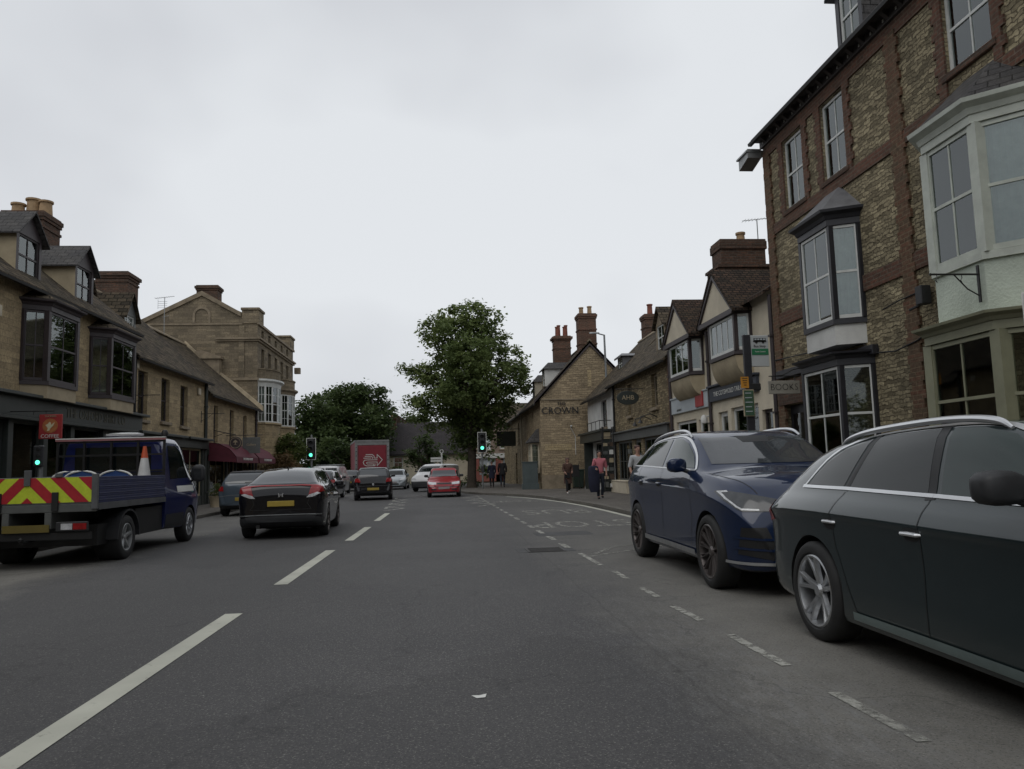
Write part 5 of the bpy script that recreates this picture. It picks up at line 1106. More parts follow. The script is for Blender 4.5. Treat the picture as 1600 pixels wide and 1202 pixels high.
class Car:
    def __init__(s, S, paintm, name, label, cat, loc, rz, group=None, extra=None):
        s.S = S; s.root = thing(name, label, cat, loc, rz, group, world=False); s.pm = paintm
        bm = car_shell(S); s.clean = bm.copy(); b2 = boolean_wells(bm, S); bm.free()
        me = bpy.data.meshes.new('body'); b2.to_mesh(me); b2.free(); me.materials.append(paintm); me.materials.append(M['black'])
        for p in me.polygons: p.use_smooth = True
        me.set_sharp_from_angle(angle=R(42)); s.body = bpy.data.objects.new('body', me); COL.objects.link(s.body); s.body.parent = s.root; add_uv(me)
        s.clean.normal_update()
    def patch(s, view, poly, name, mat, off=.003, parent=None, thick=0.0, lim=None):
        """cut the piece of the body surface inside a convex outline and set it a few mm proud"""
        bm = s.clean.copy(); ax = {'L': (1, 2), 'R': (1, 2), 'rear': (0, 2), 'front': (0, 2), 'top': (0, 1)}[view]
        kill = []
        for fc in bm.faces:
            c = fc.calc_center_median(); n = fc.normal
            ok = {'L': c.x < -.2 and (n.x < -.25), 'R': c.x > .2 and (n.x > .25), 'rear': n.y < -.12 and c.y < (lim or -.5), 'front': n.y > .12 and c.y > (lim or .2), 'top': n.z > .2}[view]
            if not ok: kill.append(fc)
        bmesh.ops.delete(bm, geom=kill, context='FACES')
        area = sum(poly[i][0]*poly[(i+1) % len(poly)][1]-poly[(i+1) % len(poly)][0]*poly[i][1] for i in range(len(poly)))
        if area < 0: poly = poly[::-1]
        for i in range(len(poly)):
            a, b = poly[i], poly[(i+1) % len(poly)]
            p = Vector((0, 0, 0)); p[ax[0]], p[ax[1]] = a; n = Vector((0, 0, 0)); n[ax[0]], n[ax[1]] = (b[1]-a[1]), -(b[0]-a[0])
            if n.length < 1e-9: continue
            bmesh.ops.bisect_plane(bm, geom=bm.verts[:]+bm.edges[:]+bm.faces[:], plane_co=p, plane_no=n.normalized(), clear_outer=True)
        nrm = {v: v.normal.copy() for v in bm.verts}
        for v in bm.verts: v.co += nrm[v]*off
        if thick:
            r = bmesh.ops.extrude_face_region(bm, geom=bm.faces[:]); vs2 = [g for g in r['geom'] if isinstance(g, bmesh.types.BMVert)]
            for v in vs2: v.co += v.normal*0
            bot = set(bm.verts)-set(vs2)
            for v in bot: v.co -= nrm.get(v, Vector((0, 0, 0)))*thick
        me = bpy.data.meshes.new(name); bm.to_mesh(me); bm.free()
        if len(me.polygons) == 0: print('EMPTY PATCH', name, s.root.name); return None
        me.materials.append(M[mat] if isinstance(mat, str) else mat)
        for p in me.polygons: p.use_smooth = True
        me.set_sharp_from_angle(angle=R(50))
        add_uv(me); o = bpy.data.objects.new(name, me); COL.objects.link(o); o.parent = parent or s.root; return o
    def seam(s, view, pts, name='panel_gap', w=.006, mat='black', off=.0025, parent=None, lim=None):
        """thin strip following the body surface through 2D points"""
        bms = []
        out = None; objs = []
        for a, b in zip(pts[:-1], pts[1:]):
            d = Vector((b[0]-a[0], b[1]-a[1])); d.normalize(); q = Vector((-d.y, d.x))*w/2; e = d*w*.3
            o = s.patch(view, [(a[0]-q.x-e.x, a[1]-q.y-e.y), (b[0]-q.x+e.x, b[1]-q.y+e.y), (b[0]+q.x+e.x, b[1]+q.y+e.y), (a[0]+q.x-e.x, a[1]+q.y-e.y)], name, mat, off, parent, lim=lim)
            if o: objs.append(o)
        if not objs: return None
        bm = bmesh.new()
        for o in objs: bm.from_mesh(o.data)
        bmesh.ops.remove_doubles(bm, verts=bm.verts, dist=.002)
        me = objs[0].data; bm.to_mesh(me); bm.free()
        for o in objs[1:]: bpy.data.objects.remove(o)
        return objs[0]
    def side_at(s, y, z):
        """half width of the body at (y,z)"""
        best = None
        for fc in s.clean.faces:
            pass
    def mbuild(s, mb, name, mat, parent=None, **kw): return mb.build(name, mat, parent or s.root, **kw)
def wheel_mesh(c, ay, sx, r, w, rimr, style, rimmat, name='wheel'):
    """tyre with rim as a sub-part; sx -1 left, +1 right"""
    X = sx*(c.S['W']-.012); mb = MB(n=(0, 1, 0)); i = -sx
    prof = [(rimr, -.02), (rimr+.015, .0), (r-.045, .004), (r-.015, -.012), (r, -.035), (r+.001, -w/2), (r, -w+.03), (r-.03, -w+.01), (rimr, -w+.01), (rimr, -w+.03)]
    mb.lathe((X, ay, r), [(a, -i*b if False else b*sx) for a, b in prof], 48, axis='x')
    # shallow tread grooves
    t = mb.build(name, 'tyre', c.root, smooth=True)
    rb = MB(n=(0, 1, 0))
    rb.lathe((X, ay, r), [(a, b*sx) for a, b in [(rimr+.003, -.012), (rimr-.008, -.004), (rimr-.022, -.010), (rimr-.03, -.05), (rimr-.035, -w+.03)]], 48, axis='x')
    rb.build('rim', rimmat, t, smooth=True)
    hb = MB(n=(0, 1, 0)); hb.lathe((X, ay, r), [(a, b*sx) for a, b in [(0, -.10), (rimr-.05, -.11), (rimr-.05, -.13), (0, -.13)]], 32, axis='x'); hb.build('brake_disc', 'dark_metal', t)
    sp = MB(n=(0, 1, 0)); n = style['n']
    for k in range(n):
        a = 2*math.pi*k/n+style.get('ph', .3)
        for off_ in style.get('pair', (0,)):
            a0 = a+off_*.35; a1 = a+off_
            w0, w1 = style['w']
            def pt(rad, an, dx): return (X+sx*dx, ay+math.cos(an)*rad, r+math.sin(an)*rad)
            R0, R1 = rimr*.16, rimr-.012; d0, d1 = style.get('d', (-.045, -.012)); rr = []
            for (rad, an, ww, dx) in ((R0, a0, w0, d0), (R0+(R1-R0)*.5, (a0+a1)/2, (w0+w1)/2*.9, d0*.5+d1*.5), (R1, a1, w1, d1)):
                da = ww/2/rad
                rr.append([pt(rad, an-da, dx-.03), pt(rad, an-da*.55, dx), pt(rad, an+da*.55, dx), pt(rad, an+da, dx-.03)])
            sp.loft(rr)
    sp.lathe((X, ay, r), [(v[0], v[1]*sx) for v in [(0, -.025), (rimr*.14, -.028), (rimr*.2, -.05), (rimr*.2, -.08)]], 20, axis='x')
    sp.build('spokes', rimmat, t)
    return t
M['tyre'] = flat('tyre_rubber', (0.018, 0.018, 0.018), 0.75, vary=0.25, scale=8)
M['dark_metal'] = flat('dark_metal', (0.03, 0.03, 0.03), 0.5, metal=0.6)
M['alloy'] = flat('silver_alloy', (0.42, 0.43, 0.44), 0.32, metal=0.75, vary=0.12, scale=10)
M['alloy_dark'] = flat('dark_bronze_alloy', (0.13, 0.115, 0.11), 0.35, metal=0.6, vary=0.15)
M['chrome'] = flat('satin_aluminium_trim', (0.68, 0.69, 0.70), 0.28, metal=0.85, vary=0.06)
def tinted(name, col, rough=.03, spec=.6):
    m = flat(name, col, rough, coat=.0, spec=spec, vary=.2, scale=1.2); return m
M['car_glass'] = tinted('dark_car_glass', (0.008, 0.012, 0.012), spec=.42)
M['car_glass_green'] = tinted('green_tinted_glass', (0.014, 0.030, 0.027), spec=.5)
M['screen_glass'] = tinted('windscreen_glass', (0.05, 0.055, 0.06), spec=.8)
M['red_lens'] = flat('red_lamp_lens', (0.26, 0.010, 0.012), 0.2, coat=.2, vary=.3, scale=14)
M['clear_lens'] = flat('clear_lamp_lens', (0.5, 0.51, 0.52), 0.08, coat=1, spec=.9, vary=.3, scale=20)
M['dark_lens'] = flat('dark_lamp_lens', (0.035, 0.038, 0.042), 0.12, coat=.2, spec=.6, vary=.3, scale=12)
M['plate_yellow'] = flat('yellow_number_plate', (0.34, 0.245, 0.035), 0.5, vary=.12, scale=6)
M['plate_white'] = flat('white_number_plate', (0.30, 0.27, 0.27), 0.5, vary=.12, scale=6)
P_ = dict(teal=paint('teal_grey_paint', (0.013, 0.024, 0.026), .25), navy=paint('navy_paint', (0.007, 0.018, 0.055), .2), black=paint('black_paint_car', (0.004, 0.004, 0.006), .0, .5), blue=paint('steel_blue_paint', (0.070, 0.092, 0.115), .35),
          red=paint('red_paint', (0.30, 0.022, 0.030), .1), silver=paint('silver_paint', (0.30, 0.33, 0.35), .4), white=paint('white_paint_car', (0.58, 0.58, 0.58), 0), dark=paint('dark_grey_paint', (0.03, 0.032, 0.035), .3), van_blue=paint('royal_blue_paint', (0.012, 0.018, 0.085), .1))
def mirror(c, sx, y, z, mat, X, size=(.20, .12, .11), name='door_mirror', parent=None):
    mb = MB(n=(0, 1, 0)); w, d, h = size; rings = []
    for (t, sc) in ((-.5, .45), (-.42, .75), (-.2, .95), (.1, 1.0), (.35, .9), (.47, .7), (.52, .4)):
        ring = []
        for k in range(16):
            a = 2*math.pi*k/16; e = .55
            ca, sa = math.cos(a), math.sin(a); ring.append((sx*(X+w/2+t*w), y+math.copysign(abs(ca)**e, ca)*d/2*sc + .02*t, z+math.copysign(abs(sa)**e, sa)*h/2*sc))
        rings.append(ring)
    mb.loft(rings); o = mb.build(name, mat, c.root, smooth=True)
    ft = MB(n=(0, 1, 0)); ft.tube([(sx*(X-.06), y+.02, z-h*.55), (sx*(X+.05), y+.01, z-h*.3)], .025, 8); ft.build('mirror_foot', 'plastic', o)
    g = MB(n=(0, 1, 0)); g.box(sx*(X+.06), sx*(X+w-.06), y-d*.47-.004, y-d*.47+.002, z-h*.26, z+h*.26); g.build('mirror_glass', 'dark_lens', o)
    return o
def handle(c, sx, y, z, X, mat='chrome', L=.2):
    mb = MB(n=(0, 1, 0)); mb.tube([(sx*(X-.01), y-L/2, z), (sx*(X+.022), y-L/2+.03, z), (sx*(X+.026), y, z+.002), (sx*(X+.022), y+L/2-.03, z), (sx*(X-.01), y+L/2, z)], [.008, .013, .014, .013, .008], 8)
    return mb.build('door_handle', mat, c.root, smooth=True)

# ---------------------------------------------------------------- estate car, right foreground
S = dict(L=4.7, W=.915, wr=.36, axles=(1.46, -1.35), sh=.825, crease=.022, crown=.05,
  top=[(-2.35, .62), (-2.34, .80), (-2.31, .96), (-2.22, 1.08), (-2.0, 1.27), (-1.75, 1.40), (-1.4, 1.475), (-.8, 1.52), (0, 1.54), (.3, 1.53), (.6, 1.47), (.9, 1.33), (1.25, 1.14), (1.4, 1.09), (1.8, 1.03), (2.1, .93), (2.25, .82), (2.33, .66), (2.35, .52)],
  belt=[(-2.35, .55), (-2.3, .90), (-2.2, 1.03), (-1.9, 1.085), (-1.2, 1.10), (0, 1.08), (1.0, 1.06), (1.3, 1.03), (1.9, .93), (2.2, .75), (2.35, .45)],
  wb=[(-2.35, .52), (-2.32, .60), (-2.2, .70), (-1.9, .76), (-1.2, .79), (0, .80), (1.0, .795), (1.5, .77), (2.0, .72), (2.25, .58), (2.35, .40)],
  ws=[(-2.35, .60), (-2.33, .70), (-2.25, .80), (-2.1, .865), (-1.8, .90), (-1.3, .915), (0, .905), (1.4, .912), (1.9, .88), (2.15, .80), (2.3, .66), (2.35, .5)],
  wt=[(-2.35, .4), (-2.2, .60), (-1.8, .57), (-1.2, .60), (0, .635), (.5, .64), (1.0, .66), (1.3, .68), (2.0, .6), (2.35, .3)],
  zb=[(-2.35, .42), (-2.25, .30), (-1.8, .24), (-1.2, .20), (1.2, .19), (1.9, .2), (2.3, .24), (2.35, .3)])
c = Car(S, P_['teal'], 'parked_estate_car', 'dark teal grey estate car with silver roof rails, parked at the right edge', 'car', (3.63, 4.25, 0), math.pi, 'cars parked in the right hand bay')
BEL = [(-1.62, 1.118), (-1.0, 1.115), (0, 1.095), (1.0, 1.065)]
for sd_ in ('L', 'R'):
    sx = -1 if sd_ == 'L' else 1
    o = c.patch(sd_, [(-1.60, 1.135), (-1.42, 1.29), (-1.2, 1.39), (-.86, 1.455), (-1.03, 1.128)], 'side_window', 'car_glass', .004)
    c.patch(sd_, [(-.94, 1.128), (-.77, 1.462), (-.5, 1.478), (-.10, 1.487), (-.06, 1.112)], 'side_window', 'car_glass', .004)
    c.patch(sd_, [(.06, 1.11), (.02, 1.487), (.28, 1.478), (.52, 1.43), (.78, 1.29), (1.02, 1.12), (1.05, 1.085)], 'side_window', 'car_glass_green', .004)
    c.seam(sd_, smooth2([(-1.66, 1.12), (-1.45, 1.315), (-1.2, 1.418), (-.86, 1.478), (-.4, 1.502), (0, 1.508), (.3, 1.497), (.56, 1.445), (.82, 1.305), (1.1, 1.09)]), 'window_trim', .018, 'chrome', .006)
    c.seam(sd_, [(-1.68, 1.118), (-1.0, 1.116), (0, 1.098), (1.1, 1.072)], 'window_trim', .022, 'chrome', .006)
    c.seam(sd_, [(-.98, 1.09), (-1.02, .95), (-1.0, .72), (-.88, .48), (-.78, .30)], w=.007)
    c.seam(sd_, [(-.02, 1.085), (-.02, .3)], w=.007); c.seam(sd_, [(.98, 1.05), (1.0, .6), (.98, .3)], w=.007)
    c.seam(sd_, [(-.98, 1.12), (-.80, 1.47)], 'pillar_trim', .05, 'plastic', .003); c.seam(sd_, [(-.03, 1.10), (-.06, 1.49)], 'pillar_trim', .09, 'plastic', .003)
    c.seam(sd_, [(-.80, .28), (.98, .27)], 'sill_highlight', .05, M['sill_highlight_paint'] if 'sill_highlight_paint' in M else flat('sill_highlight_paint', (.15, .20, .195), .35, metal=.3, coat=.5), .012)  # brighter strip paints the light caught along the sill
    for hy in (-1.05, -.10): c.patch(sd_, [(hy+.085*math.cos(2*math.pi*j/14), .872+.042*math.sin(2*math.pi*j/14)) for j in range(14)], 'handle_recess_shade', 'black', .0015)  # black oval paints the shade of the scoop behind each handle
    handle(c, sx, -1.05, .885, .885); handle(c, sx, -.10, .875, .887)
    mb = MB(n=(0, 1, 0)); xr = sx*.605
    mb.tube(smooth3([(sx*.57, -1.40, 1.42), (sx*.58, -1.25, 1.475), (sx*.60, -.9, 1.515), (sx*.62, -.3, 1.54), (sx*.63, .1, 1.537), (sx*.63, .36, 1.51), (sx*.63, .46, 1.465)]), smooth1([.008, .017, .021, .021, .021, .021, .012]), 8)
    c.mbuild(mb, 'roof_rail', 'chrome', smooth=True)
    mirror(c, sx, .80, 1.17, 'plastic', .88, (.24, .17, .17))
    c.patch(sd_, [(-2.36, .80), (-2.02, .84), (-2.14, .99), (-2.36, .99)], 'tail_light', 'red_lens', .005)
for ay in S['axles']:
    for sx in (-1, 1): wheel_mesh(c, ay, sx, .36, .24, .262, dict(n=5, pair=(-.2, .2), w=(.055, .04), d=(-.05, -.006), ph=.4), 'alloy')
c.seam('L', [(-1.44, .93), (-1.44, .80), (-1.30, .80), (-1.30, .93), (-1.44, .93)], 'fuel_flap', .004); 
c.patch('rear', [(-.55, 1.12), (.55, 1.12), (.48, 1.36), (-.48, 1.36)], 'rear_window', 'car_glass', .004)
c.patch('front', [(-.62, 1.15), (.62, 1.15), (.58, 1.44), (-.58, 1.44)], 'windscreen', 'screen_glass', .004)
c.patch('front', [(-.42, .35), (.42, .35), (.5, .72), (-.5, .72)], 'grille', 'plastic', .006, lim=1.9)

# ---------------------------------------------------------------- blue SUV
S = dict(L=4.70, W=.955, wr=.385, axles=(1.50, -1.47), sh=.80, crease=.016, crown=.05,
  top=[(-2.35, .7), (-2.33, .95), (-2.27, 1.18), (-2.1, 1.38), (-1.85, 1.56), (-1.5, 1.66), (-.9, 1.71), (-.2, 1.73), (.2, 1.71), (.5, 1.64), (.8, 1.50), (1.1, 1.34), (1.22, 1.275), (1.4, 1.245), (1.8, 1.19), (2.05, 1.10), (2.2, .99), (2.3, .86), (2.34, .72), (2.35, .6)],
  belt=[(-2.35, .66), (-2.28, 1.05), (-2.1, 1.22), (-1.7, 1.285), (-1.0, 1.275), (0, 1.25), (.9, 1.225), (1.3, 1.19), (1.8, 1.10), (2.1, .97), (2.3, .72), (2.35, .5)],
  wb=[(-2.35, .60), (-2.3, .70), (-2.1, .80), (-1.7, .86), (-1, .885), (0, .89), (1.0, .875), (1.6, .83), (2.0, .76), (2.2, .68), (2.35, .5)],
  ws=[(-2.35, .68), (-2.3, .80), (-2.15, .88), (-1.9, .93), (-1.4, .955), (0, .94), (1.5, .953), (1.85, .93), (2.08, .875), (2.25, .77), (2.35, .6)],
  wt=[(-2.35, .45), (-2.1, .62), (-1.6, .63), (-1, .655), (0, .67), (.6, .68), (1.1, .72), (1.4, .74), (2.0, .66), (2.35, .4)],
  zb=[(-2.35, .45), (-2.2, .34), (-1.8, .28), (-1, .25), (1.1, .25), (1.9, .26), (2.2, .25), (2.33, .28), (2.35, .34)])
c = Car(S, P_['navy'], 'parked_suv', 'dark blue sport utility car with silver roof rails, parked behind the teal estate', 'car', (3.74, 9.58, 0), math.pi, 'cars parked in the right hand bay')
for sd_ in ('L', 'R'):
    sx = -1 if sd_ == 'L' else 1
    c.patch(sd_, [(-1.72, 1.315), (-1.5, 1.46), (-1.22, 1.57), (-1.14, 1.575), (-1.32, 1.305)], 'side_window', 'car_glass', .004)
    c.patch(sd_, [(-1.24, 1.303), (-1.06, 1.585), (-.6, 1.622), (-.22, 1.632), (-.24, 1.283)], 'side_window', 'car_glass', .004)
    c.patch(sd_, [(-.13, 1.28), (-.13, 1.633), (.15, 1.622), (.42, 1.56), (.70, 1.42), (.93, 1.262)], 'side_window', 'car_glass_green', .004)
    c.seam(sd_, smooth2([(-1.78, 1.30), (-1.54, 1.47), (-1.22, 1.60), (-.7, 1.648), (-.15, 1.657), (.18, 1.645), (.46, 1.578), (.74, 1.432), (1.0, 1.245)]), 'window_trim', .022, 'chrome', .006)
    c.seam(sd_, [(-1.80, 1.30), (-1.0, 1.29), (0, 1.265), (1.0, 1.238)], 'window_trim', .018, 'chrome', .006)
    c.seam(sd_, [(-.18, 1.27), (-.2, .4)], w=.007); c.seam(sd_, [(.95, 1.2), (1.0, .7), (.92, .4)], w=.007); c.seam(sd_, [(-1.28, 1.27), (-1.22, 1.0), (-1.05, .75), (-.95, .42)], w=.007)
    c.seam(sd_, [(-1.02, .345), (1.05, .335)], 'side_step', .055, 'alloy', .02)
    mb = MB(n=(0, 1, 0)); mb.tube(smooth3([(sx*.63, -1.5, 1.58), (sx*.64, -1.3, 1.655), (sx*.655, -.8, 1.71), (sx*.665, -.1, 1.728), (sx*.675, .25, 1.70), (sx*.68, .42, 1.63)]), smooth1([.01, .017, .02, .02, .02, .014]), 8); c.mbuild(mb, 'roof_rail', 'chrome', smooth=True)
    mirror(c, sx, .78, 1.30, P_['navy'], .90, (.22, .16, .17)); handle(c, sx, -1.10, 1.09, .925, P_['navy']); handle(c, sx, -.28, 1.07, .925, P_['navy'])
    for hy in (-1.10, -.28): c.patch(sd_, [(hy+.09*math.cos(2*math.pi*j/14), 1.07+.045*math.sin(2*math.pi*j/14)) for j in range(14)], 'handle_recess_shade', 'black', .0015)  # shade of the handle scoops painted flat on the doors
    # headlamp wraps round the corner
    poly = [(.42, .90), (.46, .945), (.80, 1.02), (.88, 1.035), (.905, 1.02), (.90, .94), (.84, .855), (.80, .83), (.50, .83), (.44, .85)]
    poly = [(sx*a, b) for a, b in poly]
    hl = c.patch('front', poly, 'headlight', 'dark_lens', .006, lim=1.5)
    c.seam('front', [(sx*.84, 1.022), (sx*.885, 1.015), (sx*.875, .95), (sx*.83, .875), (sx*.80, .85), (sx*.66, .845)], 'light_strip', .017, 'clear_lens', .010, hl, lim=1.5)
    c.patch('front', [(sx*.50, .36), (sx*.84, .42), (sx*.82, .68), (sx*.62, .68)], 'bumper_intake', 'black', .006, lim=1.7)
    for z in (.46, .56): c.seam('front', [(sx*.52, z), (sx*.86, z+.02)], 'intake_bar', .022, P_['navy'], .012, lim=1.7)
    c.patch('rear', [(sx*.45, .98), (sx*.86, 1.0), (sx*.84, 1.12), (sx*.45, 1.10)], 'tail_light', 'red_lens', .005)
c.patch('front', [(-.70, 1.30), (.70, 1.30), (.63, 1.62), (-.63, 1.62)], 'windscreen', 'screen_glass', .004)
c.patch('front', [(-.16, 1.55), (.16, 1.55), (.2, 1.63), (-.2, 1.63)], 'sensor_panel', 'plastic', .006)
c.patch('front', [(-.40, .50), (.40, .50), (.42, .84), (.3, .90), (-.3, .90), (-.42, .84)], 'grille', 'black', .008, lim=1.7)
for z in (.62, .78): c.seam('front', [(-.4, z), (.4, z)], 'grille_bar', .022, 'chrome', .014, lim=1.7)
mb = MB(n=(0, 1, 0)); mb.lathe((0, 2.37, .70), [(.075, 0), (.09, .012), (.098, 0)], 24, axis='y'); mb.tube([(0, 2.375, .70), (0, 2.375, .78)], .008, 5); mb.tube([(0, 2.375, .70), (.07, 2.375, .66)], .008, 5); mb.tube([(0, 2.375, .70), (-.07, 2.375, .66)], .008, 5); c.mbuild(mb, 'badge', 'chrome')
c.seam('front', [(-.88, .335), (.88, .335)], 'bumper_trim', .028, 'chrome', .014, lim=1.6)
c.seam('top', [(-.80, 1.28), (-.74, 1.7), (-.62, 2.12)], w=.008); c.seam('top', [(.80, 1.28), (.74, 1.7), (.62, 2.12)], w=.008)
mb = MB(n=(0, 1, 0)); mb.box(-.26, .26, 2.36, 2.375, .40, .51); c.mbuild(mb, 'number_plate', 'plate_white')
for ay in S['axles']:
    for sx in (-1, 1): wheel_mesh(c, ay, sx, .385, .25, .285, dict(n=12, pair=(-.07, .07), w=(.022, .013), d=(-.05, -.008)), 'alloy_dark')

# ---------------------------------------------------------------- hatchbacks
def hatch(L, W, H, belt, rear='upright', hood=.95, wr=.32, axles=None, nose=.6, tail=.62, rw=.15, by=1.0):
    """generic small hatchback curves. rear: how far the tailgate glass rakes"""
    h = L/2; ax_ = axles or (h-.80, -(h-.72)); rk = rw
    cowl = ax_[0]-.28
    return dict(L=L, W=W, wr=wr, axles=ax_, sh=.72, tuck=.014, crown=.045,
      top=[(-h, tail*.8), (-h+.02, belt-.12), (-h+.06, belt+.03), (-h+.06+rk*.5, belt+(H-belt)*.5), (-h+.06+rk, H-.10), (-h+.25+rk, H-.04), (-h+.9+rk*.6, H), (.0, H), (.35, H-.05), (cowl-.45, H-.15), (cowl, hood+.06), (cowl+.15, hood+.01), (h-.55, hood-.07), (h-.25, hood-.17), (h-.06, nose+.08), (h, nose-.08)],
      belt=[(-h, tail*.7), (-h+.08, belt-.06), (-h+.4, belt), (0, belt-.02), (cowl, hood-.02), (h-.5, hood-.12), (h-.2, hood-.24), (h, nose-.16)],
      wb=[(-h, W*.66), (-h+.06, W*.82), (-h+.4, W*.89), (-h+1.0, W*.92), (0, W*.93), (cowl, W*.91), (h-.6, W*.85), (h-.25, W*.76), (h, W*.5)],
      ws=[(-h, W*.78), (-h+.05, W*.9), (-h+.18, W*.965), (-h+.5, W), (0, W*.99), (ax_[0], W), (h-.4, W*.97), (h-.15, W*.88), (h, W*.66)],
      wt=[(-h, W*.6), (-h+.1, W*.78), (-h+.5, W*.70), (0, W*.72), (.5, W*.73), (cowl, W*.78), (h-.5, W*.74), (h, W*.4)],
      zb=[(-h, .36), (-h+.15, .27), (-h+.6, .20), (h-.7, .19), (h-.2, .2), (h, .28)])
def std_rear(c, belt, H, lights, win, plate=(0, .62, .26, .055), bump=.45, badge=True, wiper=True, lw=None, black_bumper=None):
    S = c.S; h = S['L']/2
    c.patch('rear', win, 'rear_window', 'screen_glass', .004)
    c.seam('rear', [(-.5*(win[1][0]-win[0][0])*1.0, win[0][1]-.01), (.5*(win[1][0]-win[0][0]), win[0][1]-.01)], 'tailgate_gap', .008)
    for sx in (-1, 1):
        o = c.patch('rear', [(sx*a, b) for a, b in lights], 'tail_light', 'red_lens', .008)
    mb = MB(n=(0, 1, 0)); px_, pz, pw, ph = plate; mb.box(px_-pw, px_+pw, -h-.012, -h+.02, pz-ph, pz+ph); c.mbuild(mb, 'number_plate', 'plate_yellow', bevel=.006)
    if badge: mb = MB(n=(0, 1, 0)); mb.lathe((0, -h-.002 + badge*0, plate[1]+.2), [(0, -.012), (.045, -.010), (.052, 0), (.03, .006)], 20, axis='y'); c.mbuild(mb, 'badge', 'chrome')
    if wiper: pass
def std_sides(c, y0, y1, yb, belt, H, glass='car_glass', mir=None, hmat=None, qy=None, trim=None):
    W = c.S['W']
    for sd_, sx in (('L', -1), ('R', 1)):
        c.patch(sd_, [(y0+.0, belt+.03), (y0+.28, H-.14), (yb-.3, H-.10), (yb-.05, H-.10), (yb-.05, belt+.02)], 'side_window', glass, .004)
        c.patch(sd_, [(yb+.05, belt+.02), (yb+.05, H-.10), (yb+.35, H-.12), (y1-.32, H-.21), (y1, belt+.01)], 'side_window', glass, .004)
        c.seam(sd_, [(yb, belt), (yb, .30)], w=.008); c.seam(sd_, [(y1-.02, belt-.02), (y1-.02, .30)], w=.008)
        handle(c, sx, yb-.16, belt-.12, W-.025, hmat or c.pm); mirror(c, sx, y1-.15, belt+.06, mir or c.pm, W-.05, (.19, .13, .13))
        if yb-y0 > .9: handle(c, sx, y0+.28, belt-.11, W-.035, hmat or c.pm); c.seam(sd_, [(y0+.42, belt), (y0+.40, belt-.3), (y0+.62, .34)], w=.008)
ST7 = dict(n=7, w=(.06, .045), d=(-.04, -.01)); ST5 = dict(n=5, w=(.09, .07), d=(-.04, -.01)); ST10 = dict(n=10, w=(.045, .03), d=(-.04, -.01))
# black five door with the split tailgate, mid left
S = hatch(4.3, .885, 1.45, 1.0, rw=.95, hood=1.0, wr=.33, axles=(1.30, -1.30), tail=.66, nose=.62)
h = 2.15
S['top'] = [(-h, .62), (-h+.01, .86), (-h+.03, 1.03), (-h+.08, 1.095), (-h+.2, 1.145), (-h+.55, 1.29), (-h+.95, 1.40), (-.7, 1.45), (-.2, 1.455), (.2, 1.43), (.7, 1.28), (1.15, 1.09), (1.35, 1.03), (1.7, .95), (1.95, .84), (2.1, .68), (2.15, .5)]
S['belt'] = [(-h, .5), (-h+.03, .93), (-h+.1, 1.045), (-h+.5, 1.05), (0, 1.0), (1.1, .97), (1.6, .88), (2.0, .66), (2.15, .42)]
S['wb'] = [(-h, .60), (-h+.03, .74), (-h+.12, .80), (-h+.5, .80), (0, .83), (1.0, .82), (1.6, .76), (2.0, .66), (2.15, .42)]
S['wt'] = [(-h, .5), (-h+.1, .68), (-h+.5, .56), (-h+1.0, .52), (0, .62), (.5, .62), (1.2, .68), (1.6, .64), (2.15, .35)]
c = Car(S, P_['black'], 'hatchback_car', 'black five door hatchback with wide red tail lights and a raked rear window', 'car', (-3.36, 18.2, 0), R(3))
c.patch('rear', [(-.68, 1.115), (.68, 1.115), (.50, 1.36), (.3, 1.385), (-.3, 1.385), (-.50, 1.36)], 'rear_window', 'screen_glass', .004)
sp = c.seam('rear', [(-.78, 1.055), (-.4, 1.078), (.4, 1.078), (.78, 1.055)], 'spoiler_light', .022, 'red_lens', .012)
for sx in (-1, 1):
    tl = c.patch('rear', [(sx*.54, .875), (sx*.88, .96), (sx*.88, 1.075), (sx*.60, 1.08)], 'tail_light', 'red_lens', .010)
    c.patch('rear', [(sx*.50, .83), (sx*.62, .84), (sx*.78, .91), (sx*.72, .935), (sx*.56, .89)], 'reverse_light', 'clear_lens', .013, tl)
    c.patch('L' if sx < 0 else 'R', [(-2.16, .96), (-1.88, 1.02), (-1.96, 1.075), (-2.16, 1.07)], 'tail_light_side', 'red_lens', .008, tl)
c.patch('rear', [(-.80, .26), (.80, .26), (.84, .42), (.6, .475), (-.6, .475), (-.84, .42)], 'lower_bumper', 'plastic', .006)
c.seam('rear', [(-.8, .49), (-.5, .50), (.5, .50), (.8, .49)], 'bumper_crease', .02, 'grey_metal', .004); c.seam('rear', [(-.6, .60), (-.52, .72), (-.62, .98)], w=.007); c.seam('rear', [(.6, .60), (.52, .72), (.62, .98)], w=.007); c.seam('rear', [(-.6, .60), (.6, .60)], w=.007)
mb = MB(n=(0, 1, 0)); mb.box(-.265, .265, -2.168, -2.12, .665, .775); c.mbuild(mb, 'number_plate', 'plate_yellow', bevel=.006)
mb = MB(n=(0, 1, 0))
for q in (-1, 1): mb.prism([(q*.022, -2.162, .86), (q*.04, -2.162, .86), (q*.055, -2.162, .93), (q*.036, -2.162, .93)], (0, -.012, 0)); mb.prism([(q*.012, -2.162, .855), (q*.052, -2.162, .855), (q*.05, -2.162, .864), (q*.012, -2.162, .864)], (0, -.012, 0))
mb.box(-.034, .034, -2.174, -2.162, .887, .902); mb.build('badge', 'chrome', c.root)
std_sides(c, -1.45, 1.05, -.1, 1.0, 1.45, mir=P_['black'])
mb = MB(n=(0, 1, 0)); mb.prism([(-.015, -1.12, 1.40), (.015, -1.12, 1.40), (.0, -1.20, 1.47)], (0, .10, 0)); c.mbuild(mb, 'roof_aerial', 'plastic')
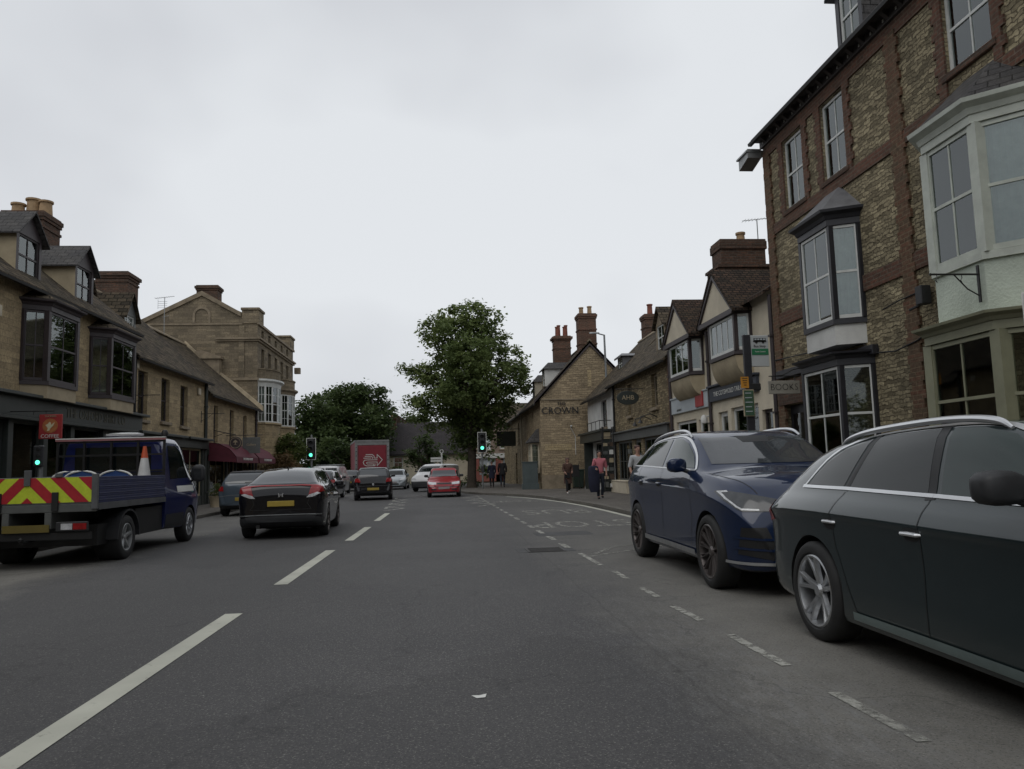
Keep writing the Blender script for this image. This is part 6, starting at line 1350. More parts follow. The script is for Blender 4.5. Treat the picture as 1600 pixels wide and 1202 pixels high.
for ay in S['axles']:
    for sx in (-1, 1): wheel_mesh(c, ay, sx, .33, .22, .235, ST7, 'alloy_dark')
mb = MB(n=(0, 1, 0)); mb.tube([(-.45, -2.12, .27), (-.45, -2.0, .27)], .04, 10); c.mbuild(mb, 'exhaust', 'dark_metal')
# blue small hatchback parked on the left
S = hatch(4.05, .85, 1.46, 1.0, rw=.36, wr=.31)
c = Car(S, P_['blue'], 'parked_hatchback', 'steel blue hatchback parked on the left in front of the maroon awnings', 'car', (-6.3, 27.4, 0), 0)
std_rear(c, 1.0, 1.46, [(.62, .80), (.80, .82), (.84, .97), (.64, .96)], [(-.62, 1.05), (.62, 1.05), (.54, 1.36), (-.54, 1.36)], plate=(0, .55, .26, .055))
std_sides(c, -1.6, .95, -.1, 1.0, 1.46); c.patch('rear', [(-.66, 1.375), (.66, 1.375), (.62, 1.42), (-.62, 1.42)], 'spoiler', 'black', .02); c.patch('rear', [(-.75, .24), (.75, .24), (.78, .36), (-.78, .36)], 'lower_bumper', 'plastic', .006)
c.seam('rear', [(-.8, .63), (-.4, .68), (.4, .68), (.8, .63)], 'bumper_crease', .015, 'grey_metal', .004); mb = MB(n=(0, 1, 0)); mb.tube([(.05, -2.03, 1.07), (.42, -2.0, 1.085)], .012, 6); c.mbuild(mb, 'wiper', 'black')
for ay in S['axles']:
    for sx in (-1, 1): wheel_mesh(c, ay, sx, .31, .2, .21, ST7, 'alloy')
# black hatchback behind the lorry
S = hatch(4.2, .87, 1.50, 1.02, rw=.30, wr=.32)
c = Car(S, P_['black'], 'hatchback_car', 'small black hatchback following the red backed lorry', 'car', (-3.22, 37.3, 0), R(4))
std_rear(c, 1.02, 1.5, [(.55, .82), (.80, .84), (.83, 1.0), (.60, 1.0)], [(-.62, 1.08), (.62, 1.08), (.55, 1.40), (-.55, 1.40)], plate=(0, .52, .26, .055))
std_sides(c, -1.7, .95, -.1, 1.02, 1.5); c.patch('rear', [(-.66, 1.42), (.66, 1.42), (.62, 1.47), (-.62, 1.47)], 'spoiler', 'silver_trim' if 'silver_trim' in M else 'grey_metal', .02)
c.patch('rear', [(-.75, .24), (.75, .24), (.78, .38), (-.78, .38)], 'lower_bumper', 'plastic', .006); c.seam('rear', [(-.8, .66), (.8, .66)], 'bumper_strip', .03, 'plastic', .008)
for ay in S['axles']:
    for sx in (-1, 1): wheel_mesh(c, ay, sx, .32, .2, .21, ST7, 'alloy_dark')
# red hatchback facing the camera
S = hatch(3.7, .80, 1.40, .95, rw=.22, hood=.92, wr=.29, nose=.60, axles=(1.15, -1.2))
S['belt'] = [(a, min(b, 1.0)) for a, b in S['belt']]
c = Car(S, P_['red'], 'hatchback_car', 'small red hatchback facing the camera in the right hand lane', 'car', (.1, 38.2, 0), math.pi)
c.patch('front', [(-.60, .97), (.60, .97), (.53, 1.27), (-.53, 1.27)], 'windscreen', 'screen_glass', .004)
for sx in (-1, 1):
    c.patch('front', [(sx*.36, .60), (sx*.72, .62), (sx*.74, .74), (sx*.36, .70)], 'headlight', 'clear_lens', .008, lim=1.0)
    c.patch('front', [(sx*.35, .35), (sx*.6, .35), (sx*.6, .42), (sx*.35, .42)], 'bumper_intake', 'plastic', .006, lim=1.0)
c.patch('front', [(-.33, .62), (.33, .62), (.33, .69), (-.33, .69)], 'grille', 'plastic', .006, lim=1.0)
c.seam('front', [(-.7, .50), (.7, .50)], 'bumper_strip', .03, 'plastic', .008, lim=1.0)
mb = MB(n=(0, 1, 0)); mb.box(-.26, .26, 1.85, 1.868, .40, .50); c.mbuild(mb, 'number_plate', 'plate_white')
mb = MB(n=(0, 1, 0)); mb.box(-.58, .58, 1.70, 1.82, .20, .26); c.mbuild(mb, 'front_spoiler', 'plastic')
std_sides(c, -1.5, .85, -.2, .95, 1.40, mir='plastic'); c.patch('rear', [(-.55, 1.0), (.55, 1.0), (.5, 1.28), (-.5, 1.28)], 'rear_window', 'car_glass', .004)
for ay in S['axles']:
    for sx in (-1, 1): wheel_mesh(c, ay, sx, .29, .18, .19, ST7, 'alloy_dark')
# silver car coming from the junction
S = hatch(4.2, .86, 1.42, .95, rw=.6, hood=.93, wr=.31, nose=.62)
c = Car(S, P_['silver'], 'saloon_car', 'pale silver rounded car facing the camera beside the lorry', 'car', (-3.25, 55.5, 0), math.pi-R(2))
c.patch('front', [(-.62, 1.0), (.62, 1.0), (.52, 1.30), (-.52, 1.30)], 'windscreen', 'car_glass', .004)
for sx in (-1, 1): c.patch('front', [(sx*.45, .62), (sx*.74, .66), (sx*.72, .80), (sx*.5, .74)], 'headlight', 'clear_lens', .008, lim=1.2)
c.patch('front', [(-.4, .34), (.4, .34), (.38, .44), (-.38, .44)], 'grille', 'plastic', .006, lim=1.2); mb = MB(n=(0, 1, 0)); mb.box(-.26, .26, 2.09, 2.115, .46, .56); c.mbuild(mb, 'number_plate', 'plate_white')
std_sides(c, -1.6, .95, -.15, .95, 1.42)
for ay in S['axles']:
    for sx in (-1, 1): wheel_mesh(c, ay, sx, .31, .2, .21, ST7, 'alloy')
# white small van
S = hatch(4.3, .90, 1.82, 1.12, rw=.10, hood=1.10, wr=.32, nose=.72)
S['top'] = [(-2.15, .6), (-2.13, 1.2), (-2.1, 1.5), (-2.0, 1.60), (-1.6, 1.65), (.2, 1.66), (.5, 1.61), (.9, 1.45), (1.3, 1.17), (1.5, 1.10), (1.8, 1.02), (2.0, .88), (2.12, .7), (2.15, .55)]
c = Car(S, P_['white'], 'small_van', 'white van with black lower bumper half hidden behind the red hatchback', 'van', (-.35, 48.6, 0), math.pi-R(22))
c.patch('front', [(-.66, 1.18), (.66, 1.18), (.6, 1.52), (-.6, 1.52)], 'windscreen', 'car_glass', .004)
c.patch('front', [(-.85, .25), (.85, .25), (.85, .62), (-.85, .62)], 'lower_bumper', 'plastic', .008, lim=1.3)
for sx in (-1, 1): c.patch('front', [(sx*.45, .70), (sx*.78, .74), (sx*.76, .95), (sx*.5, .85)], 'headlight', 'clear_lens', .008, lim=1.2)
for sd_, sx in (('L', -1), ('R', 1)):
    c.patch(sd_, [(.1, 1.16), (.1, 1.54), (.4, 1.52), (.75, 1.38), (1.05, 1.16)], 'side_window', 'car_glass', .004); c.seam(sd_, [(0, 1.7), (0, .3)], w=.01); c.seam(sd_, [(-2.0, .6), (1.0, .6)], 'rubbing_strip', .08, 'plastic', .01); mirror(c, sx, .9, 1.22, 'plastic', .84)
for ay in S['axles']:
    for sx in (-1, 1): wheel_mesh(c, ay, sx, .32, .2, .21, ST7, 'dark_metal')
# parked cars half seen past the black hatchback
S = hatch(4.2, .87, 1.45, 1.0, rw=.4, wr=.31)
for (x, y, rz, pm, lb) in ((-5.9, 39.5, 0, 'dark', 'dark grey car parked beyond the black hatchback on the left'), (-6.2, 54.0, 0, 'black', 'far black car parked on the left just behind the lorry')):
    c = Car(S, P_[pm], 'parked_car', lb, 'car', (x, y, 0), rz)
    std_rear(c, 1.0, 1.45, [(.6, .80), (.80, .82), (.83, .97), (.62, .96)], [(-.62, 1.05), (.62, 1.05), (.52, 1.34), (-.52, 1.34)]); std_sides(c, -1.6, .95, -.1, 1.0, 1.45)
    for ay in S['axles']:
        for sx in (-1, 1): wheel_mesh(c, ay, sx, .31, .2, .21, ST7, 'alloy')
# white van far on the left, only its roof showing
S = hatch(4.8, .95, 1.85, 1.15, rw=.10, hood=1.15, wr=.33, nose=.75); S['top'] = [(-2.4, .6), (-2.38, 1.3), (-2.35, 1.55), (-2.25, 1.65), (-1.6, 1.70), (.7, 1.70), (1.0, 1.64), (1.4, 1.42), (1.7, 1.2), (2.0, 1.08), (2.3, .85), (2.4, .6)]
c = Car(S, P_['white'], 'parked_van', 'pale van parked far left with only its roof showing past the black hatchback', 'van', (-6.6, 47.0, 0), 0)
c.patch('rear', [(-.7, 1.25), (-.05, 1.25), (-.05, 1.55), (-.66, 1.55)], 'rear_window', 'car_glass', .004); c.patch('rear', [(.05, 1.25), (.7, 1.25), (.66, 1.55), (.05, 1.55)], 'rear_window', 'car_glass', .004)
for sx in (-1, 1): c.patch('rear', [(sx*.78, .8), (sx*.9, .8), (sx*.9, 1.15), (sx*.78, 1.15)], 'tail_light', 'red_lens', .006)
mb = MB(n=(0, 1, 0))
for q in (-.5, .5): mb.box(-.7, .7, q-.03, q+.03, 1.73, 1.77)
mb.box(-.7, -.66, -1, 1, 1.72, 1.78); mb.box(.66, .7, -1, 1, 1.72, 1.78); c.mbuild(mb, 'roof_rack', 'steel')
for ay in S['axles']:
    for sx in (-1, 1): wheel_mesh(c, ay, sx, .33, .2, .21, ST7, 'dark_metal')

# ---------------------------------------------------------------- lorry with the red rear door
t = thing('box_lorry', 'lorry with a dark red rear curtain and white arrow emblem, on the left lane', 'lorry', (-5.75, 62.0, 0), R(9), world=False)
M['lorry_red'] = flat('lorry_red', (0.24, 0.022, 0.035), 0.5, vary=.1); M['lorry_grey'] = flat('lorry_frame', (0.24, 0.24, 0.235), 0.5, vary=.2)
mb = MB(n=(0, 1, 0)); mb.box(-1.25, 1.25, -4.0, 4.2, .95, 3.55); bx = mb.build('box_body', flat('dull_red_curtain', (.20, .05, .06), .7, vary=.25), t, bevel=.03)
mb = MB(n=(0, 1, 0)); mb.box(-1.26, -1.08, -4.03, -4.0, .95, 3.5); mb.box(1.08, 1.26, -4.03, -4.0, .95, 3.5); mb.box(-1.08, 1.08, -4.03, -4.0, 3.25, 3.5); mb.box(-1.27, 1.27, -4.06, 4.2, 3.5, 3.62); mb.box(-1.26, 1.26, -4.04, -4.0, .85, 1.0); mb.build('rear_frame', 'lorry_grey', bx)
mb = MB(n=(0, 1, 0)); mb.box(-1.0, 1.0, -4.045, -4.0, 1.0, 3.2); dr = mb.build('rear_door', 'lorry_red', bx, bevel=.04)
for s in (-1, 1):
    for k in range(7): mb = MB(n=(0, 1, 0)); mb.box(s*1.12, s*1.2, -4.045, -4.03, 1.15+k*.32, 1.2+k*.32); mb.build('hinge', 'dark_metal', bx)
mb = MB(n=(0, 1, 0)); y = -4.055; tk = .05
def line2(mb, pts, w, y, close=False):
    P2 = [Vector(p) for p in pts]
    if close: P2.append(P2[0])
    for a, b in zip(P2[:-1], P2[1:]):
        d = (b-a).normalized(); q = Vector((-d.y, d.x))*w/2; e = d*w*.4
        mb.prism([(a.x-q.x-e.x, y, a.y-q.y-e.y), (b.x-q.x+e.x, y, b.y-q.y+e.y), (b.x+q.x+e.x, y, b.y+q.y+e.y), (a.x+q.x-e.x, y, a.y+q.y-e.y)], (0, -.006, 0))
zc = 2.12
line2(mb, [(-.45, zc+.42), (.0, zc+.42), (.14, zc+.30), (.14, zc+.15), (.36, zc+.15), (.36, zc+.42), (.74, zc+.02), (.36, zc-.42), (.36, zc-.14), (-.35, zc-.14)], tk, y)
line2(mb, [(.36, zc+.02), (-.42, zc+.02), (-.58, zc+.0), (-.66, zc-.16), (-.58, zc-.34), (-.4, zc-.42), (.2, zc-.42), (.2, zc-.26)], tk, y)
line2(mb, [(-.35, zc-.14), (-.42, zc-.2), (-.36, zc-.28), (.1, zc-.28), (.1, zc-.42)], tk, y); line2(mb, [(-.62, zc+.16), (-.1, zc+.16)], tk, y); line2(mb, [(-.52, zc+.29), (-.05, zc+.29), (.02, zc+.2), (.02, zc+.12)], tk, y)
mb.build('arrow_emblem', 'white_text', dr)
mb = MB(n=(0, 1, 0)); mb.box(-1.1, 1.1, -3.9, 4.3, .6, .9); mb.build('chassis', 'black', t)
mb = MB(n=(0, 1, 0)); mb.box(-1.15, 1.15, 4.4, 6.2, .6, 2.9); mb.build('cab', 'lorry_red', t, bevel=.12, seg=3)
for sx in (-1, 1):
    mb = MB(n=(0, 1, 0)); mb.box(sx*.75, sx*1.15, -4.06, -4.0, .62, .78); mb.build('tail_light', 'red_lens', t)
    for ay in (-2.4, 5.2):
        mb = MB(n=(0, 1, 0)); mb.lathe((sx*1.0, ay, .5), [(.25, -.14), (.47, -.14), (.5, -.1), (.5, .1), (.47, .14), (.25, .14), (0, .1)], 28, axis='x'); w_ = mb.build('wheel', 'tyre', t, smooth=True)
mb = MB(n=(0, 1, 0)); mb.box(-.27, .27, -4.06, -4.04, .66, .78); mb.build('number_plate', 'plate_yellow', t)

# ---------------------------------------------------------------- blue dropside truck
t = thing('dropside_truck', 'blue dropside works truck with red and yellow chevron tailboard, parked on the left', 'truck', (-6.12, 12.1, 0), 0, world=False)
TB = P_['van_blue']
# bed: x -.98..+.98, y 0 (tail) .. 2.95
mb = MB(n=(0, 1, 0)); mb.box(-.96, .96, .04, 2.85, .88, .955); mb.box(-.35, -.25, 0, 4.6, .6, .84); mb.box(.25, .35, 0, 4.6, .6, .84); mb.box(-.98, .98, .0, .06, .84, .958)
mb.build('load_bed', 'grey_wood', t, bevel=.008)
M['bed_trim'] = flat('worn_alloy_trim', (.13, .135, .14), .5, metal=.5, vary=.3)
M['board_blue'] = flat('matt_blue_board', (.013, .018, .070), .55, vary=.3, scale=3)
def side_board(sx):
    mb = MB(n=(0, 1, 0)); x = sx*.98; mb.box(x-.009, x+.009, .07, 2.82, .963, 1.352)
    for k in range(4): z = .962+k*.10; mb.box(x-.014, x+.014, .06, 2.83, z, z+.095); mb.box(x-.019*1, x+.019, .06, 2.83, z+.040, z+.052)
    o = mb.build('side_board', 'board_blue', t, bevel=.004)
    mb = MB(n=(0, 1, 0)); mb.box(x-.02, x+.024, .04, 2.86, .865, .958); mb.build('side_rail', 'bed_trim', o)
side_board(-1); side_board(1)
mb = MB(n=(0, 1, 0)); mb.box(-.97, .97, .0, .03, .96, 1.365); tb = mb.build('tailboard', 'bed_trim', t, bevel=.006)
M['hi_yellow'] = flat('fluorescent_yellow', (.52, .62, .04), .45, vary=.12, scale=10); M['hi_red'] = flat('reflective_red', (.38, .02, .03), .45, vary=.15, scale=10)
mb = MB(n=(0, 1, 0)); mb.box(-.95, .95, -.006, .0, .985, 1.355); pnl = mb.build('chevron_panel', 'hi_yellow', tb)
mb = MB(n=(0, 1, 0))
def clip(poly, a, b, c_):   # keep a*x+b*z<=c_
    out = []
    for i in range(len(poly)):
        p, q = poly[i], poly[(i+1) % len(poly)]; fp, fq = a*p[0]+b*p[1]-c_, a*q[0]+b*q[1]-c_
        if fp <= 0: out.append(p)
        if fp*fq < 0: k = fp/(fp-fq); out.append((p[0]+(q[0]-p[0])*k, p[1]+(q[1]-p[1])*k))
    return out
for s in (-1, 1):
    for k in range(5):
        x0 = -.12+k*.40; pl = [(x0, .985), (x0+.20, .985), (x0+.20-.36, 1.355), (x0-.36, 1.355)]
        pl = clip(pl, -1, 0, 0); pl = clip(pl, 1, 0, .95) if pl else pl
        if len(pl) > 2: mb.prism([(s*p[0], -.0062, p[1]) for p in pl], (0, -.003, 0))
mb.build('red_chevrons', 'hi_red', pnl)
for (x, z0, z1, m_) in ((-.0, 1.24, 1.47, 'bed_trim'), (.40, .86, 1.14, 'black'), (-.40, .86, 1.14, 'black'), (.965, .88, 1.40, 'bed_trim'), (-.965, .88, 1.40, 'bed_trim'), (.44, 1.36, 1.42, 'bed_trim')):
    mb = MB(n=(0, 1, 0)); mb.box(x-.045, x+.045, -.03, .02, z0, z1); mb.build('tailboard_fitting', m_, tb, bevel=.004)
# headboard frame behind the cab
mb = MB(n=(0, 1, 0)); y = 2.88
for x in (-.95, -.48, 0, .48, .95): mb.box(x-.02, x+.02, y-.02, y+.02, .9, 2.02)
for z in (1.45, 1.75, 2.0): mb.box(-.97, .97, y-.018, y+.018, z-.018, z+.018)
mb.box(-.97, .97, y-.005, y+.005, .9, 1.42); hbd = mb.build('headboard', 'dark_metal', t)
mb = MB(n=(0, 1, 0)); mb.box(-.98, .98, y-.045, y-.005, 2.02, 2.055); mb.build('marker_rail', flat('red_white_rail', (.30, .13, .13), .5, vary=.2), hbd)
mb = MB(n=(0, 1, 0)); mb.box(-.98, .98, y-.05, y+.01, 2.057, 2.075); mb.build('light_bar_strip', 'white_text', hbd)
# cab body from the same surface tool
S = dict(L=2.35, W=.98, wr=.35, axles=(.25,), sh=.66, tuck=.01, crown=.06,
  top=[(-1.175, 1.96), (-1.15, 2.06), (-.9, 2.11), (-.3, 2.10), (.0, 2.02), (.35, 1.72), (.62, 1.42), (.75, 1.32), (1.0, 1.18), (1.12, 1.0), (1.175, .8)],
  belt=[(-1.175, 1.22), (0, 1.22), (.5, 1.22), (.8, 1.10), (1.0, .95), (1.175, .6)],
  wb=[(-1.175, .93), (0, .93), (.6, .90), (.9, .82), (1.1, .70), (1.175, .6)], ws=[(-1.175, .96), (0, .98), (.6, .97), (.9, .92), (1.1, .80), (1.175, .68)],
  wt=[(-1.175, .80), (-.2, .80), (.2, .78), (.7, .76), (1.175, .5)], zb=[(-1.175, .35), (.9, .30), (1.175, .36)])
c = Car(S, TB, 'tmp_cab', 'x', 'x', (0, 4.15, 0), 0)
for sd_ in ('L', 'R'):
    sx = -1 if sd_ == 'L' else 1
    c.patch(sd_, [(-.85, 1.28), (-.85, 1.92), (-.4, 1.92), (-.12, 1.80), (.42, 1.30)], 'side_window', 'car_glass', .004)
    c.seam(sd_, [(-.95, 1.95), (-.95, .42)], w=.008); c.seam(sd_, [(-.08, .72), (.0, 1.0), (.52, 1.22)], w=.008)
    c.patch(sd_, [(-1.1, .36), (-.15, .36), (-.15, .62), (-1.1, .62)], 'side_skirt', 'plastic', .005)
    c.patch(sd_, [(-.55, 1.02), (.45, 1.02), (.45, 1.14), (-.55, 1.14)], 'white_panel', 'white_text', .004)
    mirror(c, sx, .42, 1.38, 'plastic', .93, (.26, .12, .36))
c.patch('front', [(-.72, 1.38), (.72, 1.38), (.74, 1.95), (-.74, 1.95)], 'windscreen', 'screen_glass', .004)
mb = MB(n=(0, 1, 0)); mb.box(-.68, .68, -1.19, -1.178, 1.45, 1.9); c.mbuild(mb, 'rear_window', 'car_glass')
mb = MB(n=(0, 1, 0)); mb.lathe((-.05, -.55, 2.13), [(0, 0), (.10, 0), (.12, .01), (.12, .05), (.08, .07), (0, .07)], 24)
for v in mb.v: v.x = -.05+(v.x+.05)*3.0
c.mbuild(mb, 'beacon_bar', flat('clear_beacon', (.5, .5, .48), .15, coat=1, vary=.2, scale=20), smooth=True)
mb = MB(n=(0, 1, 0)); mb.lathe((.86, -1.0, 2.08), [(0, 0), (.06, 0), (.065, .08), (.04, .13), (0, .14)], 14); c.mbuild(mb, 'work_lamp', 'dark_metal', smooth=True)
truck = t; cab = c.root
for ch in list(cab.children):
    ch.parent = truck; ch.location = ch.location + Vector((0, 4.15, 0))
    if ch.name.startswith('body'): ch.name = 'cab'
bpy.data.objects.remove(cab)
class _C: pass
tc_ = _C(); tc_.S = dict(W=.97); tc_.root = truck
for sx in (-1, 1):
    wheel_mesh(tc_, 4.40, sx, .35, .22, .225, ST7, 'alloy'); wheel_mesh(tc_, 1.25, sx, .36, .40, .225, ST5, 'steel')
    mb = MB(n=(0, 1, 0)); r_ = .46; mb.loft([[(sx*x, 1.25+math.cos(a)*rr, .36+math.sin(a)*rr) for (x, rr) in ((.60, r_), (.985, r_), (.985, r_-.03), (.60, r_-.03))] for a in [math.pi*k/14 for k in range(15)]]); mb.build('mudguard', 'plastic', truck)
    mb = MB(n=(0, 1, 0)); mb.box(sx*.42, sx*.88, -.02, .02, .56, .70); lt = mb.build('tail_light', 'plastic', truck, bevel=.01)
    mb = MB(n=(0, 1, 0)); mb.box(sx*.50, sx*.66, -.028, -.02, .585, .675); mb.build('reverse_lens', 'clear_lens', lt); mb = MB(n=(0, 1, 0)); mb.box(sx*.67, sx*.86, -.028, -.02, .585, .675); mb.build('red_lens', 'red_lens', lt)
mb = MB(n=(0, 1, 0)); mb.box(-.9, .9, .02, .08, .44, .54); mb.tube([(0, -.12, .42), (0, .1, .42), (0, .6, .5)], .03, 8); mb.lathe((0, -.14, .44), [(0, -.02), (.03, 0), (.035, .03), (0, .06)], 12); mb.box(-.8, .8, .5, 1.0, .3, .62); mb.build('tow_bar', 'black', truck)
mb = MB(n=(0, 1, 0)); mb.box(-.33, .33, -.02, -.005, .555, .665); mb.build('number_plate', flat('dim_yellow_plate', (.13, .10, .02), .6, vary=.15), truck)
mb = MB(n=(0, 1, 0)); mb.box(-.9, .9, 1.7, 3.4, .35, .8); mb.build('underframe', 'black', truck)
# load in the bed
M['cone_orange'] = flat('orange_cone_plastic', (.50, .085, .03), .5, vary=.15, scale=6); M['cone_white'] = flat('white_cone_sleeve', (.55, .55, .54), .4, vary=.15, scale=8)
def cone(x, y, z, h=.75, tilt=0, label='', cat='traffic cone'):
    t = thing('traffic_cone', label, cat, (x, y, z), world=False)
    f = lambda q: .165*(1-q)+.028*q
    for (a, b, m_, nm_) in ((0.0, .36, 'cone_orange', 'cone_base_section'), (.36, .76, 'cone_white', 'reflective_sleeve'), (.76, 1.0, 'cone_orange', 'cone_top')):
        mb = MB(n=(0, 1, 0)); mb.lathe((0, 0, .03), [(f(a), a*h), (f(b), b*h)]+([(.0, b*h)] if b == 1 else []), 24); mb.build(nm_, m_, t, smooth=True)
    mb = MB(n=(0, 1, 0)); mb.box(-.2, .2, -.2, .2, 0, .03); mb.build('cone_foot', 'cone_orange', t, bevel=.01); t.rotation_euler = (0, tilt, 0); return t
cone(-5.39, 14.62, .96, .90, 0, 'orange and white traffic cone standing in the truck bed')
for i, (x, y, col, lb) in enumerate(((-6.45, 14.1, 'navy', 'leftmost blue barrier panel with white rim in the truck bed'), (-6.15, 13.9, 'navy', 'middle blue barrier panel with white rim in the truck bed'), (-5.8, 14.4, 'navy', 'blue barrier panel with white rim lying next to the traffic cone'))):
    mb = MB(n=(0, 1, 0)); K = 12; w_ = .30
    prf = [(x-w_, .92)]+[(x+w_*math.cos(math.pi*(1-k/K))*1.0, 1.30+.16*math.sin(math.pi*k/K)) for k in range(K+1)]+[(x+w_, .92)]
    mb.prism([(p[0], y, p[1]) for p in prf], (0, .05, 0)); t2 = thing('barrier_panel', lb, 'barrier', (x, y, .92), group='blue barriers in the truck bed'); mb.build('panel', flat('barrier_blue', (.02, .06, .2), .5), t2)
    mb = MB(n=(0, 1, 0)); mb.tube([(p[0], y-.005, p[1]) for p in prf[1:-1]], .018, 6); mb.build('white_rim', 'white_text', t2)
mb = MB(n=(0, 1, 0)); mb.lathe((-5.98, 14.55, 1.30), [(0, 0), (.11, 0), (.12, .02), (.10, .11), (.06, .15), (0, .16)], 16); single(mb, 'hard_hat', 'hi_red', 'red hard hat lying on the blue barriers in the truck', 'hard hat', (-5.98, 14.55, 1.3), smooth=True)
# ================================================================ trees and shrubs
M['leaf_big'] = leafmat('lime_tree_leaves', (0.065, 0.095, 0.032), (0.135, 0.18, 0.062), (0.25, 0.30, 0.11))
M['leaf_dark'] = leafmat('dark_leaves', (0.034, 0.056, 0.020), (0.068, 0.100, 0.034), (0.125, 0.165, 0.062))
M['leaf_mid'] = leafmat('shrub_leaves', (0.045, 0.062, 0.018), (0.095, 0.125, 0.034), (0.17, 0.20, 0.07), 1.2)
M['leaf_rust'] = leafmat('bronze_leaves', (0.08, 0.052, 0.026), (0.17, 0.115, 0.058), (0.24, 0.17, 0.09), 1.2)
def crown(name, lobes, base, leaf, mat, parent, dens=22, per=26, cl=.42, rng=None):
    rg = rng or random; V = []; Fc = []
    for (cx, cy, cz, r) in lobes:
        n = max(3, int(dens*r*r))
        for i in range(n):
            th = rg.uniform(0, 2*math.pi); cp = rg.uniform(-1, 1); rr = r*(rg.uniform(.35, 1.0)**.5)*rg.choice((1, 1, 1, 1.12))
            sp = math.sqrt(1-cp*cp); px_, py_, pz_ = cx+rr*sp*math.cos(th), cy+rr*sp*math.sin(th), cz+rr*cp*.86
            cr_ = cl*rg.uniform(.55, 1.15)
            for k in range(int(per*rg.uniform(.6, 1.2))):
                x, y, z = px_+rg.gauss(0, cr_*.5), py_+rg.gauss(0, cr_*.5), pz_+rg.gauss(0, cr_*.36)
                s = leaf*rg.uniform(.6, 1.25)
                a = Vector((rg.gauss(0, 1), rg.gauss(0, 1), rg.gauss(0, .5))).normalized(); b = a.cross(Vector((rg.gauss(0, .6), rg.gauss(0, .6), 1))).normalized()
                c = Vector((x, y, z)); i0 = len(V)
                V += [tuple(c-a*s*.5), tuple(c+b*s*.3), tuple(c+a*s*.5+Vector((0, 0, -s*.12))), tuple(c-b*s*.3)]; Fc.append((i0, i0+1, i0+2, i0+3))
    off = Vector(base); me = bpy.data.meshes.new(name); me.from_pydata([(v[0]-off.x, v[1]-off.y, v[2]-off.z) for v in V], [], Fc); me.materials.append(M[mat])
    o = bpy.data.objects.new(name, me); COL.objects.link(o); o.parent = parent; return o
def limbs(mb, base, tips, r0, fork):
    for t in tips:
        f = Vector(fork)+Vector((random.uniform(-.2, .2), random.uniform(-.2, .2), random.uniform(-.6, .9))); t = Vector(t); m = f.lerp(t, .5)+Vector((random.uniform(-.3, .3), random.uniform(-.3, .3), .35))
        mb.tube([tuple(f), tuple(f.lerp(m, .5)+Vector((0, 0, .08))), tuple(m), tuple(t)], [r0*.5, r0*.4, r0*.26, r0*.09], 6)
        for k in range(3):
            e = t+Vector((random.uniform(-1, 1), random.uniform(-1, 1), random.uniform(-.5, .9)))*.9; mb.tube([tuple(m), tuple(m.lerp(e, .5)+Vector((0, 0, .12))), tuple(e)], [r0*.16, r0*.1, r0*.04], 5)
def tree(label, base, lobes, leaf, mat, tr, fork, name='tree', cat='tree', group=None, dens=22, per=26, cl=.42):
    t = thing(name, label, cat, base, group=group)
    mb = MB(n=(0, 1, 0)); b = Vector(base); f = Vector(fork)
    mb.tube([tuple(b+Vector((0, 0, -.1))), tuple(b+Vector((0, 0, .3))), tuple(b.lerp(f, .5)+Vector((.05, 0, 0))), tuple(f), tuple(f+Vector((.1, 0, (f-b).z*.9)))], [tr*1.45, tr*1.08, tr*.95, tr*.8, tr*.3], 12)
    limbs(mb, b, [(l[0], l[1], l[2]) for l in lobes if l[3] > .5], tr, f); mb.build('trunk', 'bark', t, smooth=True)
    crown('crown', lobes, base, leaf, mat, t, dens, per, cl); return t
TY = 48.5; k = TY/1200
def L2(px, py, r, dy=0): return ((px-690)*k+.04, TY+dy, 1.33+(733-(px-690)*.027-py)*k, r*k*1.07)
lob = [L2(*a) for a in [(738, 492, 24, 0), (712, 492, 22, .6), (762, 500, 24, -.5), (690, 503, 18, .4), (675, 520, 15, 0), (708, 528, 28, -1), (742, 532, 36, 0), (776, 534, 24, .8), (693, 548, 22, -.6), (800, 560, 22, 0), (665, 588, 22, 0), (645, 576, 11, .5), (632, 577, 6, 0), (690, 590, 28, 1), (725, 580, 36, -1), (765, 580, 36, 1), (800, 592, 26, -.8), (816, 578, 13, .3), (822, 605, 12, 0), (655, 640, 20, 0), (642, 628, 10, 0), (646, 655, 9, .5), (684, 632, 28, -1), (720, 630, 36, .8), (757, 628, 36, -.8), (792, 625, 26, .5), (735, 665, 32, 0), (700, 660, 18, .6), (768, 660, 24, .4), (672, 668, 10, 0), (718, 692, 14, .5), (752, 690, 16, -.5), (735, 560, 34, 2.4), (735, 610, 38, 2.6), (735, 560, 32, -2.4), (730, 610, 36, -2.6), (740, 650, 30, 2.2), (728, 715, 9, .3), (762, 712, 8, -.3), (757, 733, 9, -.2)]]
tree('tall broad leafy tree standing at the corner before the pub, above the red car', (1.86, TY, .1), lob, .25, 'leaf_big', .27, (1.9, TY, 4.6), dens=29, per=34, cl=.5)
def far_tree(label, Y, pts, mat='leaf_dark', leaf=.38, tr=.3, cat='tree', name='tree', dens=20, per=36, cl=.75, gz=0.0, group=None):
    kk = Y/1200; lb = [((p[0]-690)*kk, Y+p[3] if len(p) > 3 else Y, 1.33+(733-(p[0]-690)*.027-p[1])*kk, p[2]*kk) for p in pts]
    bx = sum(l[0] for l in lb)/len(lb); zc = sum(l[2] for l in lb)/len(lb)
    return tree(label, (bx, Y, gz), lb, leaf, mat, tr, (bx, Y, max(gz+.6, zc*.45)), name, cat, group, dens, per, cl)
G_ = 'dark trees behind the lorry'
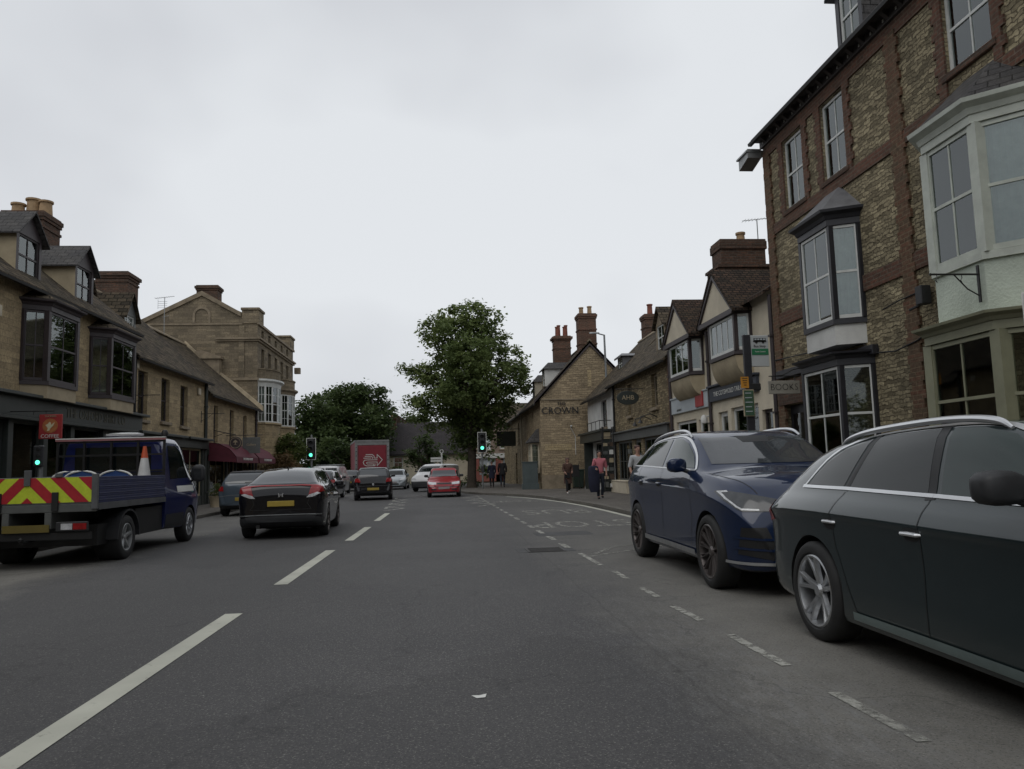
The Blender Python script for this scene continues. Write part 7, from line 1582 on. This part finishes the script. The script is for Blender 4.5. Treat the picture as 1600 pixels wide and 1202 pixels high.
far_tree('large dark rounded tree behind the lorry, tallest of the background trees', 74, [(550, 625, 28), (528, 628, 24, 2), (580, 622, 24), (600, 640, 18, 2), (560, 650, 34), (590, 660, 26, -2), (525, 660, 30), (545, 690, 34, 2), (585, 690, 30), (575, 720, 28, -2), (605, 672, 12)], group=G_)
far_tree('dark bushy tree behind the left green traffic light', 70, [(495, 640, 22), (478, 655, 18), (512, 650, 22, 2), (500, 680, 28), (480, 690, 22, 2), (520, 690, 28), (500, 718, 28, -2), (530, 722, 24), (472, 668, 12)], group=G_)
far_tree('dark low tree between the lorry and the left traffic light', 66, [(520, 705, 22), (545, 715, 22, 1), (530, 735, 18), (560, 728, 20)], leaf=.34, group=G_)
far_tree('small dark dome shaped tree in front of the far cottage roof', 68, [(664, 690, 14), (650, 704, 13), (678, 702, 15), (662, 715, 20), (686, 715, 14, 1), (645, 720, 11), (668, 726, 14)], leaf=.3, dens=14, cl=.5)
far_tree('light green tree between the dome shaped tree and the tall one', 80, [(697, 680, 14), (712, 686, 14), (684, 690, 12), (700, 702, 18), (722, 700, 16), (715, 720, 20)], mat='leaf_big', leaf=.4)
far_tree('dark tree right behind the far cottage roof', 92, [(640, 664, 12), (655, 660, 10), (668, 664, 11), (628, 668, 9)], leaf=.45)
sh = dict(name='shrub', cat='shrub', dens=130, per=22, cl=.28)
far_tree('tall green shrub growing by the bow windowed house', 44.6, [(448, 698, 15), (462, 690, 15), (436, 712, 12), (455, 718, 18), (470, 710, 13), (474, 700, 9), (440, 735, 14), (465, 738, 15)], mat='leaf_mid', leaf=.16, tr=.08, **sh)
far_tree('bronze and cream leaved shrub in front of the green one on the left', 42.9, [(440, 722, 10), (452, 718, 10), (430, 735, 12), (448, 735, 14), (464, 732, 11), (468, 742, 9), (440, 750, 12)], mat='leaf_rust', leaf=.15, tr=.07, **sh)
far_tree('low dark bush at the foot of the tall tree', 50.5, [(732, 752, 7), (742, 755, 8), (722, 757, 6)], mat='leaf_dark', leaf=.14, tr=.04, **sh)
far_tree('dark hedge bush in front of the far cottage wall', 64, [(690, 742, 10), (700, 744, 9), (680, 746, 8)], mat='leaf_dark', leaf=.2, tr=.05, **sh)
far_tree('small round bush by the far cottage door', 72, [(622, 735, 7), (616, 738, 6)], mat='leaf_mid', leaf=.2, tr=.05, **sh)
# verge grass beyond the side road
mb = MB(n=(0, 1, 0)); mb.poly([(-30, 70.2, .03), (30, 68.2, .03), (30, 120, .03), (-30, 120, .03)])
tag(mb.build('grass_verge', flat('grass_green', (.045, .065, .02), .9, vary=.3, scale=1.5)), kind='structure')
tag(crown('wood_beyond', [(x, 125+random.uniform(-4, 4), random.uniform(1.5, 3), random.uniform(3.0, 4.2)) for x in range(-58, 62, 5)], (0, 0, 0), .8, 'leaf_dark', None, 3.2, 26, 1.3), 'dark far wood closing the view behind the junction', 'woodland', kind='stuff')
tag(crown('reflection_wood', [(x, -75+random.uniform(-4, 4), random.uniform(2, 6), random.uniform(4.0, 5.5)) for x in list(range(-60, -18, 6))+list(range(22, 62, 6))], (0, 0, 0), .9, 'leaf_dark', None, 1.6, 24, 1.6), 'unseen wood added behind the camera to darken reflections', 'woodland', kind='stuff')  # backdrop trees out of view, added to darken what the cars reflect
# ================================================================ signals, posts, signs
M['sig_green'] = emit('green_signal', (0.10, 0.85, 0.50), 2.2)
def signal(x, y, z0, zt, label, w=.5, h=1.15, small=False):
    t = thing('traffic_light', label, 'traffic light', (x, y, z0))
    mb = MB(n=(0, 1, 0)); mb.tube([(x, y+.1, z0), (x, y+.1, zt+.12)], .057, 10); mb.lathe((x, y+.1, zt+.12), [(.057, 0), (.06, .04), (0, .07)], 10); mb.build('pole', 'grey_metal', t)
    mb = MB(n=(0, 1, 0)); mb.box(x-w/2, x+w/2, y, y+.02, zt-h, zt); bb = mb.build('backing_board', 'black', t, bevel=.02)
    mb = MB(n=(0, 1, 0)); e = .028
    mb.box(x-w/2, x+w/2, y-.004, y, zt-e, zt); mb.box(x-w/2, x+w/2, y-.004, y, zt-h, zt-h+e); mb.box(x-w/2, x-w/2+e, y-.004, y, zt-h+e, zt-e); mb.box(x+w/2-e, x+w/2, y-.004, y, zt-h+e, zt-e); mb.build('white_border', 'white_text', bb)
    mb = MB(n=(0, 1, 0)); mb.box(x-.15, x+.15, y-.12, y-.005, zt-h+.1, zt-.1); hd = mb.build('signal_head', 'plastic', t, bevel=.03)
    for i in range(3):
        zc_ = zt-.1-(h-.2)*(i+.5)/3; r_ = .1
        mb = MB(n=(0, 1, 0)); mb.lathe((x, y-.12, zc_), [(0, -.02), (r_*.6, -.015), (r_, 0), (r_, .01)], 20, axis='y'); mb.build('signal_lens', 'sig_green' if i == 2 else 'black', hd, smooth=True)
        mb = MB(n=(0, 1, 0)); mb.loft([[(x+math.cos(a)*q, yy, zc_+math.sin(a)*q) for a in [R(-20)+R(220)*j/12 for j in range(13)]] for (q, yy) in ((r_+.012, y-.12), (r_+.012, y-.27))], cap=False, closed=False); mb.build('hood', 'black', hd, noflip=False)
    mb = MB(n=(0, 1, 0)); mb.box(x-.09, x+.09, y-.02, y+.05, z0+.95, z0+1.3); mb.build('push_button_box', 'plastic', t, bevel=.01)
    return t
signal(-7.42, 45, .12, 3.30, 'green traffic light on the left pavement in front of the dark trees', w=.54, h=1.25)
signal(2.38, 45, .12, 3.42, 'green traffic light on the right in front of the tall tree', w=.52, h=1.2)
t = thing('traffic_light', 'small green signal behind the truck under the red coffee sign', 'traffic light', (-8.35, 16.9, .12))
mb = MB(n=(0, 1, 0)); mb.tube([(-8.35, 16.98, .12), (-8.35, 16.98, 2.05)], .05, 8); mb.build('pole', 'grey_metal', t)
mb = MB(n=(0, 1, 0)); mb.box(-8.45, -8.25, 16.85, 16.95, 1.60, 2.04); hd = mb.build('signal_head', 'plastic', t, bevel=.02)
for i, z in enumerate((1.97, 1.83, 1.69)): mb = MB(n=(0, 1, 0)); mb.lathe((-8.35, 16.85, z), [(0, -.012), (.04, -.008), (.046, 0)], 18, axis='y'); mb.build('signal_lens', 'sig_green' if i == 2 else 'black', hd)
# bus stop
bx, by = 5.42, 13.0
t = thing('bus_stop', 'black bus stop post with white and green flag, orange notice and timetable frame', 'bus stop', (bx, by, .12))
mb = MB(n=(0, 1, 0)); mb.box(bx-.065, bx+.065, by, by+.07, .12, 3.55); mb.build('post', 'black_paint', t, bevel=.008)
mb = MB(n=(0, 1, 0)); mb.box(bx+.075, bx+.40, by+.02, by+.05, 2.98, 3.54); fl = mb.build('flag', flat('white_enamel', (.42, .44, .44), .4, vary=.06), t, bevel=.008)
mb = MB(n=(0, 1, 0)); mb.box(bx+.085, bx+.39, by+.012, by+.018, 3.19, 3.30); mb.build('green_band', flat('green_enamel', (.02, .16, .07), .4, vary=.05), fl)
text_mesh('flag_lettering', 'Bus Stop', .062, 'black_text', (bx+.235, by+.016, 3.345), (1, 0, 0), (0, 0, 1), fl, extrude=.002)
text_mesh('flag_lettering', 'Town Centre', .035, 'white_text', (bx+.235, by+.010, 3.245), (1, 0, 0), (0, 0, 1), fl, extrude=.002)
mb = MB(n=(0, 1, 0)); x0 = bx+.13
mb.box(x0, x0+.22, by+.012, by+.018, 3.43, 3.49); mb.box(x0-.01, x0+.23, by+.012, by+.018, 3.42, 3.445)
mb.lathe((x0+.05, by+.016, 3.415), [(0, -.004), (.022, -.004), (.022, .002)], 14, axis='y'); mb.lathe((x0+.17, by+.016, 3.415), [(0, -.004), (.022, -.004), (.022, .002)], 14, axis='y'); mb.build('bus_symbol', 'black_text', fl)
mb = MB(n=(0, 1, 0))
for k_ in range(4): mb.box(x0+.015+k_*.052, x0+.052+k_*.052, by+.009, by+.011, 3.455, 3.48)
mb.build('bus_symbol_windows', 'pale_sign', fl)
mb = MB(n=(0, 1, 0)); mb.box(bx-.16, bx-.02, by-.02, by-.005, 2.60, 2.80); og = mb.build('orange_notice', flat('orange_card', (.50, .22, .02), .6, vary=.1), t)
for k_ in range(4): mb = MB(n=(0, 1, 0)); mb.box(bx-.14+.01*k_, bx-.04-.008*k_, by-.024, by-.021, 2.765-k_*.04, 2.778-k_*.04); mb.build('print_line', 'black_text', og)
mb = MB(n=(0, 1, 0)); mb.box(bx-.14, bx+.06, by-.035, by-.005, 2.10, 2.57); tt = mb.build('timetable_frame', 'soffit', t, bevel=.006)
mb = MB(n=(0, 1, 0)); mb.box(bx-.125, bx+.045, by-.041, by-.036, 2.115, 2.555); mb.build('timetable', flat('green_timetable', (.05, .10, .06), .3, vary=.3, scale=12), tt)
for k_ in range(5): mb = MB(n=(0, 1, 0)); mb.box(bx-.11, bx+.0+.01*(k_ % 3), by-.045, by-.042, 2.5-k_*.08, 2.515-k_*.08); mb.build('print_line', 'pale_sign', tt)
mb = MB(n=(0, 1, 0)); mb.box(bx+.02, bx+.20, by-.02, by+.1, 2.56, 2.68); mb.build('clamp_box', 'black', t, bevel=.01)
# BOOKS hanging sign
sy = 15.62
t = thing('hanging_sign', 'pale board reading books hanging from an iron bracket on the tall building', 'sign', (7.2, sy, 2.8))
mb = MB(n=(0, 1, 0)); mb.box(6.93, 7.62, sy, sy+.03, 2.72, 3.0); pl = mb.build('sign_board', flat('weathered_cream_board', (.30, .285, .24), .6, vary=.12, scale=3), t, bevel=.006)
text_mesh('sign_lettering', 'BOOKS', .20, 'black_text', (7.27, sy-.003, 2.86), (1, 0, 0), (0, 0, 1), pl, extrude=.003, sx=.93, off=-.004)
mb = MB(n=(0, 1, 0)); mb.tube([(7.8, sy+.015, 3.28), (7.5, sy+.015, 3.24), (7.25, sy+.015, 3.12), (6.98, sy+.015, 3.1)], .014, 6); mb.tube([(7.8, sy+.015, 3.1), (6.95, sy+.015, 3.1)], .012, 6)
for q in (7.02, 7.52): mb.tube([(q, sy+.015, 3.1), (q, sy+.015, 3.0)], .01, 5); mb.lathe((q, sy+.015, 3.01), [(0, -.02), (.022, 0), (0, .02)], 8)
mb.tube([(7.8, sy+.015, 3.38), (7.62, sy+.015, 3.42), (7.6, sy+.015, 3.28)], .01, 5); mb.build('bracket', 'iron', t)
# lamp column between the pub and the white cottage
t = thing('street_lamp', 'grey street lamp column with short arm rising beside the pub gable', 'lamp post', (8.95, 40.62, 0))
mb = MB(n=(0, 1, 0)); mb.tube([(8.95, 40.62, 0), (8.95, 40.62, 5), (8.93, 40.62, 8.35)], [.09, .07, .05], 10); mb.tube([(8.93, 40.62, 8.33), (8.6, 40.62, 8.42)], .035, 8); mb.build('column', 'grey_metal', t, smooth=True)
mb = MB(n=(0, 1, 0)); mb.loft([[(x, 40.62+a*w_, 8.42+b) for a, b in ((-1, 0), (1, 0), (.6, .07), (-.6, .07))] for x, w_ in ((8.66, .05), (8.5, .1), (8.25, .11), (8.12, .06))]); mb.build('lantern', 'steel', t)
# white finger post beyond the junction
t = thing('finger_post', 'white finger post with ring top beyond the junction', 'signpost', (.02, 61.5, 0))
mb = MB(n=(0, 1, 0)); mb.tube([(.02, 61.5, 0), (.02, 61.5, 2.58)], .07, 10); mb.build('post', 'white_paint', t)
mb = MB(n=(0, 1, 0)); pts = [(.02+.13*math.cos(2*math.pi*k_/16), 61.5, 2.72+.13*math.sin(2*math.pi*k_/16)) for k_ in range(17)]; mb.tube(pts, .035, 6); mb.build('ring', 'white_paint', t)
mb = MB(n=(0, 1, 0)); mb.box(-.85, -.05, 61.48, 61.52, 2.1, 2.26); mb.box(-.85, -.05, 61.48, 61.52, 1.9, 2.06); mb.build('finger_board', 'white_paint', t)
# small things along the pub wall
def bin_(x, y, label, mat):
    t = thing('litter_bin', label, 'bin', (x, y, .12)); mb = MB(n=(0, 1, 0)); mb.loft([[(x-a, y-a, z), (x+a, y-a, z), (x+a, y+a, z), (x-a, y+a, z)] for a, z in ((.24, .17), (.29, 1.05))]); mb.build('bin_body', mat, t, bevel=.02)
    mb = MB(n=(0, 1, 0)); mb.box(x-.32, x+.32, y-.33, y+.32, 1.052, 1.12); mb.box(x-.28, x+.28, y+.3, y+.36, 1.0, 1.06); mb.build('bin_lid', mat, t, bevel=.015)
    for s in (-1, 1): mb = MB(n=(0, 1, 0)); mb.lathe((x+s*.2, y+.24, .22), [(0, -.03), (.1, -.03), (.1, .03), (0, .03)], 14, axis='x'); mb.build('wheel', 'black', t)
bin_(7.15, 40.3, 'dark green wheeled bin against the pub wall behind the brown coat', flat('green_plastic', (.02, .035, .025), .5))
bin_(8.0, 40.2, 'blue grey wheeled bin against the pub wall nearest the white cottage', flat('bluegrey_plastic', (.05, .07, .08), .5))
t = thing('folding_board', 'small white folding board leaning open in front of the wheeled bins', 'notice board', (7.55, 39.4, .12))
mb = MB(n=(0, 1, 0)); mb.prism([(7.4, 39.3, .12), (7.44, 39.3, .12), (7.62, 39.3, .95), (7.58, 39.3, .95)], (0, .5, 0)); mb.build('panel', 'render_white', t)
mb = MB(n=(0, 1, 0)); mb.prism([(7.8, 39.3, .12), (7.76, 39.3, .12), (7.60, 39.3, .955), (7.64, 39.3, .955)], (0, .5, 0)); mb.build('panel', 'render_white', t)
t = thing('menu_board', 'dark framed menu board standing behind the brown coat near the pub wall', 'notice board', (6.9, 39.0, .12))
mb = MB(n=(0, 1, 0)); mb.box(6.5, 7.0, 39.0, 39.04, .75, 1.35); mb.build('board', 'black', t); mb = MB(n=(0, 1, 0))
for x in (6.52, 6.98): mb.tube([(x, 39.02, .12), (x, 39.02, 1.4)], .02, 6)
mb.build('legs', 'black', t)
mb = MB(n=(0, 1, 0)); mb.box(7.45, 7.79, 30.9, 33.7, .12, .6); mb.box(7.43, 7.79, 30.86, 33.74, .6, .65)
single(mb, 'stall_riser', 'render_cream', 'long cream stall riser below the stone shop window', 'planter', (7.6, 32, .12), bevel=.01)  # stall riser of the stone shop, built as a box
# utility box and litter on the left pavement
for i, (x, y) in enumerate(((-8.6, 30.5), (-8.5, 32.6))):
    t = thing('flower_tub', ['flower tub outside the dark shopfront, nearer the truck', 'flower tub outside the dark shopfront, nearer the blue hatchback'][i], 'planter', (x, y, .12))
    mb = MB(n=(0, 1, 0)); mb.lathe((x, y, .12), [(.0, 0), (.18, 0), (.25, .4), (.27, .42), (.23, .42), (.2, .36), (0, .36)], 16); mb.build('tub', 'stone_pale', t, smooth=True)
    crown('foliage', [(x, y, .72, .26), (x+.1, y, .9, .16)], (x, y, .12), .07, 'leaf_mid', t, 500, 14, .1)
# ================================================================ people
def skin(name, V, Ed, mat, parent, sub=2, root=0):
    """V: list of (x,y,z,rx[,ry])"""
    me = bpy.data.meshes.new(name); me.from_pydata([v[:3] for v in V], Ed, []); ob = bpy.data.objects.new(name, me); COL.objects.link(ob)
    md = ob.modifiers.new('skin', 'SKIN'); md.use_smooth_shade = True
    if not me.skin_vertices:
        bpy.context.view_layer.objects.active = ob
    for i, v in enumerate(V):
        sv = me.skin_vertices[0].data[i]; sv.radius = (v[3], v[4] if len(v) > 4 else v[3]); sv.use_root = (i == root)
    s = ob.modifiers.new('sub', 'SUBSURF'); s.levels = sub; s.render_levels = sub
    dg = bpy.context.evaluated_depsgraph_get(); m2 = bpy.data.meshes.new_from_object(ob.evaluated_get(dg)); bpy.data.objects.remove(ob)
    m2.name = name; m2.materials.clear(); m2.materials.append(M[mat] if isinstance(mat, str) else mat)
    for p in m2.polygons: p.use_smooth = True; p.material_index = 0
    o = bpy.data.objects.new(name, m2); COL.objects.link(o); o.parent = parent; return o
def merge(o, mb, extra_mat=None):
    """join builder geometry into a mesh so the body stays one mesh"""
    me = bpy.data.meshes.new('x'); me.from_pydata(mb.v, [], mb.f)
    bm = bmesh.new(); bm.from_mesh(o.data); n0 = len(bm.faces); bm.from_mesh(me); bm.faces.ensure_lookup_table()
    if extra_mat is not None:
        o.data.materials.append(M[extra_mat])
        for f in bm.faces[n0:]: f.material_index = len(o.data.materials)-1
    for f in bm.faces: f.smooth = True
    bmesh.ops.recalc_face_normals(bm, faces=bm.faces); bm.to_mesh(o.data); bm.free()
M['skin'] = flat('skin', (0.40, 0.23, 0.17), 0.6, vary=.08); M['eye'] = flat('dark_eye', (0.03, 0.02, 0.02), 0.3)
def person(label, loc, rz, H, top, bottom, shoes, hair, legs=((.12, .02), (-.14, .10)), arms=None, coat=0.0, female=False, hair_long=False, sleeve=1.0, bulk=1.0):
    """legs: (forward offset of foot, lift) right/left as fractions of H; arms: (elbow xyz, wrist xyz) offsets per side in H"""
    t = thing('person', label, 'person', loc, rz, world=False); h = H; sw = .105*(.93 if female else 1.0); hw = .052
    arms = arms or (((.135, -.02, .64), (.13, .05, .50)), ((-.135, .03, .64), (-.13, .10, .51)))
    ft = []
    for s, (f, l) in zip((1, -1), legs):
        hip = (s*hw, 0, .515); kn = (s*hw*1.05, f*.55+.035, .285+l*.3); an = (s*hw*1.0, f-.01, .045+l); ft.append((hip, kn, an, l, f, s))
    V = [(0, 0, .53, .075, .055), (0, -.005, .60, .062, .048), (0, .0, .70, .080, .055), (0, -.005, .79, .066, .045), (0, .0, .838, .030, .030), (0, .012, .868, .030, .036), (0, .012, .905, .040, .050), (0, .004, .945, .042, .052), (0, .0, .975, .028, .036)]
    E_ = [(i, i+1) for i in range(8)]
    hands = []
    for s, (el, wr) in zip((1, -1), arms):
        i = len(V); V += [(s*sw, 0, .785, .034), (el[0], el[1], el[2], .024), (wr[0], wr[1], wr[2], .0155)]; E_ += [(3, i), (i, i+1), (i+1, i+2)]; hands.append((s, el, wr))
    for (hip, kn, an, l, f, s) in ft:
        i = len(V); V += [hip+(.050,), kn+(.032,), an+(.020,), (an[0], an[1]+.06, max(.02, an[2]-.028), .018)]; E_ += [(0, i), (i, i+1), (i+1, i+2), (i+2, i+3)]
    VV = [tuple(c*h for c in v) for v in V]
    b = skin('body', VV, E_, 'skin', t, 2)
    hm = MB(n=(0, 1, 0))
    for s, el, wr in hands:
        w = Vector(wr)*h; d = (w-Vector(el)*h).normalized(); sd = Vector((s, 0, 0)); sd = (sd-d*sd.dot(d)).normalized(); fwd = d.cross(sd)*s
        if fwd.y < 0: fwd = -fwd
        hm.tube([tuple(w-d*.01), tuple(w+d*.04), tuple(w+d*.085)], [.024, .036, .034], 8)
        for q, L_ in ((-.027, .065), (-.009, .078), (.009, .073), (.027, .058)):
            p = w+d*.08+fwd*q; c2 = p+d*L_*.5-sd*.008; hm.tube([tuple(p), tuple(c2), tuple(p+d*L_-sd*.026)], [.0095, .0085, .006], 6)
        p = w+d*.03+fwd*.028; hm.tube([tuple(p), tuple(p+fwd*.022+d*.022), tuple(p+fwd*.03+d*.052)], [.011, .010, .007], 6)
    # nose, ears
    hz = .912*h; hm.tube([(0, .050*h, hz+.02), (0, .062*h, hz-.005), (0, .055*h, hz-.012)], [.007, .013, .006], 6)
    for s in (-1, 1): hm.lathe((s*.041*h, .004*h, hz-.004), [(0, -.012), (.02, -.005), (.026, .004), (.012, .012), (0, .012)], 8, axis='x')
    merge(b, hm)
    em = MB(n=(0, 1, 0))
    for s in (-1, 1): em.lathe((s*.018*h, .052*h, hz+.02), [(0, -.012), (.012, -.004), (.012, .006)], 8, axis='y')
    em.box(-.02, .02, .053*h, .060*h, hz-.047, hz-.040); merge(b, em, 'eye')
    k = bulk
    # top garment
    V = [(0, 0, .50, .088*k, .068*k), (0, -.003, .60, .077*k, .062*k), (0, .0, .70, .092*k, .068*k), (0, -.004, .785, .072*k, .056*k), (0, .0, .822, .048, .042), (0, .0, .84, .034, .034)]
    E_ = [(0, 1), (1, 2), (2, 3), (3, 4), (4, 5)]
    for s, (el, wr) in zip((1, -1), arms):
        i = len(V); m_ = tuple(el[j]+(wr[j]-el[j])*(.92*sleeve if sleeve > .5 else .1) for j in range(3)); V += [(s*sw*.96, 0, .79, .045*k), (el[0], el[1], el[2], .034*k), m_+(.024*k if sleeve > .5 else .033*k,)]; E_ += [(3, i), (i, i+1), (i+1, i+2)]
    skin('top_garment', [tuple(c*h for c in v) for v in V], E_, top, t, 2)
    if coat:
        sk = MB(n=(0, 1, 0)); sk.loft([[(h*a*math.cos(q)*(1+.04*math.sin(6*q)), h*b_*math.sin(q), h*z) for q in [2*math.pi*j/20 for j in range(20)]] for z, a, b_ in ((.60, .075*k, .060*k), (.54, .092*k, .074*k), (.42, .102*k, .086*k), (.50-coat*.8, .108*k, .095*k))]); sk.build('coat_skirt', top, t, smooth=True)
    V = [(0, 0, .555, .080, .060), (0, 0, .50, .078, .060)]; E_ = [(0, 1)]
    for (hip, kn, an, l, f, s) in ft: i = len(V); V += [(hip[0], hip[1], .47, .052*k), (kn[0], kn[1], kn[2], .039), (an[0], an[1], an[2]-.006, .029)]; E_ += [(1, i), (i, i+1), (i+1, i+2)]
    skin('trousers', [tuple(c*h for c in v) for v in V], E_, bottom, t, 2)
    for (hip, kn, an, l, f, s) in ft:
        V = [(an[0], an[1]-.018, max(.022, an[2]-.022), .023), (an[0], an[1]+.02, max(.022, an[2]-.020), .024), (an[0], an[1]+.075, max(.018, an[2]-.030), .021)]
        skin('shoe', [tuple(c*h for c in v) for v in V], [(0, 1), (1, 2)], shoes, t, 2)
    V = [(0, -.014, .920, .049, .050), (0, -.004, .955, .054, .062), (0, .0, .985, .044, .052)] + ([(0, -.03, .88, .042, .028), (0, -.034, .83, .040, .022)] if hair_long else [])
    E_ = [(0, 1), (1, 2)] + ([(0, 3), (3, 4)] if hair_long else [])
    skin('hair', [tuple(c*h for c in v) for v in V], E_, hair, t, 2)
    return t
M['brown_coat'] = flat('brown_coat_cloth', (.075, .040, .030), .9, vary=.2); M['black_cloth'] = flat('black_cloth', (.016, .015, .017), .9, vary=.2); M['white_shoe'] = flat('white_trainers', (.6, .6, .58), .6)
M['pink_shirt'] = flat('pink_shirt_cloth', (.50, .16, .19), .85, vary=.1); M['denim'] = flat('dark_denim', (.022, .028, .042), .9, vary=.2); M['navy_cloth'] = flat('navy_cloth', (.014, .016, .035), .9, vary=.25)
M['hair_dark'] = flat('dark_hair', (.03, .018, .014), .7); M['hair_grey'] = flat('grey_hair', (.14, .12, .11), .7); M['grey_cloth'] = flat('pale_grey_cloth', (.42, .43, .44), .9, vary=.1); M['hair_brown'] = flat('auburn_hair', (.075, .035, .028), .7)
person('woman in brown coat, black leggings and white trainers walking on the pavement', (5.48, 33.4, .12), R(185), 1.58, 'brown_coat', 'black_cloth', 'white_shoe', 'hair_brown', legs=((.10, .0), (-.12, .03)), coat=.28, female=True, hair_long=True,
       arms=(((.125, .0, .66), (.10, .10, .58)), ((-.125, .01, .66), (-.10, .10, .60))), bulk=1.12)
mb = MB(n=(0, 1, 0)); mb.loft([[(-.15+a, y, .68+b) for a, b in ((-.13, 0), (.13, 0), (.10, .22), (-.10, .22))] for y in (-.05, .05)]); mb.tube([(-.25, 0, .9), (-.2, 0, 1.02), (-.1, 0, 1.02), (-.05, 0, .9)], .012, 5)
o = single(mb, 'handbag', 'black_cloth', 'black handbag held by the woman in the brown coat', 'bag', (0, 0, 0), bevel=.02); o.location = (5.28, 33.25, .12); o.rotation_euler = (0, 0, R(180))
person('man in pink shirt and dark jeans carrying a navy coat over his arm', (5.62, 27.2, .12), R(183), 1.74, 'pink_shirt', 'denim', 'black', 'hair_dark', legs=((.03, .0), (-.07, .02)), sleeve=.2,
       arms=(((.135, -.01, .65), (.12, .12, .62)), ((-.14, -.02, .64), (-.13, .03, .51))), bulk=1.05)
mb = MB(n=(0, 1, 0)); rings = []
for z, w_, d_ in ((1.20, .10, .05), (1.16, .17, .09), (1.0, .19, .10), (.7, .20, .09), (.4, .19, .08), (.27, .13, .06)):
    rings.append([(w_*math.cos(a)*(1+.10*math.sin(5*a+z*4)), d_*math.sin(a)*(1+.2*math.sin(4*a+z*7)), z) for a in [2*math.pi*k_/20 for k_ in range(20)]])
mb.loft(rings); o = single(mb, 'folded_coat', 'navy_cloth', 'long navy coat hanging over the forearm of the man in pink', 'coat', (0, 0, 0), smooth=True); o.location = (5.36, 27.0, .10)
mb = MB(n=(0, 1, 0)); mb.box(0, .05, -.105, -.10, 1.0, 1.08); q = mb.build('label_tag', 'white_text', o)
person('person in dark navy coat standing by the red shopfront, left of the two', (3.08, 47.6, .12), R(10), 1.64, 'navy_cloth', 'black_cloth', 'black', 'hair_grey', legs=((.0, 0), (-.02, 0)), coat=.2, bulk=1.15)
person('taller person in black jacket beside the one in navy, by the tree', (3.72, 47.4, .12), R(-5), 1.78, 'black_cloth', 'denim', 'black', 'hair_dark', legs=((.06, 0), (-.08, .03)), coat=.06, bulk=1.1)
person('man in pale grey shirt on the pavement, partly behind the blue SUV', (5.50, 21.3, .12), R(190), 1.76, 'grey_cloth', 'denim', 'black', 'hair_brown', legs=((.05, 0), (-.06, .02)), sleeve=.2)
for o in scene.objects:
    if '_w' in o: del o['_w']
